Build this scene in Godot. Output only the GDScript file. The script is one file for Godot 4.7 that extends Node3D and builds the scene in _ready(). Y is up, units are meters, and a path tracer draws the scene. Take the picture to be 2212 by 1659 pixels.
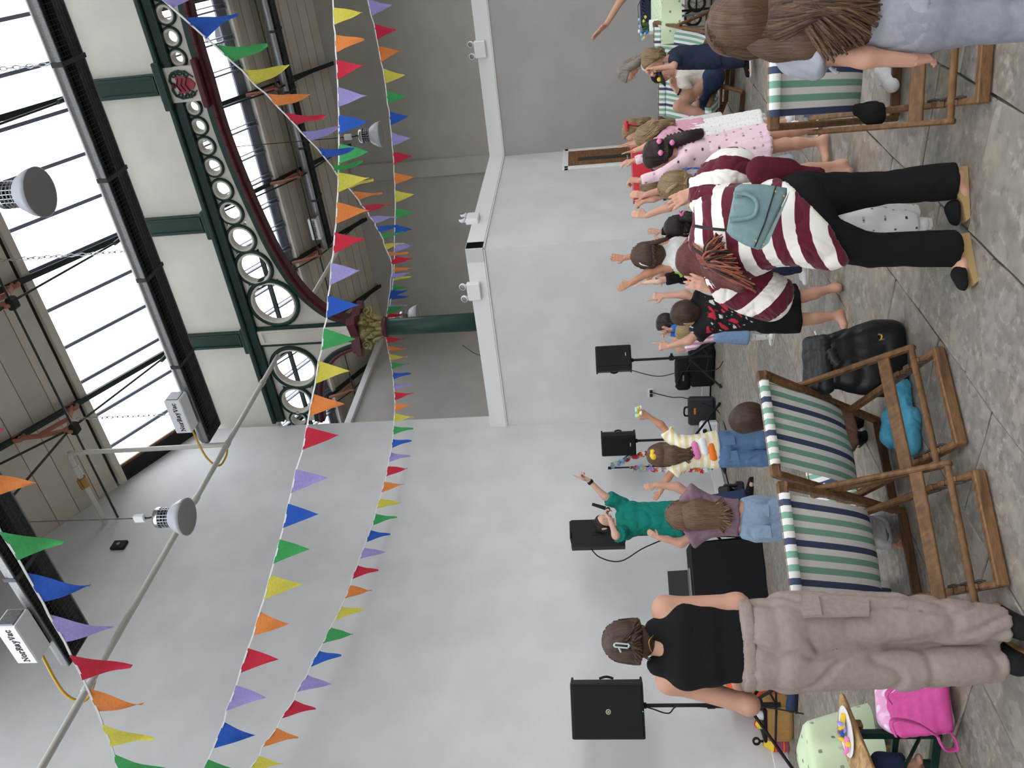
extends Node3D
# ---------- measured camera ----------
const FOCAL := 1755.6866
var EYE = Vector3(0, 1.62, 0)
var FW = Vector3(-0.548257, 0.109309, -0.829136)
var RT = Vector3(0.830050, -0.049953, -0.555447)
var UP = Vector3(0.102133, 0.992752, 0.063345)
var HD = Vector3(-0.551562, 0.0, -0.834134)
var RH = Vector3(0.834134, 0.0, -0.551562)
const NZ := -10.73      # arcade plane
const XL := -7.61       # face of the left wall
const ZA := -10.33      # front of the boxed-in room
const XB := -4.57       # its side
const ZC := -14.3       # wall beyond
const ZF := -19.7       # far wall
var M = {}
var rng = RandomNumberGenerator.new()
var taken = {}

# a point of the place: where the line of sight through (x, y) of the picture is `d` metres ahead
func P(x: float, y: float, d: float) -> Vector3:
	var r = FW + RT * ((829.5 - y) / FOCAL) - UP * ((x - 1106.0) / FOCAL)
	return EYE + r * (d / r.dot(HD))
func G(x: float, y: float) -> Vector3:
	var r = FW + RT * ((829.5 - y) / FOCAL) - UP * ((x - 1106.0) / FOCAL)
	return EYE + r * (-EYE.y / r.y)

func PH(x: float, y: float, hh: float) -> Vector3:   # on a level plane at height hh
	var r = FW + RT * ((829.5 - y) / FOCAL) - UP * ((x - 1106.0) / FOCAL)
	return EYE + r * ((hh - EYE.y) / r.y)

# ---------- mesh builder ----------
class Q:
	var st = SurfaceTool.new()
	var uv = false
	func _init():
		st.begin(Mesh.PRIMITIVE_TRIANGLES)
		st.set_smooth_group(-1)
	func flat(): st.set_smooth_group(-1); return self
	func smooth(): st.set_smooth_group(0); return self
	func tri(a: Vector3, b: Vector3, c: Vector3):
		st.add_vertex(a); st.add_vertex(c); st.add_vertex(b)
	func quad(a: Vector3, b: Vector3, c: Vector3, d: Vector3):
		tri(a, b, c); tri(a, c, d)
	func vu(p: Vector3, t: Vector2):
		st.set_uv(t); st.add_vertex(p)
	func quaduv(a: Vector3, b: Vector3, c: Vector3, d: Vector3, ta: Vector2, tb: Vector2, tc: Vector2, td: Vector2):
		vu(a, ta); vu(c, tc); vu(b, tb); vu(a, ta); vu(d, td); vu(c, tc)
	# box with chamfered edges
	func box(t: Transform3D, s: Vector3, ch := 0.0):
		flat()
		var h = s * 0.5
		if ch <= 0.0:
			for ax in 3:
				for sg in [-1.0, 1.0]:
					var n = Vector3.ZERO; n[ax] = sg
					var u = Vector3.ZERO; u[(ax + 1) % 3] = 1.0
					var w = n.cross(u)
					var c = n * h
					var U = u * h; var W = Vector3(w.x * h.x, w.y * h.y, w.z * h.z)
					quad(t * (c - U - W), t * (c + U - W), t * (c + U + W), t * (c - U + W))
			return self
		ch = minf(ch, minf(h.x, minf(h.y, h.z)) * 0.9)
		for ax in 3:
			for sg in [-1.0, 1.0]:
				var n = Vector3.ZERO; n[ax] = sg
				var u = Vector3.ZERO; u[(ax + 1) % 3] = 1.0
				var w = n.cross(u)
				var hu = u * (h[(ax + 1) % 3] - ch)
				var hw = w * (h[(ax + 2) % 3] - ch)
				var c = n * h[ax]
				quad(t * (c - hu - hw), t * (c + hu - hw), t * (c + hu + hw), t * (c - hu + hw))
				# edge strips: along u side, once per pair
				if ax < 3:
					var ay = (ax + 1) % 3
					for sg2 in [-1.0, 1.0]:
						var n2 = Vector3.ZERO; n2[ay] = sg2
						var e = n.cross(n2); var ie = (ax + 2) % 3
						var he = e * (h[ie] - ch)
						var p1 = n * h[ax] + n2 * (h[ay] - ch)
						var p2 = n * (h[ax] - ch) + n2 * h[ay]
						quad(t * (p1 + he), t * (p1 - he), t * (p2 - he), t * (p2 + he))
		for sx in [-1.0, 1.0]:
			for sy in [-1.0, 1.0]:
				for sz in [-1.0, 1.0]:
					var a = Vector3(sx * h.x, sy * (h.y - ch), sz * (h.z - ch))
					var b = Vector3(sx * (h.x - ch), sy * h.y, sz * (h.z - ch))
					var c = Vector3(sx * (h.x - ch), sy * (h.y - ch), sz * h.z)
					if sx * sy * sz > 0: tri(t * a, t * b, t * c)
					else: tri(t * a, t * c, t * b)
		return self
	# bar of section w (along side) x hgt (along up) from a to b
	func bar(a: Vector3, b: Vector3, w: float, hgt: float, up := Vector3.UP, ch := 0.004):
		var z = (b - a).normalized()
		if absf(z.dot(up)) > 0.99: up = Vector3.RIGHT if absf(z.x) < 0.9 else Vector3.FORWARD
		var x = up.cross(z).normalized()
		var y = z.cross(x)
		return box(Transform3D(Basis(x, y, z), (a + b) * 0.5), Vector3(w, hgt, a.distance_to(b)), ch)
	func tube(pts: Array, rad, n := 8, cap := true, sq := 1.0):
		var rings = []
		var tprev = Vector3.ZERO
		var xa = Vector3.ZERO
		var m = pts.size()
		for i in m:
			var t: Vector3 = (pts[mini(i + 1, m - 1)] - pts[maxi(i - 1, 0)]).normalized()
			if i == 0:
				var upv = Vector3.UP if absf(t.y) < 0.9 else Vector3.RIGHT
				xa = upv.cross(t).normalized()
			else:
				xa = (xa - t * xa.dot(t)).normalized()
			var ya = t.cross(xa)
			var r: float = rad if rad is float else rad[i]
			var ring = PackedVector3Array()
			for k in n:
				var an = TAU * k / n
				ring.append(pts[i] + xa * (cos(an) * r) + ya * (sin(an) * r * sq))
			rings.append(ring)
		smooth()
		for i in m - 1:
			for k in n:
				var k2 = (k + 1) % n
				quad(rings[i][k], rings[i][k2], rings[i + 1][k2], rings[i + 1][k])
		if cap:
			flat()
			for k in range(1, n - 1):
				tri(rings[0][0], rings[0][k + 1], rings[0][k])
				tri(rings[m - 1][0], rings[m - 1][k], rings[m - 1][k + 1])
		return self
	# profile of (radius, height) turned about local y
	func lathe(prof: Array, n: int, t := Transform3D.IDENTITY, sm := true):
		if sm: smooth()
		else: flat()
		for i in prof.size() - 1:
			var p: Vector2 = prof[i]; var q: Vector2 = prof[i + 1]
			for k in n:
				var a = TAU * k / n; var b = TAU * (k + 1) / n
				var A = t * Vector3(cos(a) * p.x, p.y, sin(a) * p.x)
				var Bq = t * Vector3(cos(b) * p.x, p.y, sin(b) * p.x)
				var Cq = t * Vector3(cos(b) * q.x, q.y, sin(b) * q.x)
				var Dq = t * Vector3(cos(a) * q.x, q.y, sin(a) * q.x)
				if p.x < 0.00001: tri(A, Dq, Cq)
				elif q.x < 0.00001: tri(A, Dq, Bq)
				else: quad(A, Dq, Cq, Bq)
		flat()
		return self
	# polygon in local xy pushed along local z
	func prism(poly: PackedVector2Array, depth: float, t := Transform3D.IDENTITY):
		flat()
		if Geometry2D.is_polygon_clockwise(poly): poly.reverse()
		var ix = Geometry2D.triangulate_polygon(poly)
		for i in range(0, ix.size(), 3):
			var a = poly[ix[i]]; var b = poly[ix[i + 1]]; var c = poly[ix[i + 2]]
			if (b - a).cross(c - a) < 0.0:
				var sw = b; b = c; c = sw
			tri(t * Vector3(a.x, a.y, depth), t * Vector3(b.x, b.y, depth), t * Vector3(c.x, c.y, depth))
			tri(t * Vector3(a.x, a.y, 0), t * Vector3(c.x, c.y, 0), t * Vector3(b.x, b.y, 0))
		var m = poly.size()
		for i in m:
			var a = poly[i]; var b = poly[(i + 1) % m]
			quad(t * Vector3(a.x, a.y, 0), t * Vector3(b.x, b.y, 0), t * Vector3(b.x, b.y, depth), t * Vector3(a.x, a.y, depth))
		return self
	# curved sheet with thickness; rows of points, uv over rows (v) and columns (u)
	func sheet(rows: Array, th: float, us := 1.0, vs := 1.0):
		var nr = rows.size(); var nc: int = rows[0].size()
		var off = []
		for i in nr:
			var r = PackedVector3Array()
			for j in nc:
				var du: Vector3 = rows[i][mini(j + 1, nc - 1)] - rows[i][maxi(j - 1, 0)]
				var dv: Vector3 = rows[mini(i + 1, nr - 1)][j] - rows[maxi(i - 1, 0)][j]
				r.append(rows[i][j] + du.cross(dv).normalized() * th)
			off.append(r)
		smooth()
		for i in nr - 1:
			for j in nc - 1:
				var t0 = Vector2(us * j / (nc - 1), vs * i / (nr - 1)); var t1 = Vector2(us * (j + 1) / (nc - 1), vs * (i + 1) / (nr - 1))
				quaduv(off[i][j], off[i][j + 1], off[i + 1][j + 1], off[i + 1][j], t0, Vector2(t1.x, t0.y), t1, Vector2(t0.x, t1.y))
		st.set_smooth_group(1)
		for i in nr - 1:
			for j in nc - 1:
				var t0 = Vector2(us * j / (nc - 1), vs * i / (nr - 1)); var t1 = Vector2(us * (j + 1) / (nc - 1), vs * (i + 1) / (nr - 1))
				quaduv(rows[i][j], rows[i + 1][j], rows[i + 1][j + 1], rows[i][j + 1], t0, Vector2(t0.x, t1.y), t1, Vector2(t1.x, t0.y))
		flat()
		for i in nr - 1:
			quad(rows[i][0], off[i][0], off[i + 1][0], rows[i + 1][0])
			quad(rows[i][nc - 1], rows[i + 1][nc - 1], off[i + 1][nc - 1], off[i][nc - 1])
		for j in nc - 1:
			quad(rows[0][j], rows[0][j + 1], off[0][j + 1], off[0][j])
			quad(rows[nr - 1][j], off[nr - 1][j], off[nr - 1][j + 1], rows[nr - 1][j + 1])
		return self
	func done() -> ArrayMesh:
		st.generate_normals()
		return st.commit()

# ---------- naming ----------
func numbered(n: String) -> String:
	if not taken.has(n):
		taken[n] = 0
		return n
	taken[n] += 1
	return "%s_%03d" % [n, taken[n]]
func thing(called: String, label: String, category: String, at := Vector3.ZERO, group := "") -> Node3D:
	var o = Node3D.new()
	o.name = numbered(called); add_child(o); o.position = at
	o.set_meta("label", label); o.set_meta("category", category)
	if group: o.set_meta("group", group)
	return o
func part(called: String, q, m: Material, parent: Node3D, label := "") -> MeshInstance3D:
	var o = MeshInstance3D.new()
	o.name = called
	o.mesh = q if q is Mesh else q.done()
	o.material_override = m
	parent.add_child(o, true)
	if label: o.set_meta("label", label)
	return o
func one(called: String, q, m: Material, label: String, category: String, group := "") -> MeshInstance3D:
	var o = part(numbered(called), q, m, self, label)
	o.set_meta("category", category)
	if group: o.set_meta("group", group)
	return o
func struct(called: String, q, m: Material, label := "") -> MeshInstance3D:
	var o = part(called, q, m, self, label)
	o.set_meta("kind", "structure")
	return o
func structn(called: String, label := "") -> Node3D:
	var o = Node3D.new(); o.name = called; add_child(o); o.set_meta("kind", "structure")
	if label: o.set_meta("label", label)
	return o
func T(p: Vector3, turn := 0.0) -> Transform3D:
	return Transform3D(Basis(Vector3.UP, turn), p)
func sp(pts: Array, n := 6) -> Array:   # smooth curve through points
	var out = []
	for i in pts.size() - 1:
		var a: Vector3 = pts[maxi(i - 1, 0)]; var b: Vector3 = pts[i]; var c: Vector3 = pts[i + 1]; var d: Vector3 = pts[mini(i + 2, pts.size() - 1)]
		for k in n: out.append(b.cubic_interpolate(c, a, d, float(k) / n))
	out.append(pts[-1])
	return out

# ---------- materials ----------
func noise_img(size: int, freq: float, oct: int, lo: float, hi: float, sd := 1, type := FastNoiseLite.TYPE_SIMPLEX_SMOOTH, sx := 1.0) -> Image:
	var n = FastNoiseLite.new()
	n.seed = sd; n.frequency = freq; n.fractal_octaves = oct; n.noise_type = type
	var im: Image = n.get_seamless_image(size, int(size * sx)) if sx == 1.0 else n.get_seamless_image(size, size)
	if sx != 1.0: im.resize(size, int(size * sx))
	im.convert(Image.FORMAT_RGB8)
	for y in im.get_height():
		for x in im.get_width():
			var v = im.get_pixel(x, y).r
			v = lo + (hi - lo) * v
			im.set_pixel(x, y, Color(v, v, v))
	return im
var TX = {}
func mat(c: Color, rough := 0.8, o := {}) -> StandardMaterial3D:
	var m = StandardMaterial3D.new()
	m.albedo_color = c; m.roughness = rough
	m.metallic = o.get("metal", 0.0)
	m.metallic_specular = o.get("spec", 0.4)
	if o.has("tex"):
		m.albedo_texture = TX[o.tex]
		if o.get("tri", true):
			m.uv1_triplanar = true
			if o.get("world", false): m.uv1_world_triplanar = true
			var s: float = o.get("scale", 1.0)
			m.uv1_scale = o.get("scale3", Vector3(s, s, s))
	if o.has("bump"):
		m.heightmap_enabled = true; m.heightmap_texture = TX[o.bump]; m.heightmap_scale = o.get("depth", 0.2)
		if o.get("tri", true):
			m.uv1_triplanar = true
			if o.get("world", false): m.uv1_world_triplanar = true
			var s: float = o.get("scale", 1.0)
			m.uv1_scale = o.get("scale3", Vector3(s, s, s))
	if o.has("sheen"): m.rim_enabled = true; m.rim = o.sheen; m.rim_tint = 0.6
	if o.has("back"): m.backlight_enabled = true; m.backlight = o.back
	if o.has("vc"): m.vertex_color_use_as_albedo = true
	if o.has("alpha"):
		m.transparency = BaseMaterial3D.TRANSPARENCY_ALPHA; m.albedo_color.a = o.alpha
	m.cull_mode = BaseMaterial3D.CULL_DISABLED
	return m
func h(s: String) -> Color: return Color.html(s)
func make_materials():
	TX.soft = ImageTexture.create_from_image(noise_img(256, 0.012, 4, 0.95, 1.0, 3))
	TX.fine = ImageTexture.create_from_image(noise_img(256, 0.08, 3, 0.78, 1.0, 5))
	TX.cloth = ImageTexture.create_from_image(noise_img(256, 0.05, 4, 0.88, 1.0, 9))
	TX.weave = ImageTexture.create_from_image(noise_img(256, 0.2, 2, 0.0, 1.0, 11))
	# riven stone: colour and relief
	var a = noise_img(512, 0.014, 5, 0.0, 1.0, 21)
	var b = noise_img(512, 0.06, 4, 0.0, 1.0, 22, FastNoiseLite.TYPE_PERLIN)
	var c = noise_img(512, 0.004, 3, 0.0, 1.0, 24)
	var col = Image.create(512, 512, false, Image.FORMAT_RGB8)
	var rel = Image.create(512, 512, false, Image.FORMAT_RGB8)
	for y in 512:
		for x in 512:
			var va = a.get_pixel(x, y).r; var vb = b.get_pixel(x, y).r; var vc = c.get_pixel(x, y).r
			var ridge = 1.0 - absf(va * 2.0 - 1.0)
			var k = 0.84 + 0.16 * (va - 0.5) + 0.18 * (vb - 0.5) + (0.10 * clampf((ridge - 0.88) * 12.0, 0, 1) if vb > 0.53 else 0.0) - (0.09 * clampf((ridge - 0.9) * 12.0, 0, 1) if vb < 0.44 else 0.0)
			var w = clampf((vc - 0.45) * 2.5, 0, 1)
			var base = Color(0.96, 0.95, 0.94).lerp(Color(1.0, 0.965, 0.915), w)
			col.set_pixel(x, y, Color(base.r * k, base.g * k, base.b * k))
			var hgt = 0.35 * floorf(va * 6.0) / 6.0 + 0.35 * ridge + 0.3 * vb
			rel.set_pixel(x, y, Color(hgt, hgt, hgt))
	TX.stone = ImageTexture.create_from_image(col)
	TX.riven = ImageTexture.create_from_image(rel)
	# wood grain, long along x
	var w1 = FastNoiseLite.new(); w1.seed = 31; w1.frequency = 1.0
	var wood = Image.create(256, 256, false, Image.FORMAT_RGB8)
	for y in 256:
		for x in 256:
			var g = w1.get_noise_2d(x * 0.006, y * 0.05) * 0.5 + w1.get_noise_2d(x * 0.02 + 50, y * 0.35) * 0.35
			var s = sin((y * 0.16 + w1.get_noise_2d(x * 0.008 + 9, y * 0.02) * 9.0))
			var k = clampf(0.78 + g * 0.35 + s * 0.09, 0.3, 1.0)
			wood.set_pixel(x, y, Color(k, k * 0.97, k * 0.93))
	TX.wood = ImageTexture.create_from_image(wood)
	var hw = Image.create(256, 256, false, Image.FORMAT_RGB8)
	for y in 256:
		for x in 256:
			var v = clampf(0.8 + w1.get_noise_2d(x * 0.16, y * 0.006) * 0.35 + w1.get_noise_2d(x * 0.5 + 70, y * 0.012) * 0.3, 0.35, 1.0)
			hw.set_pixel(x, y, Color(v, v, v))
	TX.hair = ImageTexture.create_from_image(hw)
	# knitted ribs
	var kn = Image.create(64, 64, false, Image.FORMAT_RGB8)
	for y in 64:
		for x in 64:
			var v = 0.5 + 0.5 * sin(x * TAU / 8.0); v = v * (0.8 + 0.2 * sin(y * TAU / 8.0 + (0.0 if int(x / 8) % 2 == 0 else PI)))
			kn.set_pixel(x, y, Color(v, v, v))
	TX.knit = ImageTexture.create_from_image(kn)
	M.wall_white = mat(h("d3d4d4"), 0.9, {"tex": "soft", "world": true, "scale": 0.35})
	M.wall_grey = mat(h("bcb8b2"), 0.9, {"tex": "soft", "world": true, "scale": 0.3})
	M.wall_mid = mat(h("a9a7a3"), 0.9, {"tex": "soft", "world": true, "scale": 0.3})
	M.cream = mat(h("dbd7cb"), 0.8, {"tex": "soft", "world": true, "scale": 0.4})
	M.board = mat(h("d2cbbb"), 0.75, {"tex": "soft", "scale": 0.6})
	M.board2 = mat(h("cac3b2"), 0.75, {"tex": "soft", "scale": 0.6})
	M.green = mat(h("17362e"), 0.45, {"tex": "soft", "scale": 1.0})
	M.maroon = mat(h("4f1a22"), 0.45)
	M.iron = mat(h("26302e"), 0.5)
	M.salmon = mat(h("a8705c"), 0.7, {"tex": "soft", "scale": 2.0})
	M.gold = mat(h("8d8357"), 0.45, {"metal": 0.35})
	M.steel = mat(h("b9bcc0"), 0.32, {"metal": 0.9})
	M.galv = mat(h("9a9b9c"), 0.5, {"metal": 0.6, "tex": "fine", "scale": 2.0})
	M.darkmetal = mat(h("3a3a3c"), 0.45, {"metal": 0.4})
	M.black = mat(h("101113"), 0.6)
	M.blackgloss = mat(h("121315"), 0.35)
	M.white = mat(h("e6e7e8"), 0.5)
	M.pipe = mat(h("c9c7bf"), 0.45)
	M.trim = mat(h("e4e4e4"), 0.5)
	M.glass = mat(Color(0.97, 0.985, 1.0), 0.02, {"alpha": 0.06})
	M.roofglass = mat(Color(0.80, 0.85, 0.95), 0.05, {"alpha": 0.1})
	M.bar = mat(h("7d8290"), 0.5)
	M.mortar = mat(h("4a4743"), 0.95)
	var sc = 0.55
	M.stone1 = mat(h("aaa399"), 0.62, {"tex": "stone", "bump": "riven", "depth": 0.32, "world": true, "scale": sc})
	M.stone2 = mat(h("b0a99e"), 0.6, {"tex": "stone", "bump": "riven", "depth": 0.4, "world": true, "scale": sc * 0.8})
	M.stone3 = mat(h("a49e96"), 0.65, {"tex": "stone", "bump": "riven", "depth": 0.3, "world": true, "scale": sc * 1.35})
	M.wood = mat(h("8f6c49"), 0.55, {"tex": "wood", "scale3": Vector3(2.2, 2.2, 2.2)})
	M.wood_dark = mat(h("6c4d34"), 0.55, {"tex": "wood", "scale3": Vector3(2.2, 2.2, 2.2)})
	M.pine = mat(h("dcb57c"), 0.45, {"tex": "wood", "scale3": Vector3(1.6, 1.6, 1.6)})
	M.crest_red = mat(h("9b3640"), 0.5)
	M.brass = mat(h("b08a4a"), 0.4, {"metal": 0.6})
	M.hose = mat(h("d3a63c"), 0.5)
	M.lamp_shade = mat(h("d5d8de"), 0.35, {"back": Color(0.35, 0.36, 0.38)})
	M.lamp_lens = mat(h("8d8d8d"), 0.4)
	for f in {"yellow": "e3d95a", "orange": "f0914a", "red": "cf2c44", "lilac": "a79fdd", "blue": "2b5fc4", "green": "44a85e"}:
		var col2: Color = h({"yellow": "e3d95a", "orange": "f0914a", "red": "cf2c44", "lilac": "a79fdd", "blue": "2b5fc4", "green": "44a85e"}[f])
		M["flag_" + f] = mat(col2, 0.85, {"tex": "cloth", "scale": 3.0, "back": col2 * 0.5})
	var sk = {"tex": "soft", "scale": 4.0}
	M.skin = mat(h("cd9c84"), 0.55, sk); M.skin_tan = mat(h("bb8668"), 0.55, sk); M.skin_pale = mat(h("d8ae99"), 0.55, sk); M.skin_arm = mat(h("c0917a"), 0.55, sk)
	M.eye_white = mat(h("e8e4e0"), 0.3); M.eye_dark = mat(h("33261e"), 0.2); M.lip = mat(h("b9736c"), 0.5)
	var hr = {"tex": "hair", "scale3": Vector3(4, 3, 4)}
	M.hair_brown = mat(h("5a4334"), 0.5, hr); M.hair_brown2 = mat(h("6f5440"), 0.45, hr); M.hair_brown3 = mat(h("4a3629"), 0.5, hr)
	M.hair_dark = mat(h("332823"), 0.5, hr); M.hair_blond = mat(h("b59b72"), 0.5, hr); M.hair_blond2 = mat(h("a08762"), 0.5, hr); M.hair_fair = mat(h("96795a"), 0.5, hr); M.hair_fair2 = mat(h("7d6048"), 0.5, hr)
	M.hair_wine = mat(h("6e3630"), 0.5, hr); M.hair_red = mat(h("a35640"), 0.5, hr); M.hair_red2 = mat(h("b86c52"), 0.5, hr); M.hair_grey = mat(h("a0968a"), 0.55, hr)
	# printed and woven patterns
	var W = h("e6e3df"); var Gn = h("7fac95"); var Nv = h("414c67")
	band("canvas", [W, Nv, W, Gn, W, Gn], 32)
	band("yellow_stripe", [h("e9d9a0"), h("f0ece2")], 16)
	band("cardigan", [h("e8e3da"), h("5b1626")], 32)
	band("pink_stripe", [h("c98aa8"), h("e9dde4")], 16)
	dots("dots_pink", h("e8c9d2"), h("2a2024"), 64, 5)
	dots("dots_white", h("e4e2de"), h("26262a"), 64, 4)
	dots("speckle", h("e9e8e4"), h("77746e"), 32, 2)
	dots("bees", h("d5e6c0"), h("4c5240"), 64, 4)
	var gi = Image.create(128, 128, false, Image.FORMAT_RGB8); gi.fill(h("151517"))
	var gn = FastNoiseLite.new(); gn.seed = 8; gn.frequency = 0.045
	for y in 128:
		for x in 128:
			if absi(x - 64) > 46 or absi(y - 62) > 50: continue
			var v = gn.get_noise_2d(x + y * 0.9, (y - x) * 0.35)
			if v > 0.24: gi.set_pixel(x, y, h("b8283a"))
			elif v < -0.36: gi.set_pixel(x, y, h("cfcfd2"))
	TX.graphic = ImageTexture.create_from_image(gi)
	var nt = {"tri": false}
	M.canvas = mat(Color(1, 1, 1), 0.85, {"tex": "canvas", "tri": false, "back": Color(0.25, 0.25, 0.25)})
	M.yellow_stripe = mat(Color(1, 1, 1), 0.9, {"tex": "yellow_stripe", "tri": false})
	M.cardigan = mat(Color(1, 1, 1), 0.95, {"tex": "cardigan", "tri": false, "sheen": 0.3})
	M.pink_stripe = mat(Color(1, 1, 1), 0.9, {"tex": "pink_stripe", "tri": false})
	M.graphic = mat(Color(1, 1, 1), 0.85, {"tex": "graphic", "tri": false})
	M.dots_pink = mat(Color(1, 1, 1), 0.9, {"tex": "dots_pink", "scale": 9.0})
	M.dots_white = mat(Color(1, 1, 1), 0.9, {"tex": "dots_white", "scale": 10.0})
	M.speckle = mat(Color(1, 1, 1), 0.9, {"tex": "speckle", "scale": 16.0})
	M.bees = mat(Color(1, 1, 1), 0.9, {"tex": "bees", "scale": 5.0, "back": Color(0.2, 0.22, 0.18)})
	var cl = {"tex": "cloth", "scale": 2.5}
	for e in {"c_black": "0b0b0d", "c_taupe": "9f9087", "c_teal": "0d8274", "c_mauve": "8a6f7c", "c_denim": "93a9c2", "c_jeans": "6484ab", "c_navy": "262e44", "c_navy2": "2f3c5c", "c_cream": "e3d9cc", "c_white": "e2e0de", "c_pink": "e0a9bd", "c_grey": "a9abb3", "c_greyd": "9b9ea8", "c_brown": "8a6452", "c_blue": "2f6fc0", "c_turq": "5bb0cf", "c_orange": "e8622c", "c_hotpink": "d9579f", "c_ink": "131316", "c_red": "b3263a", "c_bag": "7e9a9c", "c_lightdenim": "86a3c4", "c_maroon": "5b1626"}:
		M[e] = mat(h({"c_black": "0b0b0d", "c_taupe": "9f9087", "c_teal": "0d8274", "c_mauve": "8a6f7c", "c_denim": "93a9c2", "c_jeans": "6484ab", "c_navy": "262e44", "c_navy2": "2f3c5c", "c_cream": "e3d9cc", "c_white": "e2e0de", "c_pink": "e0a9bd", "c_grey": "a9abb3", "c_greyd": "9b9ea8", "c_brown": "8a6452", "c_blue": "2f6fc0", "c_turq": "5bb0cf", "c_orange": "e8622c", "c_hotpink": "d9579f", "c_ink": "131316", "c_red": "b3263a", "c_bag": "7e9a9c", "c_lightdenim": "86a3c4", "c_maroon": "5b1626"}[e]), 0.9, cl)
	M.c_bag.roughness = 0.45
	M.rope = mat(h("b89a68"), 0.9, {"tex": "fine", "scale3": Vector3(4, 40, 4)})
	M.gold_stud = mat(h("c9a44c"), 0.3, {"metal": 0.8})
	M.plum = mat(h("6a5a8a"), 0.6); M.yellow = mat(h("e5c02e"), 0.5); M.red = mat(h("c22b35"), 0.45); M.blue = mat(h("2a66b8"), 0.45); M.pinkp = mat(h("e07fb0"), 0.5); M.lilac = mat(h("a592d6"), 0.5); M.mint = mat(h("a9d8c4"), 0.6); M.orange = mat(h("ee7a2c"), 0.6)
	M.door = mat(h("9a6f44"), 0.5, {"tex": "wood", "scale3": Vector3(0.8, 3.0, 0.8)})
	M.leaf = mat(h("3f6b35"), 0.7)
	M.grille = mat(h("0a0b0c"), 0.7); M.badge = mat(h("b9b6a2"), 0.5); M.darkplastic = mat(h("2b2d31"), 0.5); M.fblue = mat(h("8fb7de"), 0.7); M.tan = mat(h("b08850"), 0.8, {"tex": "cloth", "scale": 3.0}); M.sole = mat(h("cfc9be"), 0.8)
	M.leather = mat(h("16171a"), 0.38); M.leather2 = mat(h("1e2023"), 0.42)
	M.led = mat(h("40ff70"), 0.5); M.led.emission_enabled = true; M.led.emission = h("40ff70"); M.led.emission_energy_multiplier = 0.3
	dots("pink_print", h("e6a6cc"), h("f4eef4"), 64, 11)
	M.pink_print = mat(Color(1, 1, 1), 0.8, {"tex": "pink_print", "scale": 9.0})
	M.clip = mat(h("a9bcb8"), 0.35); M.lime = mat(h("8fc43c"), 0.7); M.pink_stripe_t = mat(h("b98a98"), 0.9)
	M.greenmetal = mat(h("12302a"), 0.4)
func band(called: String, cols: Array, px: int):
	var im = Image.create(px * cols.size(), 4, false, Image.FORMAT_RGB8)
	for i in cols.size(): im.fill_rect(Rect2i(i * px, 0, px, 4), cols[i])
	TX[called] = ImageTexture.create_from_image(im)
func dots(called: String, bg: Color, fg: Color, n: int, r: int):
	var im = Image.create(n, n, false, Image.FORMAT_RGB8); im.fill(bg)
	for c in [Vector2(n * 0.25, n * 0.25), Vector2(n * 0.75, n * 0.75)]:
		for y in n:
			for x in n:
				if Vector2(x, y).distance_to(c) < r: im.set_pixel(x, y, fg)
	TX[called] = ImageTexture.create_from_image(im)
# ---------- camera, sky, exposure ----------
func setup_view():
	var cam = Camera3D.new()
	cam.name = "camera"
	cam.transform = Transform3D(Basis(-UP, RT, -FW), EYE)   # the phone was held on its side: the picture lies turned
	cam.fov = 50.578; cam.keep_aspect = Camera3D.KEEP_HEIGHT
	cam.near = 0.05; cam.far = 200.0
	add_child(cam); cam.current = true
	var e = Environment.new()
	e.background_mode = Environment.BG_SKY
	var s = ProceduralSkyMaterial.new()
	s.sky_top_color = Color(0.95, 0.97, 1.0); s.sky_horizon_color = Color(1.0, 0.99, 0.97)
	s.ground_bottom_color = Color(0.32, 0.31, 0.30); s.ground_horizon_color = Color(0.5, 0.5, 0.5)
	s.sky_energy_multiplier = 1.0; s.ground_energy_multiplier = 1.0
	s.sun_angle_max = 0.0
	var sky = Sky.new(); sky.sky_material = s
	e.sky = sky
	e.ambient_light_source = Environment.AMBIENT_SOURCE_DISABLED
	e.tonemap_mode = Environment.TONE_MAPPER_LINEAR
	e.tonemap_exposure = 6.8
	e.sdfgi_enabled = true; e.ssao_enabled = true; e.ssil_enabled = true
	var we = WorldEnvironment.new(); we.environment = e; we.name = "environment"
	add_child(we)

# roof line of the main hall: ridges and valleys every 4.33 m
func roof_y(z: float) -> float:
	var t = fposmod(z - NZ, 8.66)
	return 8.25 + 0.58 * (t if t < 4.33 else 8.66 - t)

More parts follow.
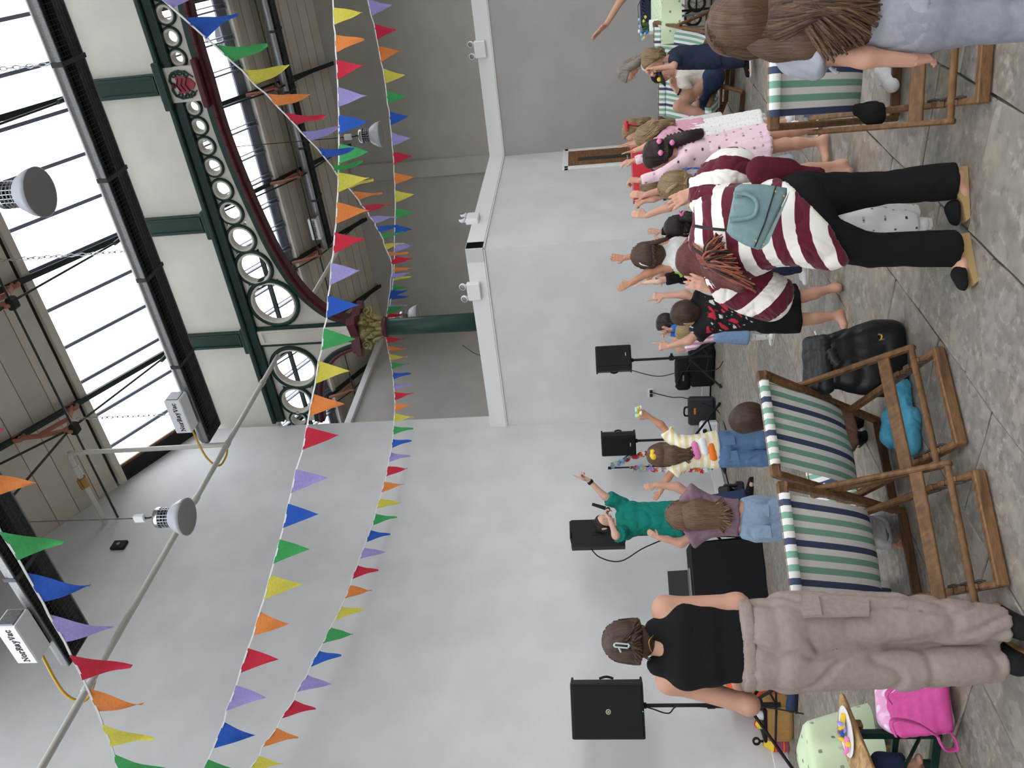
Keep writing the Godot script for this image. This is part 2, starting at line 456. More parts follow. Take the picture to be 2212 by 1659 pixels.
func build_shell():
	# ---- floor: bed of mortar with a stone slab for each flag
	var fl = Q.new()
	fl.box(T(Vector3(-1.5, -0.14, -6.0)), Vector3(26, 0.24, 30))
	var floor_node = struct("floor", fl, M.mortar, "grey riven stone flags laid in courses")
	rng.seed = 77
	var nx = 0
	var x1 = 1.83
	var course = 0
	while x1 > XL + 0.05:
		var x0 = maxf(x1 - 0.5715 + 0.0 * course, XL + 0.01)
		if x0 < XL + 0.2: x0 = XL + 0.01
		var z1 = -1.35 - rng.randf() * 0.5
		# measured cross joints in the three courses nearest the lens
		var fixed = []
		if absf(x1 + 1.07) < 0.08: fixed = [-2.86, -3.45, -4.05, -4.9, -5.5]
		elif absf(x1 + 1.64) < 0.08: fixed = [-2.55, -3.18, -3.77, -4.45, -5.2]
		elif absf(x1 + 2.21) < 0.08: fixed = [-2.3, -2.9, -3.5, -4.13, -5.0]
		var fi = 0
		while z1 > ZC:
			var len = 0.5 + rng.randf() * 0.45
			var z0 = z1 - len
			if fi < fixed.size():
				z0 = fixed[fi]; fi += 1
			if z0 < ZC: z0 = ZC
			var cz = (z0 + z1) * 0.5; var cxm = (x0 + x1) * 0.5
			var d = Vector3(cxm, 0, cz) - EYE
			var side = d.dot(RH) / maxf(0.3, d.dot(HD))
			var inbox = cxm < XB and cz < ZA
			if not inbox and absf(side) < 0.72 and d.dot(HD) > 1.2:
				slab(floor_node, x0, x1, z0, z1)
				nx += 1
			z1 = z0
		x1 = x0
		course += 1
	# ---- left gable wall
	var wl = Q.new()
	var poly = PackedVector2Array([Vector2(10.6, 0), Vector2(10.6, roof_y(-10.6))])
	for z in [-6.4, -2.07, 2.26, 6.59]: poly.append(Vector2(-z, roof_y(z)))
	poly.append(Vector2(-6.59, 0))
	wl.prism(poly, 0.3, Transform3D(Basis(Vector3(0, 0, -1), Vector3.UP, Vector3(1, 0, 0)), Vector3(XL - 0.3, 0, 0)))
	struct("wall_left", wl, M.wall_white, "tall white plastered gable wall")
	struct("wall_left_return", Q.new().box(T(Vector3(-11.0, 4.1, -10.5)), Vector3(6.2, 8.3, 0.18)), M.wall_white)
	var bl = Q.new()
	bl.box(T(Vector3(XL + 0.009, 0.075, -1.87)), Vector3(0.018, 0.15, 16.9), 0.004)
	struct("baseboard_left", bl, M.trim)
	# ---- boxed-in room
	struct("wall_front", Q.new().box(T(Vector3((XL + XB) / 2, 1.6, ZA - 0.1)), Vector3(XB - XL, 3.2, 0.2)), M.wall_white, "pale grey wall of the boxed-in room")
	struct("wall_side", Q.new().box(T(Vector3(XB - 0.1, 1.6, (ZA - 0.2 + ZC) / 2)), Vector3(0.2, 3.2, ZA - ZC - 0.2)), M.wall_white, "side wall of the boxed-in room with a door")
	struct("wall_back", Q.new().box(T(Vector3((XB + 9.0) / 2 - 0.1, 1.6, ZC - 0.1)), Vector3(9.0 - XB + 0.2, 3.2, 0.2)), M.wall_mid, "grey wall beyond the right-hand tables")
	struct("trim_1", Q.new().box(T(Vector3((XL + XB) / 2, 3.275, ZA - 0.08)), Vector3(XB - XL + 0.06, 0.25, 0.22), 0.006), M.trim, "white fascia band on the boxed-in room")
	struct("trim_2", Q.new().box(T(Vector3(XB - 0.08, 3.275, (ZA + ZC) / 2)), Vector3(0.22, 0.25, ZA - ZC + 0.06), 0.006), M.trim)
	struct("trim_3", Q.new().box(T(Vector3((XB + 9.0) / 2, 3.275, ZC - 0.08)), Vector3(9.0 - XB, 0.25, 0.22), 0.006), M.trim)
	# a thin conduit under the fascia
	struct("trim_4", Q.new().box(T(Vector3((XL + XB) / 2, 3.14, ZA + 0.012)), Vector3(XB - XL, 0.018, 0.022), 0.003), M.trim)
	struct("trim_5", Q.new().box(T(Vector3(XB + 0.012, 3.14, (ZA + ZC) / 2)), Vector3(0.022, 0.018, ZA - ZC), 0.003), M.trim)
	struct("trim_6", Q.new().box(T(Vector3((XB + 9.0) / 2, 3.14, ZC + 0.012)), Vector3(9.0 - XB, 0.018, 0.022), 0.003), M.trim)
	struct("baseboard_front", Q.new().box(T(Vector3((XL + XB) / 2, 0.06, ZA + 0.009)), Vector3(XB - XL, 0.12, 0.018), 0.004), M.trim)
	struct("baseboard_side", Q.new().box(T(Vector3(XB + 0.009, 0.06, -11.75)), Vector3(0.018, 0.12, 2.8), 0.004), M.trim)
	struct("baseboard_back", Q.new().box(T(Vector3((XB + 9.0) / 2, 0.06, ZC + 0.009)), Vector3(9.0 - XB, 0.12, 0.018), 0.004), M.trim)
	var rf = Q.new()
	rf.box(T(Vector3(-7.95, 3.1, -15.0)), Vector3(6.5, 0.08, 9.2))
	rf.box(T(Vector3(2.2, 3.1, -17.1)), Vector3(13.8, 0.08, 5.4))
	struct("ceiling_low", rf, M.wall_grey)
	# ---- upper walls of the bay beyond
	struct("wall_far", Q.new().box(T(Vector3(-2.0, 3.88, ZF - 0.1)), Vector3(24.4, 7.76, 0.2)), M.wall_grey, "dim grey-beige upper wall beyond the arcade")
	struct("trim_7", Q.new().box(T(Vector3(-6.42, 5.4, ZF + 0.05)), Vector3(0.42, 4.4, 0.1), 0.005), M.wall_grey)
	struct("wall_far_left", Q.new().box(T(Vector3(-11.1, 3.87, -15.1)), Vector3(0.2, 7.74, 9.0)), M.wall_grey)
	struct("trim_8", Q.new().box(T(Vector3(-10.97, 7.64, -15.1)), Vector3(0.12, 0.16, 9.0), 0.01), M.trim, "white capping along the top of the far side wall")
	struct("wall_end", Q.new().box(T(Vector3(-14.1, 5.0, -15.1)), Vector3(0.2, 10.2, 9.4)), M.wall_grey)
	# ---- walls out of the picture: glazed end on the right, plain behind the lens
	var wr = Q.new()
	wr.box(T(Vector3(9.1, 1.25, -6.5)), Vector3(0.2, 2.5, 26.4))
	wr.box(T(Vector3(9.1, 8.6, -6.5)), Vector3(0.2, 5.2, 26.4))
	for z in [6.2, 3.9, 1.2, -2.0, -5.0, -8.0, -10.73, -14.5, -19.4]: wr.box(T(Vector3(9.1, 4.1, z)), Vector3(0.2, 6.2, 0.5))
	struct("wall_right", wr, M.wall_white)
	var gr = Q.new(); gr.box(T(Vector3(9.1, 4.1, -6.5)), Vector3(0.01, 6.2, 26.0))
	struct("window_1", gr, M.glass)
	var wbh = Q.new()
	wbh.box(T(Vector3(0.7, 1.25, 6.69)), Vector3(17.0, 2.5, 0.2))
	wbh.box(T(Vector3(0.7, 6.8, 6.69)), Vector3(17.0, 3.6, 0.2))
	for x in [-7.6, -5.2, -2.1, 1.0, 4.1, 7.2, 9.0]: wbh.box(T(Vector3(x, 4.2, 6.69)), Vector3(0.4, 6.8, 0.2))
	struct("wall_behind", wbh, M.wall_white)
	struct("window_2", Q.new().box(T(Vector3(0.7, 4.2, 6.69)), Vector3(16.8, 6.8, 0.01)), M.glass)
	# ---- main roof: boards and glazing on each slope
	var bay = 0
	for ridge in [-6.4, 2.26]:
		for sgn in [-1.0, 1.0]:
			var valley: float = ridge + sgn * 4.33
			roof_slope(ridge, valley, sgn, bay)
			bay += 1
	# ---- valley fascia and arcade
	var fas = structn("wall_arcade", "cream fascia wall above the iron arcade")
	part("plaster", Q.new().box(T(Vector3(0.7, 7.66, NZ - 0.06)), Vector3(17.0, 1.2, 0.12)), M.cream, fas)
	for i in 9:
		var px = -5.975 + 1.935 * i - 0.0
		if i == 0: px = -5.975
		var pq = Q.new()
		pq.box(T(Vector3(px, 7.58, NZ + 0.03)), Vector3(0.27, 0.98, 0.09), 0.01)
		for sx in [-1.0, 1.0]: pq.box(T(Vector3(px + sx * 0.1, 7.6, NZ + 0.08)), Vector3(0.03, 0.78, 0.03), 0.006)
		pq.box(T(Vector3(px, 7.2, NZ + 0.08)), Vector3(0.23, 0.03, 0.03), 0.006)
		pq.box(T(Vector3(px, 7.1, NZ + 0.09)), Vector3(0.42, 0.09, 0.14), 0.012)
		part("pilaster", pq, M.green, fas, "dark green iron pilaster")
	# second valley behind the lens
	struct("wall_arcade_behind", Q.new().box(T(Vector3(0.7, 7.66, -2.07)), Vector3(17.0, 1.1, 0.12)), M.cream)
	# ---- roof of the bay beyond
	far_roof()

func slab(parent: Node3D, x0: float, x1: float, z0: float, z1: float):
	var g = 0.0035
	var pts = []
	var c = Vector3((x0 + x1) / 2, 0, (z0 + z1) / 2)
	var corners = [Vector2(x0 + g, z0 + g), Vector2(x1 - g, z0 + g), Vector2(x1 - g, z1 - g), Vector2(x0 + g, z1 - g)]
	for i in 4:
		var a: Vector2 = corners[i]; var b: Vector2 = corners[(i + 1) % 4]
		for k in 4:
			var t = k / 4.0
			var p = a.lerp(b, t)
			var j = 0.005 if k > 0 else 0.002
			p += Vector2(rng.randf_range(-j, j), rng.randf_range(-j, j))
			if k == 0: p = p.lerp(Vector2(c.x, c.z), 0.012)
			pts.append(p)
	var q = Q.new()
	var lift = rng.randf_range(-0.004, 0.004)
	var tilt = Vector2(rng.randf_range(-0.004, 0.004), rng.randf_range(-0.004, 0.004))
	var n = pts.size()
	var top = []; var rim = []; var low = []
	for p in pts:
		var v: Vector2 = p
		var hh = lift + (v.x - c.x) * tilt.x + (v.y - c.z) * tilt.y
		var inn = v.lerp(Vector2(c.x, c.z), 0.014)
		top.append(Vector3(inn.x - c.x, hh, inn.y - c.z))
		rim.append(Vector3(v.x - c.x, hh - 0.006, v.y - c.z))
		low.append(Vector3(v.x - c.x, -0.03, v.y - c.z))
	var ctr = Vector3(0, lift, 0)
	for i in n:
		var k = (i + 1) % n
		q.tri(ctr, top[k], top[i])
		q.quad(top[i], top[k], rim[k], rim[i])
		q.quad(rim[i], rim[k], low[k], low[i])
	var o = part("flagstone", q, [M.stone1, M.stone2, M.stone3][rng.randi() % 3], parent)
	o.position = c

func roof_slope(ridge: float, valley: float, sgn: float, bay: int):
	var seen = bay == 0
	var node = structn("ceiling_roof" if bay == 0 else "ceiling_roof_%d" % bay, "boarded roof slope with a strip of glazing")
	var zg = valley - sgn * (2.5 if bay == 1 else 1.43)       # upper edge of the glazing
	var zlow = valley - sgn * 0.06
	var xa = XL; var xb = 9.0
	# boards: each runs the length of the hall
	var nb = 10
	var first = zg - sgn * 0.09
	for i in nb:
		var za = lerpf(first, ridge, float(i) / nb)
		var zb = lerpf(first, ridge, float(i + 1) / nb)
		var q = Q.new()
		var mid = (za + zb) / 2
		var y = roof_y(mid) + 0.045
		var w = absf(zb - za) / cos(atan(0.58)) - 0.008
		q.box(Transform3D(Basis(Vector3.RIGHT, sgn * atan(0.58)), Vector3((xa + xb) / 2, y, mid)), Vector3(xb - xa + 0.1, 0.04, w), 0.005)
		part("board", q, M.board if i % 2 == 0 else M.board2, node)
	# outer cover so that no light leaks through the joints
	var cov = Q.new()
	var mc = (zg + ridge) / 2
	cov.box(Transform3D(Basis(Vector3.RIGHT, sgn * atan(0.58)), Vector3((xa + xb) / 2, roof_y(mc) + 0.11, mc)), Vector3(xb - xa + 0.7, 0.05, absf(zg - ridge) / cos(atan(0.58)) + 0.06))
	part("roof_deck", cov, M.darkmetal, node)
	# curb at the top of the glazing
	var cb = Q.new()
	cb.box(Transform3D(Basis(Vector3.RIGHT, sgn * atan(0.58)), Vector3((xa + xb) / 2, roof_y(zg - sgn * 0.03) + 0.0, zg - sgn * 0.03)), Vector3(xb - xa, 0.12, 0.1), 0.01)
	part("curb", cb, M.board, node)
	# gutter edge
	part("gutter", Q.new().box(T(Vector3((xa + xb) / 2, roof_y(valley) + 0.02, valley)), Vector3(xb - xa, 0.14, 0.2)), M.cream, node)
	# panes and bars
	var bx = []
	var x = -6.95
	while x < 9.0:
		bx.append(x); x += 0.585
	var p0 = Vector3(0, roof_y(zg) + 0.05, zg); var p1 = Vector3(0, roof_y(zlow) + 0.05, zlow)
	for i in bx.size() + 1:
		var xl: float = xa if i == 0 else bx[i - 1]
		var xr: float = 9.0 if i == bx.size() else bx[i]
		var q = Q.new()
		q.bar(p0 + Vector3((xl + xr) / 2, 0.02, 0), p1 + Vector3((xl + xr) / 2, 0.02, 0), xr - xl - 0.02, 0.006, Vector3.UP, 0.0)
		part("pane", q, M.roofglass, node, "clear roof glazing pane")
	for b in bx:
		var q = Q.new()
		q.bar(p0 + Vector3(b, 0.0, 0), p1 + Vector3(b, 0.0, 0), 0.022, 0.06, Vector3.UP, 0.003)
		q.bar(p0 + Vector3(b, -0.03, 0), p1 + Vector3(b, -0.03, 0), 0.05, 0.012, Vector3.UP, 0.003)
		part("glazing_bar", q, M.bar, node)
	if seen:
		# black flashing and a strip of bare timber against the gable
		part("flashing", Q.new().bar(p0 + Vector3(XL + 0.1, -0.02, 0), p1 + Vector3(XL + 0.1, -0.02, 0), 0.3, 0.03), M.black, node)
		part("batten", Q.new().bar(p0 + Vector3(XL + 0.265, -0.01, 0), p1 + Vector3(XL + 0.265, -0.01, 0), 0.045, 0.04), M.wood, node)

func far_roof():
	var node = structn("ceiling_far", "boarded and glazed roof slope beyond the arcade")
	var m = 0.5
	var yf = 7.62
	var zr = -15.2
	var yr = yf + (zr - ZF) * m
	var tilt = atan(m)
	var xa = -14.0; var xb = 9.0
	var zg0 = -15.6; var zg1 = -17.5
	var fy = func(z): return yf + (z - ZF) * m
	for i in 9:
		var za = lerpf(ZF, zg1 - 0.06, i / 9.0); var zb = lerpf(ZF, zg1 - 0.06, (i + 1) / 9.0)
		var mid = (za + zb) / 2
		part("board", Q.new().box(Transform3D(Basis(Vector3.RIGHT, -tilt), Vector3((xa + xb) / 2, fy.call(mid) + 0.04, mid)), Vector3(xb - xa, 0.04, (zb - za) / cos(tilt) - 0.012), 0.006), M.board if i % 2 else M.board2, node)
	var mc = (ZF + zg1) / 2
	part("roof_deck", Q.new().box(Transform3D(Basis(Vector3.RIGHT, -tilt), Vector3((xa + xb) / 2, fy.call(mc) + 0.11, mc)), Vector3(xb - xa + 0.6, 0.05, (zg1 - ZF) / cos(tilt) + 0.5)), M.darkmetal, node)
	part("curb", Q.new().box(Transform3D(Basis(Vector3.RIGHT, -tilt), Vector3((xa + xb) / 2, fy.call(zg1) + 0.0, zg1)), Vector3(xb - xa, 0.14, 0.11), 0.01), M.cream, node)
	part("ridge_board", Q.new().box(T(Vector3((xa + xb) / 2, yr - 0.05, -15.4)), Vector3(xb - xa, 0.3, 0.5)), M.board, node)
	# near slope back to the valley
	var q = Q.new()
	q.bar(Vector3((xa + xb) / 2, yr + 0.05, zr), Vector3((xa + xb) / 2, 8.3, NZ - 0.1), xb - xa, 0.05)
	part("near_slope", q, M.board, node)
	part("purlin", Q.new().bar(Vector3(xa, fy.call(-16.55) - 0.05, -16.55), Vector3(xb, fy.call(-16.55) - 0.05, -16.55), 0.07, 0.1), M.iron, node)
	var p0 = Vector3(0, fy.call(zg0) + 0.04, zg0); var p1 = Vector3(0, fy.call(zg1) + 0.04, zg1)
	var x = -13.8
	var last = xa
	while x < 8.9:
		part("pane", Q.new().bar(p0 + Vector3((last + x) / 2, 0.02, 0), p1 + Vector3((last + x) / 2, 0.02, 0), x - last - 0.02, 0.006, Vector3.UP, 0.0), M.roofglass, node)
		var b = Q.new()
		b.bar(p0 + Vector3(x, 0, 0), p1 + Vector3(x, 0, 0), 0.03, 0.07, Vector3.UP, 0.003)
		b.bar(p0 + Vector3(x + 0.09, 0, 0), p1 + Vector3(x + 0.09, 0, 0), 0.018, 0.05, Vector3.UP, 0.003)
		part("glazing_bar", b, M.bar, node)
		last = x
		x += 0.585
	part("pane", Q.new().bar(p0 + Vector3((last + xb) / 2, 0.02, 0), p1 + Vector3((last + xb) / 2, 0.02, 0), xb - last, 0.006, Vector3.UP, 0.0), M.roofglass, node)
# ---------- iron arcade ----------
var ARCH = [Vector2(0, 6.50), Vector2(0.64, 6.50), Vector2(1.39, 6.43), Vector2(2.15, 6.31), Vector2(2.58, 6.21), Vector2(3.0, 6.06), Vector2(3.31, 5.87), Vector2(3.55, 5.62), Vector2(3.66, 5.32)]
func arch_pts(cx: float, side: float) -> Array:
	var raw = []
	for a in ARCH: raw.append(Vector3(cx + side * a.x, a.y, 0))
	return sp(raw, 4)
func arcade():
	var cc = -2.115
	var node = thing("iron_arcade", "dark green and maroon cast-iron arcade pierced with rings beneath the cream fascia", "arcade", Vector3(cc, 0, NZ))
	var o = Vector3(-cc, 0, 0)
	# cornice along the top
	var co = Q.new()
	co.box(T(Vector3(0.7, 7.05, 0.05) + o), Vector3(16.5, 0.07, 0.24), 0.015)
	co.box(T(Vector3(0.7, 6.955, 0.04) + o), Vector3(16.5, 0.14, 0.15), 0.012)
	co.box(T(Vector3(0.7, 6.9, 0.03) + o), Vector3(16.5, 0.03, 0.19), 0.008)
	part("cornice", co, M.green, node)
	# half arches: [centre, side, rings]
	var rings = []
	for c in [[0.31, 6.80, 0.087], [0.56, 6.80, 0.093], [0.83, 6.79, 0.10], [1.12, 6.78, 0.112], [1.45, 6.755, 0.125], [1.79, 6.73, 0.147], [2.2, 6.695, 0.177], [2.67, 6.64, 0.235], [3.26, 6.50, 0.335]]:
		rings.append(c)
	for side in [-1.0, 1.0]:
		spandrel(node, o, cc, side, rings, ARCH)
	# narrow arch between the column and the gable
	var small = [[0.62, 6.47, 0.335], [1.25, 6.6, 0.235], [1.62, 6.66, 0.12]]
	spandrel(node, o, -5.93, -1.0, small, [])
	# post over the column
	for px in [-5.945, 1.715]:
		var po = Q.new()
		po.box(T(Vector3(px, 6.13, 0.0) + o), Vector3(0.24, 1.5, 0.22), 0.01)
		for s in [-1.0, 1.0]: po.box(T(Vector3(px + s * 0.08, 6.13, 0.115) + o), Vector3(0.02, 1.36, 0.02), 0.005)
		po.box(T(Vector3(px, 6.8, 0.115) + o), Vector3(0.18, 0.02, 0.02), 0.005)
		part("post", po, M.cream, node, "cream panelled post above the capital")
	# crest on the crown of the arch
	var cr = Q.new(); cr.box(T(Vector3(cc, 6.80, 0.1) + o), Vector3(0.44, 0.43, 0.06), 0.006)
	var plaque = part("plaque", cr, M.cream, node, "cream plaque with a red shield and green scrollwork")
	var shield = PackedVector2Array([Vector2(-0.105, 0.1), Vector2(-0.05, 0.085), Vector2(0, 0.105), Vector2(0.05, 0.085), Vector2(0.105, 0.1), Vector2(0.098, -0.03), Vector2(0.06, -0.11), Vector2(0.0, -0.15), Vector2(-0.06, -0.11), Vector2(-0.098, -0.03)])
	part("shield", Q.new().prism(shield, 0.025, T(Vector3(cc, 6.78, 0.13) + o)), M.crest_red, plaque)
	var sc = Q.new()
	for s in [-1.0, 1.0]:
		for k in 3:
			var cpt = Vector3(cc + s * (0.125 + 0.02 * (k % 2)), 6.88 - 0.085 * k, 0.145) + o
			var pts = []
			for i in 14:
				var an = i * 0.55 * s; var r = 0.045 - i * 0.0026
				pts.append(cpt + Vector3(cos(an) * r * 0.8, sin(an) * r, 0))
			sc.tube(pts, 0.011, 6)
		sc.tube([Vector3(cc, 6.94, 0.145) + o, Vector3(cc + s * 0.06, 6.955, 0.15) + o, Vector3(cc + s * 0.13, 6.93, 0.145) + o, Vector3(cc + s * 0.17, 6.85, 0.145) + o, Vector3(cc + s * 0.16, 6.72, 0.145) + o, Vector3(cc + s * 0.08, 6.63, 0.145) + o], [0.012, 0.016, 0.014, 0.013, 0.012, 0.006], 6)
	part("scrollwork", sc, M.green, plaque)
	var ch = Q.new()
	for k in 3: ch.tube([Vector3(cc - 0.08, 6.72 + 0.06 * k, 0.158) + o, Vector3(cc, 6.76 + 0.06 * k, 0.162) + o, Vector3(cc + 0.08, 6.72 + 0.06 * k, 0.158) + o], 0.009, 6)
	ch.lathe([Vector2(0, 0.05), Vector2(0.03, 0.03), Vector2(0.035, 0), Vector2(0, -0.02)], 10, T(Vector3(cc, 6.91, 0.15) + o))
	part("charges", ch, M.maroon, plaque)
	part("crown_step", Q.new().box(T(Vector3(cc, 7.06, 0.08) + o), Vector3(0.6, 0.11, 0.26), 0.012), M.green, node)
	part("crown_sill", Q.new().box(T(Vector3(cc, 6.55, 0.08) + o), Vector3(0.6, 0.08, 0.24), 0.012), M.maroon, node)
	# columns
	for px in [-5.93, 1.73]:
		var base = 3.1 if px < 0 else 0.0
		var col = thing("iron_column", "green cast-iron column with gilded leafy capital above the white fascia" if px < 0 else "green cast-iron column carrying the arcade on the far right", "column", Vector3(px, base, NZ))
		var sh = Q.new()
		sh.lathe([Vector2(0, 0), Vector2(0.145, 0), Vector2(0.13, 4.9 - base), Vector2(0, 4.9 - base)], 24)
		part("shaft", sh, M.green, col)
		var bd = Q.new()
		bd.lathe([Vector2(0.128, 0), Vector2(0.158, 0.015), Vector2(0.158, 0.04), Vector2(0.135, 0.05), Vector2(0.15, 0.065), Vector2(0.13, 0.08)], 24, T(Vector3(0, 4.83 - base, 0)))
		part("necking", bd, M.maroon, col)
		var cp = Q.new()
		cp.lathe([Vector2(0.13, 0), Vector2(0.135, 0.12), Vector2(0.16, 0.24), Vector2(0.24, 0.33), Vector2(0.2, 0.34)], 24, T(Vector3(0, 4.9 - base, 0)))
		for ring in 2:
			for k in 8:
				var an = TAU * (k + 0.5 * ring) / 8.0
				var d = Vector3(cos(an), 0, sin(an))
				var b0 = Vector3(0, 4.9 - base + 0.01 + 0.1 * ring, 0)
				cp.tube(sp([b0 + d * 0.13, b0 + d * 0.16 + Vector3(0, 0.07, 0), b0 + d * 0.18 + Vector3(0, 0.13, 0), b0 + d * 0.225 + Vector3(0, 0.145, 0), b0 + d * 0.235 + Vector3(0, 0.115, 0)], 3), [0.02, 0.028, 0.034, 0.036, 0.036, 0.034, 0.03, 0.028, 0.026, 0.022, 0.018, 0.014, 0.008], 7)
		part("leaf_capital", cp, M.gold, col, "gilded acanthus capital")
		var vo = Q.new()
		for k in 4:
			var an = TAU * (k + 0.5) / 4.0
			var d = Vector3(cos(an), 0, sin(an))
			var c0 = Vector3(0, 4.9 - base + 0.27, 0) + d * 0.27
			var pts = []
			for i in 20:
				var t = i / 19.0
				var r = 0.085 * (1.0 - t * 0.85)
				var aa = -0.6 - t * 10.0
				pts.append(c0 + d * (cos(aa) * r) + Vector3(0, sin(aa) * r, 0))
			vo.tube(pts, 0.026, 7)
		part("volutes", vo, M.gold, col)
		var ab = Q.new()
		var pl = PackedVector2Array()
		for k in 4:
			var an = TAU * (k + 0.5) / 4.0
			pl.append(Vector2(cos(an - 0.13), sin(an - 0.13)) * 0.44)
			pl.append(Vector2(cos(an + 0.13), sin(an + 0.13)) * 0.44)
			var am = TAU * (k + 1.0) / 4.0
			pl.append(Vector2(cos(am), sin(am)) * 0.25)
		ab.prism(pl, 0.08, Transform3D(Basis(Vector3.RIGHT, -PI / 2), Vector3(0, 5.235 - base, 0)))
		var pl2 = PackedVector2Array()
		for p in pl: pl2.append(p * 0.86)
		ab.prism(pl2, 0.07, Transform3D(Basis(Vector3.RIGHT, -PI / 2), Vector3(0, 5.31 - base, 0)))
		part("abacus", ab, M.maroon, col, "maroon moulded block on the capital")

func spandrel(node: Node3D, o: Vector3, cx: float, side: float, rings: Array, arch: Array):
	var curve = []
	if arch.is_empty():
		curve = sp([Vector3(-6.2, 5.32, 0), Vector3(-6.27, 5.55, 0), Vector3(-6.37, 5.75, 0), Vector3(-6.57, 5.96, 0), Vector3(-6.87, 6.13, 0), Vector3(-7.3, 6.24, 0), Vector3(-7.6, 6.28, 0)], 4)
		curve.reverse()
	else:
		curve = arch_pts(cx, side)
	# pierced plate
	var poly = PackedVector2Array()
	for p in curve: poly.append(Vector2(p.x, p.y + 0.05))
	if arch.is_empty():
		poly.append(Vector2(-6.06, 5.37))
		poly.append(Vector2(-6.06, 6.9))
	else: poly.append(Vector2(curve[-1].x, 6.9))
	poly.append(Vector2(curve[0].x, 6.9))
	var comb = CSGCombiner3D.new()
	comb.name = "spandrel"
	var pg = CSGPolygon3D.new(); pg.polygon = poly; pg.depth = 0.07; pg.position = o + Vector3(0, 0, 0.035)
	pg.material = M.cream
	comb.add_child(pg)
	for r in rings:
		var cy = CSGCylinder3D.new()
		cy.radius = r[2]; cy.height = 0.3; cy.sides = 28; cy.operation = CSGShape3D.OPERATION_SUBTRACTION
		cy.rotation.x = PI / 2; cy.position = o + Vector3(cx + side * r[0], r[1], 0); cy.material = M.cream
		comb.add_child(cy)
	# small triangular piercings between rings
	for i in range(rings.size() - 1):
		var a: Array = rings[i]; var b: Array = rings[i + 1]
		if maxf(a[2], b[2]) < 0.17: continue
		for v in [1.0, -1.0]:
			var mx: float = cx + side * (lerpf(a[0], b[0], a[2] / (a[2] + b[2])))
			var rr: float = minf(a[2], b[2])
			var my: float = (a[1] + b[1]) / 2 + v * rr * 0.86
			var t = CSGPolygon3D.new(); var s: float = rr * 0.2
			t.polygon = PackedVector2Array([Vector2(-s, v * s * 0.7), Vector2(s, v * s * 0.7), Vector2(0, -v * s)])
			t.depth = 0.3; t.position = o + Vector3(mx, my, 0.15); t.operation = CSGShape3D.OPERATION_SUBTRACTION; t.material = M.cream
			comb.add_child(t)
	node.add_child(comb, true)
	# green and cream rings
	for r in rings:
		var c = o + Vector3(cx + side * r[0], r[1], 0.0)
		var X = Transform3D(Basis(Vector3.RIGHT, PI / 2), c)
		var R: float = r[2]
		var g = Q.new()
		var wd = 0.026 + R * 0.14
		g.lathe([Vector2(R + 0.01, -0.05), Vector2(R + 0.01, 0.055), Vector2(R + wd * 0.5, 0.068), Vector2(R + wd, 0.055), Vector2(R + wd, -0.05)], 28, X)
		part("green_ring", g, M.green, node)
		var k = Q.new()
		k.lathe([Vector2(R + 0.012, -0.05), Vector2(R + 0.012, 0.06), Vector2(R - 0.008, 0.066), Vector2(R - 0.022, 0.05), Vector2(R - 0.022, -0.05)], 28, X)
		part("cream_rim", k, M.cream, node)
	# ribs under the plate
	var g2 = Q.new(); var m2 = Q.new()
	for i in curve.size() - 1:
		var a: Vector3 = curve[i] + o; var b: Vector3 = curve[i + 1] + o
		var dir = (b - a).normalized() * 0.01
		g2.bar(a - dir + Vector3(0, 0.06, 0), b + dir + Vector3(0, 0.06, 0), 0.15, 0.1, Vector3.UP, 0.012)
		m2.bar(a - dir + Vector3(0, -0.012, 0), b + dir + Vector3(0, -0.012, 0), 0.24, 0.055, Vector3.UP, 0.015)
		m2.bar(a - dir + Vector3(0, -0.045, 0), b + dir + Vector3(0, -0.045, 0), 0.16, 0.035, Vector3.UP, 0.012)
	var ex: float = -6.09 if arch.is_empty() else cx + side * 3.69
	g2.bar(Vector3(ex, 5.36, 0) + o, Vector3(ex, 6.9, 0) + o, 0.06, 0.16, Vector3.BACK, 0.01)
	part("green_rib", g2, M.green, node)
	part("maroon_rib", m2, M.maroon, node)

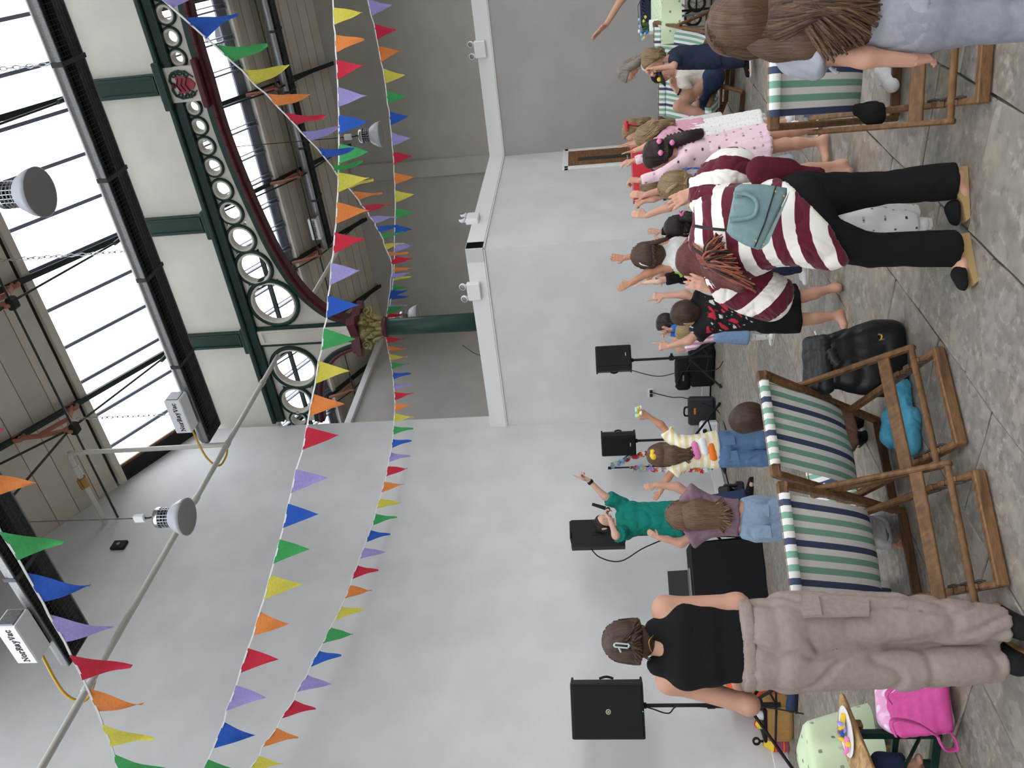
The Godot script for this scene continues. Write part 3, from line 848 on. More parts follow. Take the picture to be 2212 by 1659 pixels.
# ---------- roof trusses ----------
func trusses():
	for i in 8:
		var x = -5.985 + 1.935 * i
		if i > 4 and i % 2 == 1: continue
		var words: String = ["first from the gable wall", "second from the gable wall", "third from the gable wall", "fourth from the gable wall"][i] if i < 4 else ("fifth along the hall" if i == 4 else "farthest along the hall")
		var t = thing("roof_truss", "dark iron roof rafter with tie rods and salmon casting, " + words, "truss", Vector3(x, 8.2, -10.6), "iron roof trusses of the main hall")
		var o = Vector3(0, -8.2, 10.6)
		for sgn in [-1.0, 1.0]:
			var zv: float = -6.4 + sgn * 4.2
			var foot = Vector3(0, roof_y(zv) - 0.05, zv) + o
			var apex = Vector3(0, roof_y(-6.4) - 0.06, -6.4) + o
			var rq = Q.new()
			rq.bar(foot, apex, 0.022, 0.11, Vector3.UP, 0.003)
			rq.bar(foot + Vector3(0, -0.05, 0), apex + Vector3(0, -0.05, 0), 0.08, 0.016, Vector3.UP, 0.003)
			part("rafter", rq, M.iron, t)
			var hub = Vector3(0, 8.86, -6.4 + sgn * 2.08) + o
			var rods = Q.new()
			rods.tube([foot + Vector3(0.0, -0.06, -sgn * 0.06), hub], 0.016, 8)
			rods.tube([hub, apex + Vector3(0, -0.12, 0)], 0.016, 8)
			rods.tube([foot + Vector3(0.02, -0.03, -sgn * 0.1), foot + Vector3(0.02, 0.0, -sgn * 0.45)], 0.03, 8)
			part("tie_rod", rods, M.iron, t)
			if sgn < 0:
				part("cross_tie", Q.new().tube([hub, Vector3(0, 8.86, -4.32) + o], 0.016, 8), M.iron, t)
			var ra = Vector3(0, roof_y(-6.4 + sgn * 2.62) - 0.12, -6.4 + sgn * 2.62) + o
			var rb = Vector3(0, roof_y(-6.4 + sgn * 1.93) - 0.12, -6.4 + sgn * 1.93) + o
			var cq = Q.new()
			var X = Transform3D(Basis(Vector3.FORWARD, PI / 2), Vector3.ZERO)
			for c in [[ra, 0.085, 0.05], [rb, 0.085, 0.045], [hub, 0.08, 0.0]]:
				var hs: float = c[2]
				var R: float = c[1]
				var prof = [Vector2(hs, -0.025), Vector2(R, -0.025), Vector2(R + 0.01, 0), Vector2(R, 0.025), Vector2(hs, 0.025), Vector2(hs, -0.025)]
				cq.lathe(prof, 16, Transform3D(X.basis, c[0]))
			cq.tube(sp([ra, ra.lerp(hub, 0.4) + Vector3(0, 0.0, -sgn * 0.05), hub], 5), 0.045, 8, true, 0.6)
			cq.tube(sp([rb, rb.lerp(hub, 0.5) + Vector3(0, 0.0, -sgn * 0.04), hub], 5), 0.045, 8, true, 0.6)
			cq.tube([ra.lerp(hub, 0.45), rb.lerp(hub, 0.42)], 0.035, 8, true, 0.6)
			part("casting", cq, M.salmon, t, "salmon painted casting with two eyes")
			part("hub_block", Q.new().box(T(hub + Vector3(0, -0.06, sgn * 0.02)), Vector3(0.16, 0.1, 0.14), 0.02), M.black, t)
	for sgn in [-1.0, 1.0]:
		one("longitudinal_rod", Q.new().tube([Vector3(XL - 0.02, 8.8, -6.4 + sgn * 2.08), Vector3(9, 8.8, -6.4 + sgn * 2.08)], 0.016, 8), M.iron, "long black rod tying the trusses to the gable wall" if sgn < 0 else "long black rod on the near side of the ridge", "rod")
	# trusses of the bay beyond
	for i in 9:
		var x = -11.5 + 1.935 * i
		var t = thing("far_truss", "dark rafter with tie rod under the far roof, %s from the far side wall" % ["first", "second", "third", "fourth", "fifth", "sixth", "seventh", "eighth", "ninth"][i], "truss", Vector3(x, 7.6, ZF), "iron trusses beyond the arcade")
		var foot = Vector3(0, -0.08, 0.05); var apex = Vector3(0, 2.15, 4.3)
		var q = Q.new()
		q.bar(foot, apex, 0.03, 0.12, Vector3.UP, 0.003)
		q.bar(foot + Vector3(0, -0.06, 0), apex + Vector3(0, -0.06, 0), 0.09, 0.02, Vector3.UP, 0.003)
		part("rafter", q, M.iron, t)
		var hub = Vector3(0, 0.55, 2.2)
		part("tie_rod", Q.new().tube([foot, hub, apex + Vector3(0, -0.3, 0)], 0.018, 6), M.iron, t)
		var cq = Q.new()
		cq.tube(sp([Vector3(0, 0.72, 1.75), Vector3(0, 0.6, 1.95), hub], 4), 0.055, 8, true, 0.6)
		cq.tube(sp([Vector3(0, 1.15, 2.5), Vector3(0, 0.8, 2.35), hub], 4), 0.055, 8, true, 0.6)
		cq.tube([Vector3(0, 0.7, 1.95), Vector3(0, 0.85, 2.33)], 0.04, 8, true, 0.6)
		part("casting", cq, M.salmon, t)
	one("longitudinal_rod", Q.new().tube([Vector3(-14, 8.15, ZF + 2.2), Vector3(9, 8.15, ZF + 2.2)], 0.018, 6), M.iron, "long black rod under the roof beyond the arcade", "rod")

# ---------- heaters, lamps, pipes ----------
func chain(q: Q, a: Vector3, b: Vector3, link := 0.075, th := 0.006):
	var n = int(a.distance_to(b) / link)
	var d = (b - a).normalized()
	for i in n:
		var c = a.lerp(b, (i + 0.5) / n)
		var s = d.cross(Vector3.RIGHT if i % 2 == 0 else Vector3.FORWARD).normalized()
		var pts = []
		for k in 9:
			var an = TAU * k / 8.0
			pts.append(c + d * (cos(an) * link * 0.62) + s * (sin(an) * link * 0.26))
		q.tube(pts, th, 4, false)
func heater(label: String, x0: float, x1: float, y: float, zc: float, boxside: float, hang: float):
	var t = thing("radiant_heater", label, "heater", Vector3(x0, y, zc), "gas radiant tube heaters under the roof")
	var L = x1 - x0
	var w = 0.21
	# hood: lipped trough
	var rows = []
	for i in 2:
		var x = L * i
		rows.append([Vector3(x, 0.0, w), Vector3(x, 0.1, w + 0.005), Vector3(x, 0.2, w * 0.55), Vector3(x, 0.23, 0), Vector3(x, 0.2, -w * 0.55), Vector3(x, 0.1, -w - 0.005), Vector3(x, 0, -w)])
	var hq = Q.new(); hq.sheet(rows, 0.004)
	part("hood", hq, M.galv, t, "galvanised reflector hood")
	for x in [0.0, L]:
		var eq = Q.new()
		eq.prism(PackedVector2Array([Vector2(-w, 0), Vector2(w, 0), Vector2(w, 0.1), Vector2(w * 0.55, 0.2), Vector2(-w * 0.55, 0.2), Vector2(-w, 0.1)]), 0.006, Transform3D(Basis(Vector3.UP, PI / 2), Vector3(x, 0, 0)))
		part("end_plate", eq, M.galv, t)
	for s in [-1.0, 1.0]:
		part("lip", Q.new().box(T(Vector3(L / 2, 0.03, s * (w + 0.012))), Vector3(L, 0.06, 0.016), 0.004), M.galv, t)
		part("burner_tube", Q.new().tube([Vector3(0.05, 0.11, s * 0.085), Vector3(L - 0.05, 0.11, s * 0.085)], 0.05, 10), M.black, t)
	part("reflector_lining", Q.new().box(T(Vector3(L / 2, 0.196, 0)), Vector3(L - 0.02, 0.006, w * 1.05)), M.darkmetal, t)
	var wires = Q.new()
	var n = int(L / 0.05)
	for i in n:
		var x = L * (i + 0.5) / n
		wires.bar(Vector3(x, 0.0, -w), Vector3(x, 0.0, w), 0.004, 0.004, Vector3.UP, 0.0)
	for i in 9:
		var z = lerpf(-w, w, i / 8.0)
		wires.bar(Vector3(0, 0.002, z), Vector3(L, 0.002, z), 0.004, 0.004, Vector3.UP, 0.0)
	part("wire_guard", wires, M.darkmetal, t).set_meta("kind", "stuff")
	var k = 0
	var xs = 1.23
	while xs < L:
		var sq = Q.new()
		sq.box(T(Vector3(xs, -0.008, 0)), Vector3(0.05, 0.012, w * 2.0 + 0.06), 0.003)
		for s in [-1.0, 1.0]: sq.box(T(Vector3(xs, 0.06, s * (w + 0.02))), Vector3(0.05, 0.12, 0.01), 0.003)
		part("joint_bracket", sq, M.darkmetal, t)
		xs += 1.23
	# burner box with its name
	var bx = Vector3(0.62, 0.13, boxside * (w + 0.15))
	var bb = part("burner_box", Q.new().box(T(bx), Vector3(0.52, 0.22, 0.22), 0.012), M.white, t, "white burner box")
	part("box_neck", Q.new().box(T(Vector3(0.56, 0.12, boxside * (w + 0.02))), Vector3(0.42, 0.16, 0.1), 0.02), M.black, t)
	var tm = TextMesh.new()
	var fnt = SystemFont.new(); fnt.font_names = PackedStringArray(["Droid Serif"]); fnt.font_italic = true; fnt.font_weight = 700
	tm.text = "NorRayVac"; tm.font = fnt; tm.font_size = 32; tm.pixel_size = 0.0025; tm.depth = 0.003
	var lt = part("lettering", tm, M.black, bb)
	lt.transform = Transform3D(Basis(Vector3.UP, 0.0 if boxside > 0 else PI), bx + Vector3(0.0, -0.01, boxside * 0.113))
	part("grille", Q.new().box(T(bx + Vector3(0.265, 0.0, 0)), Vector3(0.012, 0.16, 0.18), 0.004), M.galv, bb)
	# chains
	if hang > 0.0:
		for x in [0.35, 2.75, 4.9]:
			if x < L:
				var cq = Q.new()
				chain(cq, Vector3(x, 0.24, 0), Vector3(x, hang, 0))
				part("chain", cq, M.steel, t)
	return t

func lamp(label: String, at: Vector3, top: float):
	var t = thing("pendant_lamp", label, "lamp", at, "grey high-bay pendant lamps")
	var sh = Q.new()
	sh.lathe([Vector2(0.115, 0.185), Vector2(0.15, 0.15), Vector2(0.195, 0.07), Vector2(0.213, 0.0), Vector2(0.208, 0.0), Vector2(0.19, 0.07), Vector2(0.146, 0.148), Vector2(0.11, 0.18)], 32)
	part("shade", sh, M.lamp_shade, t, "pale translucent bell shade")
	part("diffuser", Q.new().lathe([Vector2(0, 0.012), Vector2(0.12, 0.012), Vector2(0.2065, 0.002)], 32), M.lamp_lens, t, "unlit dark grey diffuser")
	var fins = Q.new()
	for k in 20:
		var an = TAU * k / 20.0
		fins.box(Transform3D(Basis(Vector3.UP, -an), Vector3(cos(an) * 0.085, 0.245, sin(an) * 0.085)), Vector3(0.06, 0.13, 0.006), 0.0)
	for y in [0.2, 0.235, 0.27]: fins.lathe([Vector2(0.108, y - 0.003), Vector2(0.117, y - 0.003), Vector2(0.117, y + 0.003), Vector2(0.108, y + 0.003)], 24)
	part("heat_sink", fins, M.steel, t)
	part("core", Q.new().lathe([Vector2(0, 0.18), Vector2(0.06, 0.18), Vector2(0.06, 0.31), Vector2(0, 0.31)], 16), M.black, t)
	part("cap", Q.new().lathe([Vector2(0.118, 0.305), Vector2(0.118, 0.35), Vector2(0.1, 0.37), Vector2(0.03, 0.375), Vector2(0, 0.38)], 24), M.steel, t)
	var hk = Q.new(); hk.tube([Vector3(0, 0.37, 0), Vector3(0.012, 0.42, 0), Vector3(0, 0.46, 0), Vector3(0, 0.52, 0)], 0.01, 6)
	part("hook", hk, M.black, t)
	part("junction_box", Q.new().box(T(Vector3(0, 0.57, 0)), Vector3(0.09, 0.13, 0.06), 0.01), M.white, t)
	part("cable", Q.new().tube([Vector3(0, 0.62, 0), Vector3(0.0, top - at.y, 0)], 0.007, 6), M.darkmetal, t)

func services():
	heater("long radiant heater with wire guard hanging beside the cream fascia", -6.3, 1.2, 6.95, -8.67, 1.0, 1.9)
	heater("near radiant heater hanging high over the white wall above bunting", -6.3, -1.5, 7.0, -5.08, 1.0, 1.8)
	heater("distant radiant heater seen through the iron arch", -7.6, 1.5, 8.0, -18.0, 1.0, 0.0)
	lamp("large near pendant lamp below the roof glazing", P(88, 415, 6.41), 10.5)
	lamp("pendant lamp hanging in front of the white gable wall", P(405, 1116, 8.67), 10.5)
	lamp("small pendant lamp beyond the arcade in front of dim wall", P(824, 290, 13.17), 9.25)
	lamp("farthest pendant lamp half hidden behind the green column", P(903, 680, 16.75), 9.8)
	lamp("dark pendant lamp seen against the far glazing", P(474, 80, 17.8), 9.8)
	# gas pipe along the gable
	var g = thing("gas_pipe", "grey gas pipe running level along the white gable wall and through the arcade", "pipe", Vector3(-6.3, 6.68, -3.0))
	var o = Vector3(6.3, -6.68, 3.0)
	part("main", Q.new().tube([Vector3(-6.3, 6.68, 3.0) + o, Vector3(-6.3, 6.68, -14.6) + o], 0.035, 12), M.pipe, g)
	part("riser", Q.new().tube(sp([Vector3(-6.3, 6.68, -8.4) + o, Vector3(-6.32, 7.8, -8.4) + o, Vector3(-6.33, 8.85, -8.4) + o, Vector3(-6.36, 8.98, -8.4) + o, Vector3(-6.5, 8.99, -8.39) + o], 4), 0.033, 12), M.pipe, g)
	part("branch", Q.new().tube([Vector3(-6.48, 8.99, -8.39) + o, Vector3(-7.62, 8.93, -8.37) + o], 0.038, 12), M.pipe, g)
	var cl = Q.new()
	for z in [-4.6, -7.3, -8.4, -9.9]: cl.tube([Vector3(-6.3, 6.68, z - 0.045) + o, Vector3(-6.3, 6.68, z + 0.045) + o], 0.045, 12)
	cl.tube([Vector3(-6.55, 8.985, -8.39) + o, Vector3(-6.72, 8.975, -8.39) + o], 0.052, 12)
	part("coupling", cl, M.pipe, g)
	var va = Q.new(); va.tube([Vector3(-6.76, 8.97, -8.39) + o, Vector3(-6.92, 8.965, -8.39) + o], 0.06, 10); va.bar(Vector3(-6.76, 8.99, -8.32) + o, Vector3(-6.92, 8.97, -8.31) + o, 0.02, 0.035)
	part("valve", va, M.brass, g, "brass valve with yellow lever")
	# hoses
	var h1 = Q.new(); h1.tube(sp([Vector3(-5.94, 7.02, -8.3), Vector3(-6.25, 6.85, -8.1), Vector3(-6.42, 6.72, -8.1), Vector3(-6.4, 6.68, -8.3), Vector3(-6.3, 6.69, -8.42)], 5), 0.014, 8)
	one("gas_hose", h1, M.hose, "yellow gas hose looping from the long heater to the pipe", "hose", "")
	var h2 = Q.new(); h2.tube(sp([Vector3(-5.94, 7.06, -4.72), Vector3(-6.35, 6.95, -4.6), Vector3(-6.5, 6.8, -4.6), Vector3(-6.42, 6.72, -4.7), Vector3(-6.3, 6.69, -4.8)], 5), 0.014, 8)
	one("gas_hose", h2, M.hose, "yellow gas hose looping from the near heater", "hose", "")
	var wb = thing("wall_box", "small black box fixed high on the white gable wall", "box", Vector3(XL, 8.47, -7.87))
	part("body", Q.new().box(T(Vector3(0.025, 0, 0)), Vector3(0.05, 0.2, 0.16), 0.008), M.black, wb)
	part("eye", Q.new().tube([Vector3(0.05, 0, 0), Vector3(0.062, 0, 0)], 0.025, 12), M.galv, wb)
	# emergency lights on the fascia
	var em = [[Vector3(-2.73, 3.36, ZC + 0.06), 0.0, "emergency light on the fascia at the far right of the back wall"], [Vector3(XB + 0.06, 3.41, -11.32), PI / 2, "emergency light on the fascia beside the corner of the side wall"], [Vector3(-5.18, 3.37, ZA + 0.06), 0.0, "emergency light on the fascia of the front wall near the column"]]
	for e in em:
		var t = thing("emergency_light", e[2], "emergency light", e[0], "twin-spot emergency lights")
		t.rotation.y = e[1]
		part("housing", Q.new().box(T(Vector3(0, -0.02, 0)), Vector3(0.27, 0.19, 0.09), 0.012), M.white, t)
		for s in [-1.0, 1.0]:
			var X = Transform3D(Basis(Vector3.RIGHT, PI / 2 - 0.25) , Vector3(s * 0.095, 0.125, 0.02))
			var hd = part("spot_head", Q.new().lathe([Vector2(0, -0.03), Vector2(0.03, -0.03), Vector2(0.05, 0.0), Vector2(0.05, 0.025), Vector2(0.04, 0.03)], 18, X), M.white, t)
			part("lens", Q.new().lathe([Vector2(0.042, 0.022), Vector2(0.02, 0.03), Vector2(0, 0.032)], 14, X), M.galv, hd)
			part("bracket", Q.new().bar(Vector3(s * 0.095, 0.06, 0), Vector3(s * 0.095, 0.11, 0), 0.03, 0.03), M.white, t)
	# loose cables
	one("loose_cable", Q.new().tube(sp([Vector3(-6.35, 3.42, ZA - 0.1), Vector3(-6.25, 3.5, ZA - 0.02), Vector3(-6.12, 3.66, ZA - 0.05)], 5), 0.006, 5), M.darkmetal, "short loose wire sticking up at the foot of the green column", "cable")

# ---------- bunting ----------
func bunting(label: String, flags: Array, ds: Array, start: int, lean: float, flen: float, step := 1, order := []):
	# flags: [xa, ya, xb, yb] top edge of each flag in the picture; ds: [y, depth] table
	var depth = func(y: float) -> float:
		for i in ds.size() - 1:
			if y <= ds[i + 1][0] or i == ds.size() - 2:
				return lerpf(ds[i][1], ds[i + 1][1], (y - ds[i][0]) / (ds[i + 1][0] - ds[i][0]))
		return ds[0][1]
	var f0: Array = flags[0]
	var base = P(f0[0], f0[1], depth.call(f0[1]))
	var t = thing("bunting", label, "bunting", base, "strings of rainbow bunting")
	var tape = []
	var cols = ["yellow", "orange", "red", "lilac", "blue", "green"]
	for i in flags.size():
		var f: Array = flags[i]
		var a = P(f[0], f[1], depth.call(f[1])) - base
		var b = P(f[2], f[3], depth.call(f[3])) - base
		tape.append(a); tape.append(b)
		var ev = b - a
		var side = ev.cross(Vector3.UP).normalized()
		var ph = rng.randf() * TAU
		var bend = rng.randf_range(-0.035, 0.035)
		var tip = (a + b) * 0.5 + Vector3.DOWN * flen * rng.randf_range(0.97, 1.03) + RH * lean * flen + side * bend
		tip += ev * rng.randf_range(-0.08, 0.08)
		var rows = []
		for r in 8:
			var v = r / 7.0
			var row = []
			for c in 5:
				var u = c / 4.0
				var pt = a.lerp(b, u).lerp(tip, v * 0.995)
				pt += side * (sin(v * 5.0 + ph + u * 2.0) * 0.012 * (0.3 + v) + sin(u * 7.0 + ph) * 0.008 * (1 - v))
				pt += ev * (sin(v * PI) * 0.03 * sin(ph))
				row.append(pt)
			rows.append(row)
		var nm: String = cols[posmod(start + step * i, 6)] if order.is_empty() else cols[order[i]]
		part("flag", Q.new().sheet(rows, 0.0012), M["flag_" + nm], t, nm + " triangular flag")
	var tq = Q.new()
	var tq_pts = tape
	for i in tq_pts.size() - 1:
		tq.bar(tq_pts[i], tq_pts[i + 1], 0.004, 0.014, Vector3.UP, 0.0)
	part("tape", tq, M.white, t, "white tape")

func all_bunting():
	rng.seed = 5
	# two on their own at the top, above the near heater
	bunting("nearest bunting at the upper edge in front of the near heater", [[-135, 905, -108, 958], [-55, 1020, -28, 1080], [0, 1147, 40, 1209], [57, 1240, 93, 1302], [106, 1330, 140, 1387], [152, 1413, 180, 1467], [190, 1490, 212, 1539], [221, 1564, 240, 1610], [246, 1630, 262, 1680], [270, 1705, 285, 1755]], [[900, 3.7], [1240, 3.95], [1610, 4.35], [1800, 4.6]], 1, -0.02, 0.3, 1, [2, 1, 5, 4, 3, 2, 1, 0, 5, 4])
	bunting("middle bunting of large flags crossing the whole hall", [[719, -42, 719, -2], [720, 15, 721, 55], [724, 73, 725, 113], [727, 131, 729, 172], [730, 190, 731, 232], [732, 248, 732, 291], [732, 309, 732, 355], [731, 374, 730, 417], [728, 438, 726, 484], [723, 503, 720, 548], [716, 569, 713, 617], [709, 640, 706, 687], [700, 709, 695, 757], [688, 780, 681, 829], [676, 850, 667, 899], [663, 922, 654, 972], [640, 1014, 629, 1066], [623, 1088, 612, 1141], [605, 1165, 591, 1218], [584, 1242, 570, 1295], [561, 1321, 546, 1374], [536, 1400, 518, 1454], [511, 1480, 489, 1536], [484, 1560, 460, 1617], [450, 1640, 425, 1697], [412, 1720, 385, 1778]], [[-50, 8.2], [250, 7.7], [560, 7.3], [830, 7.0], [1250, 6.6], [1800, 6.0]], 5, 0.02, 0.3)
	bunting("lower bunting of small flags from the column to the far left", [[834, 729, 836, 742], [837, 748, 839, 760], [841, 766, 843, 779], [845, 784, 846, 797], [848, 804, 849, 819], [850, 827, 851, 841], [852, 848, 853, 865], [853, 873, 853, 889], [852, 894, 851, 912], [850, 920, 849, 938], [848, 948, 846, 967], [844, 977, 840, 997], [838, 1007, 834, 1030], [830, 1042, 824, 1064], [821, 1076, 813, 1099], [811, 1110, 805, 1134], [800, 1145, 791, 1170], [787, 1182, 776, 1208], [772, 1221, 760, 1250], [757, 1265, 745, 1294], [738, 1309, 723, 1340], [714, 1355, 697, 1391], [689, 1405, 670, 1440], [664, 1457, 640, 1495], [635, 1512, 608, 1551], [598, 1573, 566, 1613], [560, 1635, 530, 1672], [516, 1700, 480, 1740]], [[729, 13.6], [850, 12.3], [1000, 11.2], [1200, 9.8], [1400, 8.6], [1613, 7.6], [1800, 6.8]], 2, 0.03, 0.3, -1)
	bunting("lower bunting of small flags from the column to the far right", [[833, 688, 838, 676], [840, 668, 842, 658], [844, 648, 846, 636], [847, 628, 848, 616], [849, 607, 850, 596], [851, 588, 851, 577], [852, 568, 852, 553], [852, 545, 852, 522], [852, 509, 853, 486], [853, 474, 854, 449], [854, 438, 853, 411], [853, 398, 851, 372], [851, 356, 849, 328], [847, 316, 845, 285], [843, 271, 841, 240], [837, 225, 834, 195], [832, 181, 827, 148], [823, 134, 817, 100], [814, 86, 808, 52], [802, 35, 794, -2], [788, -15, 780, -52]], [[-52, 10.6], [35, 11.0], [200, 11.8], [350, 12.3], [560, 12.8], [700, 13.4]], 2, 0.0, 0.3)
	bunting("steep bunting rising from the column to the upper right corner", [[832, 700, 834, 690], [835, 682, 838, 662], [839, 648, 843, 628], [844, 604, 847, 590], [847, 573, 844, 560], [842, 555, 837, 545], [834, 538, 829, 527], [828, 518, 822, 506], [820, 502, 811, 488], [810, 481, 797, 466], [795, 458, 780, 442], [775, 432, 761, 415], [755, 408, 740, 392], [727, 376, 716, 358], [705, 345, 686, 321], [673, 308, 650, 285], [640, 272, 615, 246], [601, 232, 574, 202], [553, 186, 523, 152], [505, 137, 466, 100], [445, 82, 400, 42], [375, 20, 325, -25]], [[-25, 4.3], [60, 4.65], [120, 5.1], [220, 5.9], [330, 6.9], [430, 8.6], [500, 10.2], [560, 12.0], [700, 13.3]], 0, 0.12, 0.29, -1)
# ---------- deckchairs ----------
func deckchair(label: String, back: Vector3, f: Vector3, stripe: float, fwd_top := 0.25):
	f = Vector3(f.x, 0, f.z).normalized()
	var sd = f.cross(Vector3.UP).normalized()       # to the sitter's right
	var t = thing("deckchair", label, "deckchair", Vector3(back.x, 0, back.z), "striped canvas deckchairs")
	var L = func(x: float, y: float, z: float) -> Vector3: return sd * x + Vector3.UP * y + f * z
	var topf = fwd_top; var toph = 0.80
	# back frame
	rails(t, "back_rail", L, 0.27, Vector2(topf, toph), Vector2(1.0, 0.025), 0.032, 0.05)
	part("top_bar", Q.new().bar(L.call(-0.285, toph, topf + 0.005), L.call(0.285, toph, topf + 0.005), 0.05, 0.034, f, 0.008), M.wood, t)
	part("floor_bar", Q.new().bar(L.call(-0.26, 0.03, 0.99), L.call(0.26, 0.03, 0.99), 0.03, 0.045, Vector3.UP, 0.005), M.wood_dark, t)
	# seat frame
	rails(t, "seat_rail", L, 0.232, Vector2(0.0, 0.03), Vector2(1.2, 0.4), 0.03, 0.046)
	part("rear_bar", Q.new().bar(L.call(-0.245, 0.03, 0.0), L.call(0.245, 0.03, 0.0), 0.034, 0.052, Vector3.UP, 0.006), M.wood, t)
	part("front_bar", Q.new().bar(L.call(-0.23, 0.4, 1.2), L.call(0.23, 0.4, 1.2), 0.03, 0.04, Vector3.UP, 0.006), M.wood, t)
	for s in [-1.0, 1.0]:
		for k in 3:
			var z = 0.07 + 0.075 * k
			var y = 0.03 + z * 0.3083 + 0.036
			part("notch_block", Q.new().bar(L.call(s * 0.232, y - 0.006, z + 0.025), L.call(s * 0.232, y + 0.009, z + 0.06), 0.03, 0.028, Vector3.UP, 0.006), M.wood, t)
			part("hook", Q.new().tube([L.call(s * 0.215, y - 0.03, z + 0.01), L.call(s * 0.21, y - 0.005, z + 0.015), L.call(s * 0.215, y + 0.012, z + 0.035)], 0.006, 6), M.darkmetal, t)
	# prop frame
	var pv = Vector2(lerpf(topf, 1.0, 0.33), lerpf(toph, 0.025, 0.33)); var dw = Vector2(0.11, 0.105)
	rails(t, "prop_rail", L, 0.305, pv - (dw - pv).normalized() * 0.05, dw + (dw - pv).normalized() * 0.02, 0.026, 0.042)
	part("dowel", Q.new().tube([L.call(-0.3, dw.y, dw.x), L.call(0.3, dw.y, dw.x)], 0.016, 12), M.wood, t)
	var cb = pv.lerp(dw, 0.76)
	part("prop_bar", Q.new().bar(L.call(-0.3, cb.y, cb.x), L.call(0.3, cb.y, cb.x), 0.018, 0.06, L.call(0, pv.y - dw.y, pv.x - dw.x).normalized(), 0.004), M.wood, t)
	for s in [-1.0, 1.0]: part("bolt", Q.new().tube([L.call(s * 0.25, pv.y, pv.x), L.call(s * 0.325, pv.y, pv.x)], 0.008, 8), M.steel, t)
	# canvas: over the top bar, sagging to the front bar
	var prof = [Vector2(topf + 0.045, toph - 0.05), Vector2(topf + 0.03, toph + 0.012), Vector2(topf, toph + 0.026), Vector2(topf - 0.03, toph + 0.01), Vector2(topf - 0.022, toph - 0.025)]
	var c0 = Vector2(topf + 0.02, toph - 0.03); var c3 = Vector2(1.2, 0.425)
	var c1 = Vector2(topf + 0.30, 0.38); var c2 = Vector2(0.80, 0.02)
	for i in 17:
		prof.append(c0.bezier_interpolate(c1, c2, c3, i / 16.0))
	prof.append(Vector2(1.225, 0.4)); prof.append(Vector2(1.21, 0.37))
	var rows = []
	for i in prof.size():
		var p: Vector2 = prof[i]
		var row = []
		var wid = 0.225
		for j in 13:
			var u = j / 12.0 * 2.0 - 1.0
			row.append(L.call(u * wid, p.y + (0.012 * u * u if i > 6 and i < 22 else 0.0), p.x))
		rows.append(row)
	var cq = Q.new(); cq.sheet(rows, 0.002, 2.5, 1.0)
	var cm: StandardMaterial3D = M.canvas.duplicate(); cm.uv1_offset = Vector3(stripe, 0, 0)
	part("canvas", cq, cm, t, "canvas with white, green and navy stripes")
	return t
func rails(t: Node3D, called: String, L: Callable, x: float, p0: Vector2, p1: Vector2, w: float, hgt: float):
	for s in [-1.0, 1.0]:
		part(called, Q.new().bar(L.call(s * x, p0.y, p0.x), L.call(s * x, p1.y, p1.x), w, hgt, L.call(0, 1, 0.3), 0.007), M.wood, t)

# ---------- sound gear ----------
func tripod_parts(t: Node3D, hgt: float, spread: float, turn: float):
	part("pole", Q.new().tube([Vector3(0, 0.12, 0), Vector3(0, hgt * 0.55, 0)], 0.0225, 12), M.black, t)
	part("inner_pole", Q.new().tube([Vector3(0, hgt * 0.5, 0), Vector3(0, hgt, 0)], 0.0175, 12), M.black, t)
	part("collar", Q.new().tube([Vector3(0, hgt * 0.52, 0), Vector3(0, hgt * 0.57, 0)], 0.034, 12), M.black, t)
	part("knob", Q.new().tube([Vector3(0.03, hgt * 0.545, 0), Vector3(0.075, hgt * 0.545, 0.01)], 0.018, 8), M.black, t)
	part("hub", Q.new().tube([Vector3(0, 0.34, 0), Vector3(0, 0.42, 0)], 0.04, 12), M.black, t)
	for k in 3:
		var an = turn + TAU * k / 3.0
		var d = Vector3(cos(an), 0, sin(an))
		var leg = part("leg", Q.new().tube([d * 0.035 + Vector3(0, 0.4, 0), d * spread + Vector3(0, 0.022, 0)], 0.015, 8), M.black, t)
		part("rubber_foot", Q.new().tube([d * (spread - 0.03) + Vector3(0, 0.04, 0), d * (spread + 0.02) + Vector3(0, 0.016, 0)], 0.02, 8), M.blackgloss, leg)
		part("brace", Q.new().bar(Vector3(0, 0.16, 0) + d * 0.02, d * spread * 0.55 + Vector3(0, 0.2, 0), 0.008, 0.02), M.black, t)
func stand(label: String, at: Vector3, hgt: float, spread: float, turn: float):
	var t = thing("speaker_stand", label, "speaker stand", at, "black tripod speaker stands")
	tripod_parts(t, hgt, spread, turn)
	return t
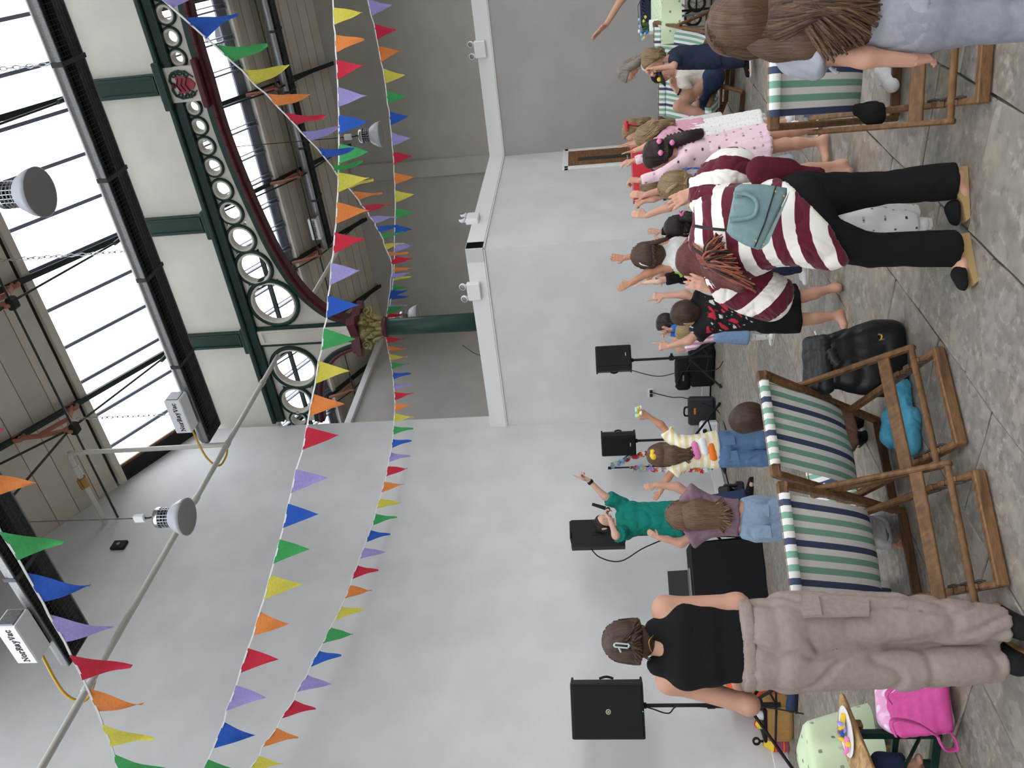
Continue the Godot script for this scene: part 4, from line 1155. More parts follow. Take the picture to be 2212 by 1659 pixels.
func speaker(label: String, at: Vector3, w: float, hgt: float, d: float, yaw: float, logo := false):
	var t = thing("loudspeaker", label, "loudspeaker", at, "black loudspeakers")
	t.rotation.y = yaw
	var poly = PackedVector2Array([Vector2(-w / 2, d / 2), Vector2(w / 2, d / 2), Vector2(w / 2, d * 0.1), Vector2(w * 0.3, -d / 2), Vector2(-w * 0.3, -d / 2), Vector2(-w / 2, d * 0.1)])
	var c = Q.new()
	c.prism(poly, hgt - 0.02, Transform3D(Basis(Vector3.RIGHT, PI / 2), Vector3(0, hgt - 0.01, 0)))
	part("cabinet", c, M.black, t)
	part("grille", Q.new().box(T(Vector3(0, hgt / 2, d / 2 + 0.004)), Vector3(w * 0.92, hgt * 0.95, 0.016), 0.006), M.grille, t, "black perforated grille")
	part("top_cap", Q.new().box(T(Vector3(0, hgt - 0.008, d * 0.15)), Vector3(w, 0.022, d * 0.7), 0.008), M.black, t)
	part("bottom_cap", Q.new().box(T(Vector3(0, 0.01, d * 0.15)), Vector3(w, 0.022, d * 0.7), 0.008), M.black, t)
	var hd = Q.new()
	for s in [-1.0, 1.0]:
		part("handle", Q.new().tube(sp([Vector3(s * w * 0.49, hgt * 0.4, -d * 0.05), Vector3(s * (w * 0.5 + 0.012), hgt * 0.5, -d * 0.05), Vector3(s * w * 0.49, hgt * 0.6, -d * 0.05)], 4), 0.012, 6), M.black, t)
	part("pole_socket", Q.new().tube([Vector3(0, -0.03, 0), Vector3(0, 0.02, 0)], 0.028, 10), M.black, t)
	if logo:
		var lg = Q.new()
		var X = Transform3D(Basis(Vector3.RIGHT, PI / 2), Vector3(0, hgt * 0.49, d / 2 + 0.013))
		lg.lathe([Vector2(0.017, 0), Vector2(0.024, 0), Vector2(0.024, 0.003), Vector2(0.017, 0.003)], 24, X)
		for an in [0.5, 1.6, 2.7, 3.9, 5.2]: lg.bar(X * Vector3(0, 0.002, 0), X * Vector3(cos(an) * 0.013, 0.002, sin(an) * 0.013), 0.005, 0.003, Vector3.BACK, 0.0)
		part("badge", lg, M.badge, t, "small round pale badge")
		part("power_light", Q.new().box(T(Vector3(0, 0.012, d / 2 + 0.012)), Vector3(0.006, 0.006, 0.004)), M.led, t, "tiny green power light")
	else:
		part("name_plate", Q.new().box(T(Vector3(w * 0.05, hgt * 0.16, d / 2 + 0.013)), Vector3(0.05, 0.012, 0.004), 0.001), M.badge, t)
	return t
func soft_box(called: String, c: Vector3, sz: Vector3, yaw: float, m: Material, parent: Node3D, r := 0.04, fold := 0.01, label := "", cell := 0.012):
	# rounded, slightly slumped box made of level bars
	var b = []
	var X = Basis(Vector3.UP, yaw)
	var hx = sz.x / 2 - r; var hz = sz.z / 2 - r
	var n = maxi(2, int(sz.y / (r * 1.1)))
	var rows = maxi(2, int(sz.z / (r * 1.2)))
	for i in n:
		var y = lerpf(r, sz.y - r, float(i) / (n - 1))
		for j in rows:
			var z = lerpf(-hz, hz, float(j) / (rows - 1))
			b.append([c + X * Vector3(-hx, y, z), c + X * Vector3(hx, y, z), r, r])
	return blob(called, b, cell, r * 0.5, m, parent, label, fold)

func props():
	var mm = {}
	# deckchairs
	deckchair("deckchair in the middle with its back to us, beside the woman in taupe trousers", Vector3(-2.575, 0, -2.625), Vector3(-0.81, 0, -0.585), 0.0)
	deckchair("deckchair with a boy's dark head showing over its top bar", Vector3(-2.305, 0, -3.21), Vector3(-0.85, 0, -0.53), 0.36)
	deckchair("deckchair beside the long-haired girl in grey", Vector3(-0.825, 0, -3.563), Vector3(-0.303, 0, -0.953), 0.17)
	var fy = (-HD * 0.75 - RH * 0.65).normalized()
	var ty = P(1411, 208, 9.3); deckchair("distant deckchair holding the man in a cap", ty - fy * 0.25, fy, 0.5)
	var tx2 = P(1416, 100, 9.6); deckchair("distant empty deckchair by the green-clothed table", tx2 - fy * 0.25, fy, 0.33)
	var fs = thing("striped_mat", "low striped canvas mat half hidden by the taupe trousers", "mat", P(1900, 1310, 4.75) * Vector3(1, 0, 1))
	var fsr = []
	for i in 8:
		var frow = []
		for j in 6: frow.append(Vector3(-0.81, 0, -0.585) * (0.25 - 0.05 * i) + Vector3(0.585, 0, -0.81) * (0.14 - 0.08 * j) + Vector3(0, 0.24 - 0.2 * sin(i * 0.42), 0))
		fsr.append(frow)
	part("canvas", Q.new().sheet(fsr, 0.004, 1.6, 1.0), M.canvas, fs)
	# loudspeakers and stands
	var face = atan2(-HD.x, -HD.z)
	var b1 = G(1556, 768); b1.y = 0; stand("thin speaker stand by the front wall near the boys", b1, 1.2, 0.42, 0.4)
	speaker("small loudspeaker on a stand by the front wall, nearer the column", b1 + Vector3(0, 1.2, 0), 0.33, 0.48, 0.3, face + 0.45)
	var b2 = P(1545, 945, 11.2); b2.y = 0; stand("speaker stand beside the flower garlands", b2, 1.2, 0.5, 1.0)
	speaker("small loudspeaker on a stand beside the flower garlands", b2 + Vector3(0, 1.2, 0), 0.3, 0.46, 0.28, face - 0.35)
	var b3 = P(1700, 1522, 7.75); b3.y = 0; stand("sturdy speaker stand behind the woman in black vest", b3, 1.38, 0.62, 0.2)
	speaker("large loudspeaker with round badge behind the woman in black vest", b3 + Vector3(0, 1.38, 0), 0.5, 0.67, 0.38, face + 0.12, true)
	var b4 = P(1600, 1148, 9.55); b4.y = 0; stand("speaker stand hidden behind the man in the teal shirt", b4, 1.43, 0.5, 0.9)
	speaker("large loudspeaker turned side on behind the man in the teal shirt", b4 + Vector3(0, 1.43, 0), 0.28, 0.64, 0.3, face + 2.0)
	# table with black cloth
	var e = Vector3(-0.6, 0, 0.8); var dp = Vector3(-0.8, 0, -0.6)
	var c0 = Vector3(-6.44, 0, -6.44)
	var tb = thing("draped_table", "table under a floor-length black cloth beside the teal-shirted man", "table", c0 + e * 0.55 + dp * 0.27)
	var rel = c0 - tb.position
	part("table_top", Q.new().bar(rel + Vector3(0, 0.725, 0) + dp * 0.27 + e * 0.02, rel + Vector3(0, 0.725, 0) + dp * 0.27 + e * 1.08, 0.52, 0.03), M.galv, tb)
	for k in [[0.06, 0.06], [1.04, 0.06], [0.06, 0.48], [1.04, 0.48]]:
		part("leg", Q.new().tube([rel + e * k[0] + dp * k[1], rel + e * k[0] + dp * k[1] + Vector3(0, 0.71, 0)], 0.014, 8), M.black, tb)
	var outline = []
	for i in 12: outline.append(rel + e * (1.1 * i / 12.0))
	for i in 6: outline.append(rel + e * 1.1 + dp * (0.54 * i / 6.0))
	for i in 12: outline.append(rel + e * (1.1 - 1.1 * i / 12.0) + dp * 0.54)
	for i in 6: outline.append(rel + dp * (0.54 - 0.54 * i / 6.0))
	outline.append(outline[0])
	var ctr = rel + e * 0.55 + dp * 0.27
	var rows = []
	for i in 9:
		var y = 0.752 - 0.74 * i / 8.0
		var row = []
		for j in outline.size():
			var p: Vector3 = outline[j]
			var out = (p - ctr).normalized()
			var wv = sin(j * 2.3) * 0.02 + sin(j * 0.9) * 0.014
			row.append(p + out * (0.012 + (wv + 0.03) * i / 8.0) + Vector3(0, y, 0))
		rows.append(row)
	var cl = Q.new(); cl.sheet(rows, 0.003)
	var cloth = thing("tablecloth", "floor-length black cloth hanging over the sound table", "tablecloth", tb.position)
	part("skirt", cl, M.c_ink, cloth)
	var topq = Q.new(); topq.bar(rel + Vector3(0, 0.747, 0) + dp * 0.27 - e * 0.012, rel + Vector3(0, 0.747, 0) + dp * 0.27 + e * 1.112, 0.565, 0.012)
	part("top", topq, M.c_ink, cloth)
	# laptop and mixer
	var lp = thing("laptop", "dark laptop open on the black table", "laptop", c0 + e * 0.4 + dp * 0.3 + Vector3(0, 0.756, 0))
	var LB = Basis(e, Vector3.UP, e.cross(Vector3.UP))
	part("keyboard", Q.new().box(Transform3D(LB, Vector3(0, 0.01, 0)), Vector3(0.34, 0.018, 0.24), 0.005), M.galv, lp)
	var lsq = Q.new(); lsq.box(Transform3D(LB * Basis(Vector3.RIGHT, 0.35), Vector3(0, 0.12, 0) - e.cross(Vector3.UP) * -0.15), Vector3(0.34, 0.235, 0.012), 0.004)
	part("lid", lsq, M.blackgloss, lp, "dark screen")
	var mx = thing("mixer", "small mixing desk on the end of the black table", "mixer", c0 + e * 0.9 + dp * 0.25 + Vector3(0, 0.756, 0))
	part("body", Q.new().box(Transform3D(LB, Vector3(0, 0.035, 0)), Vector3(0.25, 0.07, 0.3), 0.01), M.black, mx)
	for i in 6: part("knob", Q.new().tube([LB * Vector3(-0.09 + 0.036 * i, 0.07, 0.05), LB * Vector3(-0.09 + 0.036 * i, 0.095, 0.05)], 0.009, 8), M.galv, mx)
	# moving light on the floor
	var ml = thing("stage_light", "black moving-head stage light standing on the floor near the wall", "stage light", G(1606, 1062))
	var fb = Basis(Vector3.UP, face + 0.4)
	part("base", Q.new().box(Transform3D(fb, Vector3(0, 0.05, 0)), Vector3(0.22, 0.1, 0.2), 0.02), M.darkplastic, ml)
	for s in [-1.0, 1.0]: part("yoke_arm", Q.new().box(Transform3D(fb, Vector3(s * 0.1, 0.16, 0)), Vector3(0.03, 0.16, 0.08), 0.01), M.darkplastic, ml)
	var hdq = Q.new(); hdq.box(Transform3D(fb * Basis(Vector3.RIGHT, -0.5), Vector3(0, 0.2, 0.02)), Vector3(0.15, 0.14, 0.2), 0.02)
	part("head", hdq, M.darkplastic, ml)
	part("lens_hood", Q.new().box(Transform3D(fb * Basis(Vector3.RIGHT, -0.5), Vector3(0, 0.26, 0.11)), Vector3(0.12, 0.11, 0.08), 0.006), M.darkplastic, ml)
	part("lens", Q.new().box(Transform3D(fb * Basis(Vector3.RIGHT, -0.5), Vector3(0, 0.281, 0.149)), Vector3(0.1, 0.09, 0.006)), M.blackgloss, ml)
	# garlands of paper flowers on a microphone stand
	garlands()
	# bags and cases by the wall
	var hb = thing("holdall", "black holdall slumped against the front wall under the small loudspeaker", "bag", Vector3(-6.45, 0, -9.98))
	soft_box("body", Vector3(-6.45, 0.0, -10.02), Vector3(0.62, 0.36, 0.3), 0.05, M.c_ink, hb, 0.07, 0.02)
	part("handle", Q.new().tube(sp([Vector3(-0.12, 0.34, 0.1), Vector3(-0.06, 0.4, 0.16), Vector3(0.06, 0.4, 0.16), Vector3(0.12, 0.34, 0.1)], 4), 0.012, 6), M.black, hb)
	var hb2 = thing("equipment_bag", "smaller black equipment bag stacked on the holdall", "bag", Vector3(-6.6, 0.36, -10.02))
	soft_box("body", Vector3(-6.6, 0.345, -10.02), Vector3(0.42, 0.2, 0.28), 0.1, M.c_ink, hb2, 0.05, 0.015)
	part("name_patch", Q.new().box(T(Vector3(0.02, 0.09, 0.145)), Vector3(0.1, 0.025, 0.006)), M.galv, hb2)
	part("strap", Q.new().tube(sp([Vector3(-0.15, 0.19, 0.1), Vector3(0, 0.16, 0.165), Vector3(0.16, 0.1, 0.15)], 4), 0.012, 6), M.black, hb2)
	var cs = thing("tool_case", "dark plastic case with an orange mark leaning by the wall socket", "case", Vector3(-7.08, 0, -9.75))
	part("body", Q.new().box(Transform3D(Basis(Vector3.UP, 0.3) * Basis(Vector3.RIGHT, -0.12), Vector3(0, 0.2, 0)), Vector3(0.42, 0.38, 0.14), 0.03), M.darkplastic, cs)
	part("handle", Q.new().tube(sp([Vector3(-0.08, 0.39, 0.0), Vector3(-0.06, 0.44, 0), Vector3(0.06, 0.44, 0), Vector3(0.08, 0.39, 0)], 4), 0.014, 6), M.black, cs)
	part("mark", Q.new().box(Transform3D(Basis(Vector3.UP, 0.3) * Basis(Vector3.RIGHT, -0.12), Vector3(0.04, 0.3, 0.06)), Vector3(0.09, 0.025, 0.01)), M.orange, cs)
	var wbx = thing("bubble_machine", "small white plastic machine on the floor beside the dark case", "machine", Vector3(-7.15, 0, -9.42))
	part("body", Q.new().box(T(Vector3(0, 0.13, 0), 0.4), Vector3(0.2, 0.26, 0.18), 0.03), M.white, wbx)
	part("spout", Q.new().tube([Vector3(0.02, 0.2, 0.08), Vector3(0.05, 0.21, 0.14)], 0.03, 10), M.black, wbx)
	var so = thing("wall_socket", "double wall socket with plugs on the front wall", "socket", P(1413, 902, 12.0) * Vector3(1, 1, 0) + Vector3(0, 0, ZA))
	part("plate", Q.new().box(T(Vector3(0, 0, 0.006)), Vector3(0.15, 0.09, 0.012), 0.004), M.white, so)
	for s in [-1.0, 1.0]: part("plug", Q.new().box(T(Vector3(s * 0.035, -0.005, 0.03)), Vector3(0.045, 0.045, 0.04), 0.008), M.black, so)
	one("power_cable", Q.new().tube(sp([so.position + Vector3(0.03, -0.02, 0.05), so.position + Vector3(0.0, -0.3, 0.15), Vector3(-6.95, 0.4, -9.9), Vector3(-6.9, 0.02, -9.5), b2 + Vector3(0.2, 0.015, 0.1)], 6), 0.007, 6), M.black, "black power cable drooping from the wall socket to the floor", "cable")
	one("speaker_cable", Q.new().tube(sp([b1 + Vector3(-0.08, 1.25, 0.1), b1 + Vector3(-0.22, 0.85, 0.1), b1 + Vector3(-0.16, 0.5, 0.1), b1 + Vector3(-0.1, 0.1, 0.2), b1 + Vector3(0.1, 0.012, 0.3)], 6), 0.006, 6), M.black, "thin cable hanging from the small loudspeaker nearer the column", "cable")
	one("speaker_cable", Q.new().tube(sp([b3 + Vector3(0.1, 1.45, 0.05), b3 + Vector3(0.05, 1.3, 0.07), b3 + Vector3(-0.05, 1.15, 0.05), b3 + Vector3(0.05, 1.05, 0.04), b3 + Vector3(0.02, 0.7, 0.04), b3 + Vector3(0.05, 0.3, 0.06), b3 + Vector3(0.3, 0.012, 0.3)], 6), 0.007, 6), M.black, "black cable wound round the sturdy speaker stand", "cable")
	one("speaker_cable", Q.new().tube(sp([b4 + Vector3(-0.06, 1.86, 0.1), b4 + Vector3(-0.17, 1.74, 0.18), b4 + Vector3(-0.2, 1.5, 0.22), b4 + Vector3(-0.05, 1.2, 0.15), b4 + Vector3(0, 0.8, 0.05), b4 + Vector3(0, 0.03, 0.1)], 6), 0.008, 6), M.black, "black cable dropping from the side-on loudspeaker", "cable")
	one("floor_cable", Q.new().tube(sp([Vector3(-7.35, 0.01, -9.0), Vector3(-7.3, 0.012, -8.3), Vector3(-7.1, 0.012, -7.8), G(1606, 1062) + Vector3(-0.15, 0.012, -0.1)], 6), 0.008, 6), M.black, "black cable along the floor beside the skirting to the stage light", "cable")
	# orange fabric roll, kit bag, shoes, marker cones
	var orr = thing("fabric_tunnel", "bright orange ribbed fabric tunnel folded behind the woman in black vest", "tunnel", P(1690, 1488, 8.35) * Vector3(1, 0, 1))
	var oq = Q.new(); var pf = []
	for i in 15: pf.append(Vector2(0.16 if i % 2 == 0 else 0.185, 0.02 + i * 0.035))
	pf.append(Vector2(0, 0.53))
	oq.lathe(pf, 24); part("ribs", oq, M.c_orange, orr)
	part("hem", Q.new().lathe([Vector2(0.19, 0.0), Vector2(0.24, 0.01), Vector2(0.17, 0.12)], 24), M.c_orange, orr)
	var kb = thing("kit_bag", "tan kit bag full of toys beneath the sturdy speaker stand", "bag", P(1690, 1550, 7.9) * Vector3(1, 0, 1))
	soft_box("body", kb.position, Vector3(0.36, 0.26, 0.26), 0.4, M.tan, kb, 0.05, 0.02)
	part("black_flap", Q.new().box(T(Vector3(0.0, 0.26, 0.02), 0.4), Vector3(0.34, 0.03, 0.24), 0.01), M.c_ink, kb)
	for k in 4: part("toy", Q.new().lathe([Vector2(0, 0.06), Vector2(0.035, 0.04), Vector2(0.045, 0), Vector2(0, -0.03)], 10, T(Vector3(-0.1 + 0.07 * k, 0.28, 0.05 * (k % 2)))), [M.red, M.yellow, M.blue, M.white][k], kb)
	var nb2 = thing("blue_shoe", "dark blue shoe on the floor by the orange fabric tunnel", "shoe", P(1690, 1512, 7.6) * Vector3(1, 0, 1))
	blob("upper", [[nb2.position + Vector3(-0.08, 0.05, 0.02), nb2.position + Vector3(0.12, 0.04, -0.03), 0.05, 0.04]], 0.01, 0.02, M.c_navy2, nb2, "", 0.0, [[Vector3.DOWN, -0.02]])
	part("sole", Q.new().bar(Vector3(-0.12, 0.012, 0.03), Vector3(0.15, 0.012, -0.04), 0.09, 0.022), M.black, nb2)
	var cn = G(1700, 1601)
	for k in 12:
		var mk: Material = [M.red, M.plum, M.red, M.orange, M.red, M.plum][k % 6] if k < 11 else M.yellow
		var cnm: String = ["red", "purple", "red", "orange", "red", "purple"][k % 6] if k < 11 else "yellow"
		var y = 0.004 + k * 0.0125
		var top = k == 11
		var mesh = Q.new()
		mesh.lathe([Vector2(0.098, y), Vector2(0.1, y + 0.006), Vector2(0.09, y + 0.012), Vector2(0.045, y + 0.085), Vector2(0.035, y + 0.085), Vector2(0.08, y + 0.004)], 20)
		var o = one("marker_cone", mesh, mk, "%s saucer cone, %s of the stack against the skirting" % [cnm, ["bottom", "second", "third", "fourth", "fifth", "sixth", "seventh", "eighth", "ninth", "tenth", "eleventh", "top"][k]], "marker cone", "stack of saucer cones")
		o.position = cn
	var hn = one("cone_carrier", Q.new().lathe([Vector2(0.02, -0.008), Vector2(0.04, -0.008), Vector2(0.04, 0.008), Vector2(0.02, 0.008), Vector2(0.02, -0.008)], 16, Transform3D(Basis(RH, PI / 2) * Basis(Vector3.UP, 0), Vector3(0, 0.29, 0))).tube([Vector3(0, 0.14, 0), Vector3(0, 0.255, 0)], 0.012, 8), M.black, "black carrier ring on top of the saucer cones", "carrier")
	hn.position = cn
	bench_corner()
	backpacks()
	right_side()
	# door in the side wall
	var dr = structn("door_1", "brown wooden door with a narrow glazed slot")
	part("leaf", Q.new().box(T(Vector3(XB + 0.012, 1.0, -13.78)), Vector3(0.03, 1.98, 0.8), 0.004), M.door, dr)
	for z in [-13.33, -14.23]: part("architrave", Q.new().box(T(Vector3(XB + 0.02, 1.03, z)), Vector3(0.04, 2.06, 0.1), 0.006), M.trim, dr)
	part("architrave", Q.new().box(T(Vector3(XB + 0.02, 2.04, -13.78)), Vector3(0.04, 0.1, 1.0), 0.006), M.trim, dr)
	part("vision_slot", Q.new().box(T(Vector3(XB + 0.028, 1.35, -13.72)), Vector3(0.008, 0.9, 0.14), 0.002), M.blackgloss, dr, "dark narrow window")
	part("slot_frame", Q.new().box(T(Vector3(XB + 0.026, 1.35, -13.72)), Vector3(0.006, 0.96, 0.2), 0.002), M.wood_dark, dr)
	part("handle", Q.new().tube([Vector3(XB + 0.03, 1.0, -13.45), Vector3(XB + 0.08, 1.0, -13.45), Vector3(XB + 0.08, 1.0, -13.56)], 0.01, 8), M.steel, dr)
	one("pen", Q.new().tube([G(1762, 716) + Vector3(0, 0.006, 0), G(1768, 732) + Vector3(0, 0.006, 0)], 0.006, 6), M.white, "slim white pen lying on the stone floor near the barefoot boy", "pen")

func garlands():
	var top = P(1318, 1011, 11.4); var base = Vector3(top.x, 0, top.z)
	var st = thing("microphone_stand", "black boom microphone stand hung with paper flowers by the white wall", "microphone stand", base)
	part("pole", Q.new().tube([Vector3(0, 0.02, 0), Vector3(0, top.y, 0)], 0.011, 8), M.black, st)
	part("foot", Q.new().lathe([Vector2(0, 0.03), Vector2(0.1, 0.028), Vector2(0.14, 0.01), Vector2(0.14, 0), Vector2(0, 0)], 20), M.black, st)
	var bt = P(1356, 984, 11.4) - base
	part("boom", Q.new().tube([Vector3(0, top.y - 0.05, 0), bt], 0.009, 8), M.black, st)
	part("boom_end", Q.new().tube([bt, bt + (bt - Vector3(0, top.y - 0.05, 0)).normalized() * 0.05], 0.018, 8), M.black, st)
	part("top_cap", Q.new().tube([Vector3(0, top.y - 0.02, 0), Vector3(0, top.y + 0.03, 0)], 0.02, 8), M.black, st)
	rng.seed = 12
	var runs = [["flower garland wound down the microphone stand pole", [P(1360, 1012, 11.35), P(1440, 1013, 11.35), P(1540, 1014, 11.35)], 34], ["flower garland draped along the boom and hanging by the girl's head", [P(1322, 1006, 11.33), P(1345, 997, 11.33), P(1362, 986, 11.33), P(1385, 984, 11.33), P(1412, 982, 11.33)], 26]]
	var cols = [M.red, M.yellow, M.lilac, M.mint, M.orange, M.white, M.fblue]
	var fl = Q.new()
	for k in 5:
		var an = TAU * k / 5.0
		var d = Vector3(cos(an), sin(an), 0); var s = Vector3(-sin(an), cos(an), 0)
		fl.quad(Vector3.ZERO, d * 0.022 - s * 0.016 + Vector3(0, 0, 0.006), d * 0.04 + Vector3(0, 0, 0.002), d * 0.022 + s * 0.016 + Vector3(0, 0, 0.006))
	fl.lathe([Vector2(0, 0.012), Vector2(0.008, 0.008), Vector2(0.009, 0)], 6, Transform3D(Basis(Vector3.RIGHT, PI / 2), Vector3.ZERO))
	var fm = fl.done()
	for r in runs:
		var pts = sp(r[1], 8)
		var g = thing("flower_garland", r[0], "garland", pts[0], "paper flower garlands")
		var rel = []
		for p in pts: rel.append(p - pts[0])
		part("string", Q.new().tube(rel, 0.005, 5), M.leaf, g)
		for i in r[2]:
			var fi: float = float(i) / r[2] * (rel.size() - 1)
			var p: Vector3 = rel[int(fi)].lerp(rel[mini(int(fi) + 1, rel.size() - 1)], fi - int(fi))
			var o = part("flower", fm, cols[rng.randi() % 7], g)
			var dir = (-HD + Vector3(rng.randf_range(-1, 1), rng.randf_range(-0.8, 0.8), rng.randf_range(-1, 1))).normalized()
			o.transform = Transform3D(Basis.looking_at(-dir, Vector3(0.1, 1, 0.05).normalized()).scaled(Vector3.ONE * rng.randf_range(0.9, 1.25)), p + dir * 0.02 + Vector3(rng.randf_range(-1, 1), 0, rng.randf_range(-1, 1)) * 0.02)

func bench_corner():
	var d = Vector3(0.22, 0, 0.975); var a = Vector3(-0.975, 0, 0.22)
	var c = Vector3(-3.97, 0, -2.83)
	var t = thing("folding_bench", "pale wooden folding bench with dark green legs at the lower edge", "bench", c + d * 0.7 + a * 0.14)
	var o = c - t.position
	part("seat_board", Q.new().bar(o + a * 0.14 + Vector3(0, 0.415, 0), o + a * 0.14 + d * 1.5 + Vector3(0, 0.415, 0), 0.28, 0.03, Vector3.UP, 0.012), M.pine, t)
	part("batten", Q.new().bar(o + d * 0.2 + a * 0.02 + Vector3(0, 0.385, 0), o + d * 0.2 + a * 0.26 + Vector3(0, 0.385, 0), 0.05, 0.035, Vector3.UP, 0.006), M.wood, t)
	for z in [0.26, 1.3]:
		for s in [0.04, 0.24]:
			part("leg", Q.new().bar(o + d * z + a * s + Vector3(0, 0.0, 0), o + d * z + a * s + Vector3(0, 0.4, 0), 0.045, 0.03, d, 0.004), M.greenmetal, t)
		part("foot_bar", Q.new().bar(o + d * z + a * 0.03 + Vector3(0, 0.02, 0), o + d * z + a * 0.25 + Vector3(0, 0.02, 0), 0.04, 0.04, Vector3.UP, 0.004), M.greenmetal, t)
		part("cross_bar", Q.new().bar(o + d * z + a * 0.03 + Vector3(0, 0.22, 0), o + d * z + a * 0.25 + Vector3(0, 0.22, 0), 0.03, 0.03, Vector3.UP, 0.004), M.greenmetal, t)
		var inw = 0.4 if z < 1.0 else -0.4
		for s in [0.06, 0.22]:
			part("brace", Q.new().bar(o + d * z + a * s + Vector3(0, 0.1, 0), o + d * (z + inw) + a * s + Vector3(0, 0.395, 0), 0.03, 0.012, Vector3.UP, 0.002), M.greenmetal, t)
	var pc = c + d * 0.2 + a * 0.08 + Vector3(0, 0.431, 0)
	var pl = thing("paper_plate", "white plate heaped with toy animals on the folding bench", "plate", pc)
	part("dish", Q.new().lathe([Vector2(0, 0.004), Vector2(0.085, 0.004), Vector2(0.125, 0.016), Vector2(0.127, 0.014), Vector2(0.087, 0.0), Vector2(0, 0.0)], 28), M.white, pl)
	var tn = [["purple", M.plum], ["yellow", M.yellow], ["pink", M.pinkp], ["lilac", M.lilac], ["blue", M.blue], ["white", M.white], ["orange", M.yellow]]
	rng.seed = 91
	for i in 7:
		var tp = pc + Vector3(rng.randf_range(-0.06, 0.06), 0.02, rng.randf_range(-0.06, 0.06))
		var ty = thing("toy_figure", "small %s plastic toy figure on the paper plate" % (tn[i][0] if i < 6 else "golden"), "toy", tp, "toys on the paper plate")
		var dir = Vector3(rng.randf_range(-1, 1), 0.15, rng.randf_range(-1, 1)).normalized()
		blob("body", [[tp - dir * 0.025, tp + dir * 0.03, 0.014, 0.01], [tp + dir * 0.03, tp + dir * 0.045 + Vector3(0, 0.012, 0), 0.011, 0.008], [tp, tp + dir.cross(Vector3.UP) * 0.03, 0.007, 0.005]], 0.004, 0.008, tn[i][1], ty)
	# bee-print cloth over a low seat
	var g = thing("bee_print_cloth", "pale green bee-print cloth draped over a low stool behind the bench", "cloth", P(1840, 1650, 5.1) * Vector3(1, 0, 1))
	var gc = P(1790, 1650, 5.1); gc.y = 0
	var gr = []
	for i in 14:
		var v = i / 13.0
		var row = []
		for j in 41:
			var an = -TAU * j / 40.0
			var sq = 1.0 / maxf(absf(cos(an)), absf(sin(an)))
			var rad = 0.19 * minf(1.0, v * 4.0) * minf(sq, 1.25)
			var dn = maxf(0.0, v - 0.25) / 0.75
			rad += dn * (0.07 + 0.05 * sin(an * 6.0 + 0.6) + 0.03 * sin(an * 3.0))
			row.append(gc - g.position + Vector3(cos(an) * rad, 0.5 - dn * 0.4 + 0.012 * sin(an * 2.0) * minf(1.0, v * 3.0), sin(an) * rad))
		gr.append(row)
	part("drape", Q.new().sheet(gr, 0.003), M.bees, g)
	part("stool_seat", Q.new().lathe([Vector2(0, 0.49), Vector2(0.17, 0.49), Vector2(0.17, 0.46), Vector2(0, 0.46)], 20, T(gc - g.position)), M.pine, g)
	for k in 3: part("stool_leg", Q.new().tube([gc - g.position + Vector3(cos(k * 2.1) * 0.12, 0.47, sin(k * 2.1) * 0.12), gc - g.position + Vector3(cos(k * 2.1) * 0.17, 0.0, sin(k * 2.1) * 0.17)], 0.015, 8), M.pine, g)

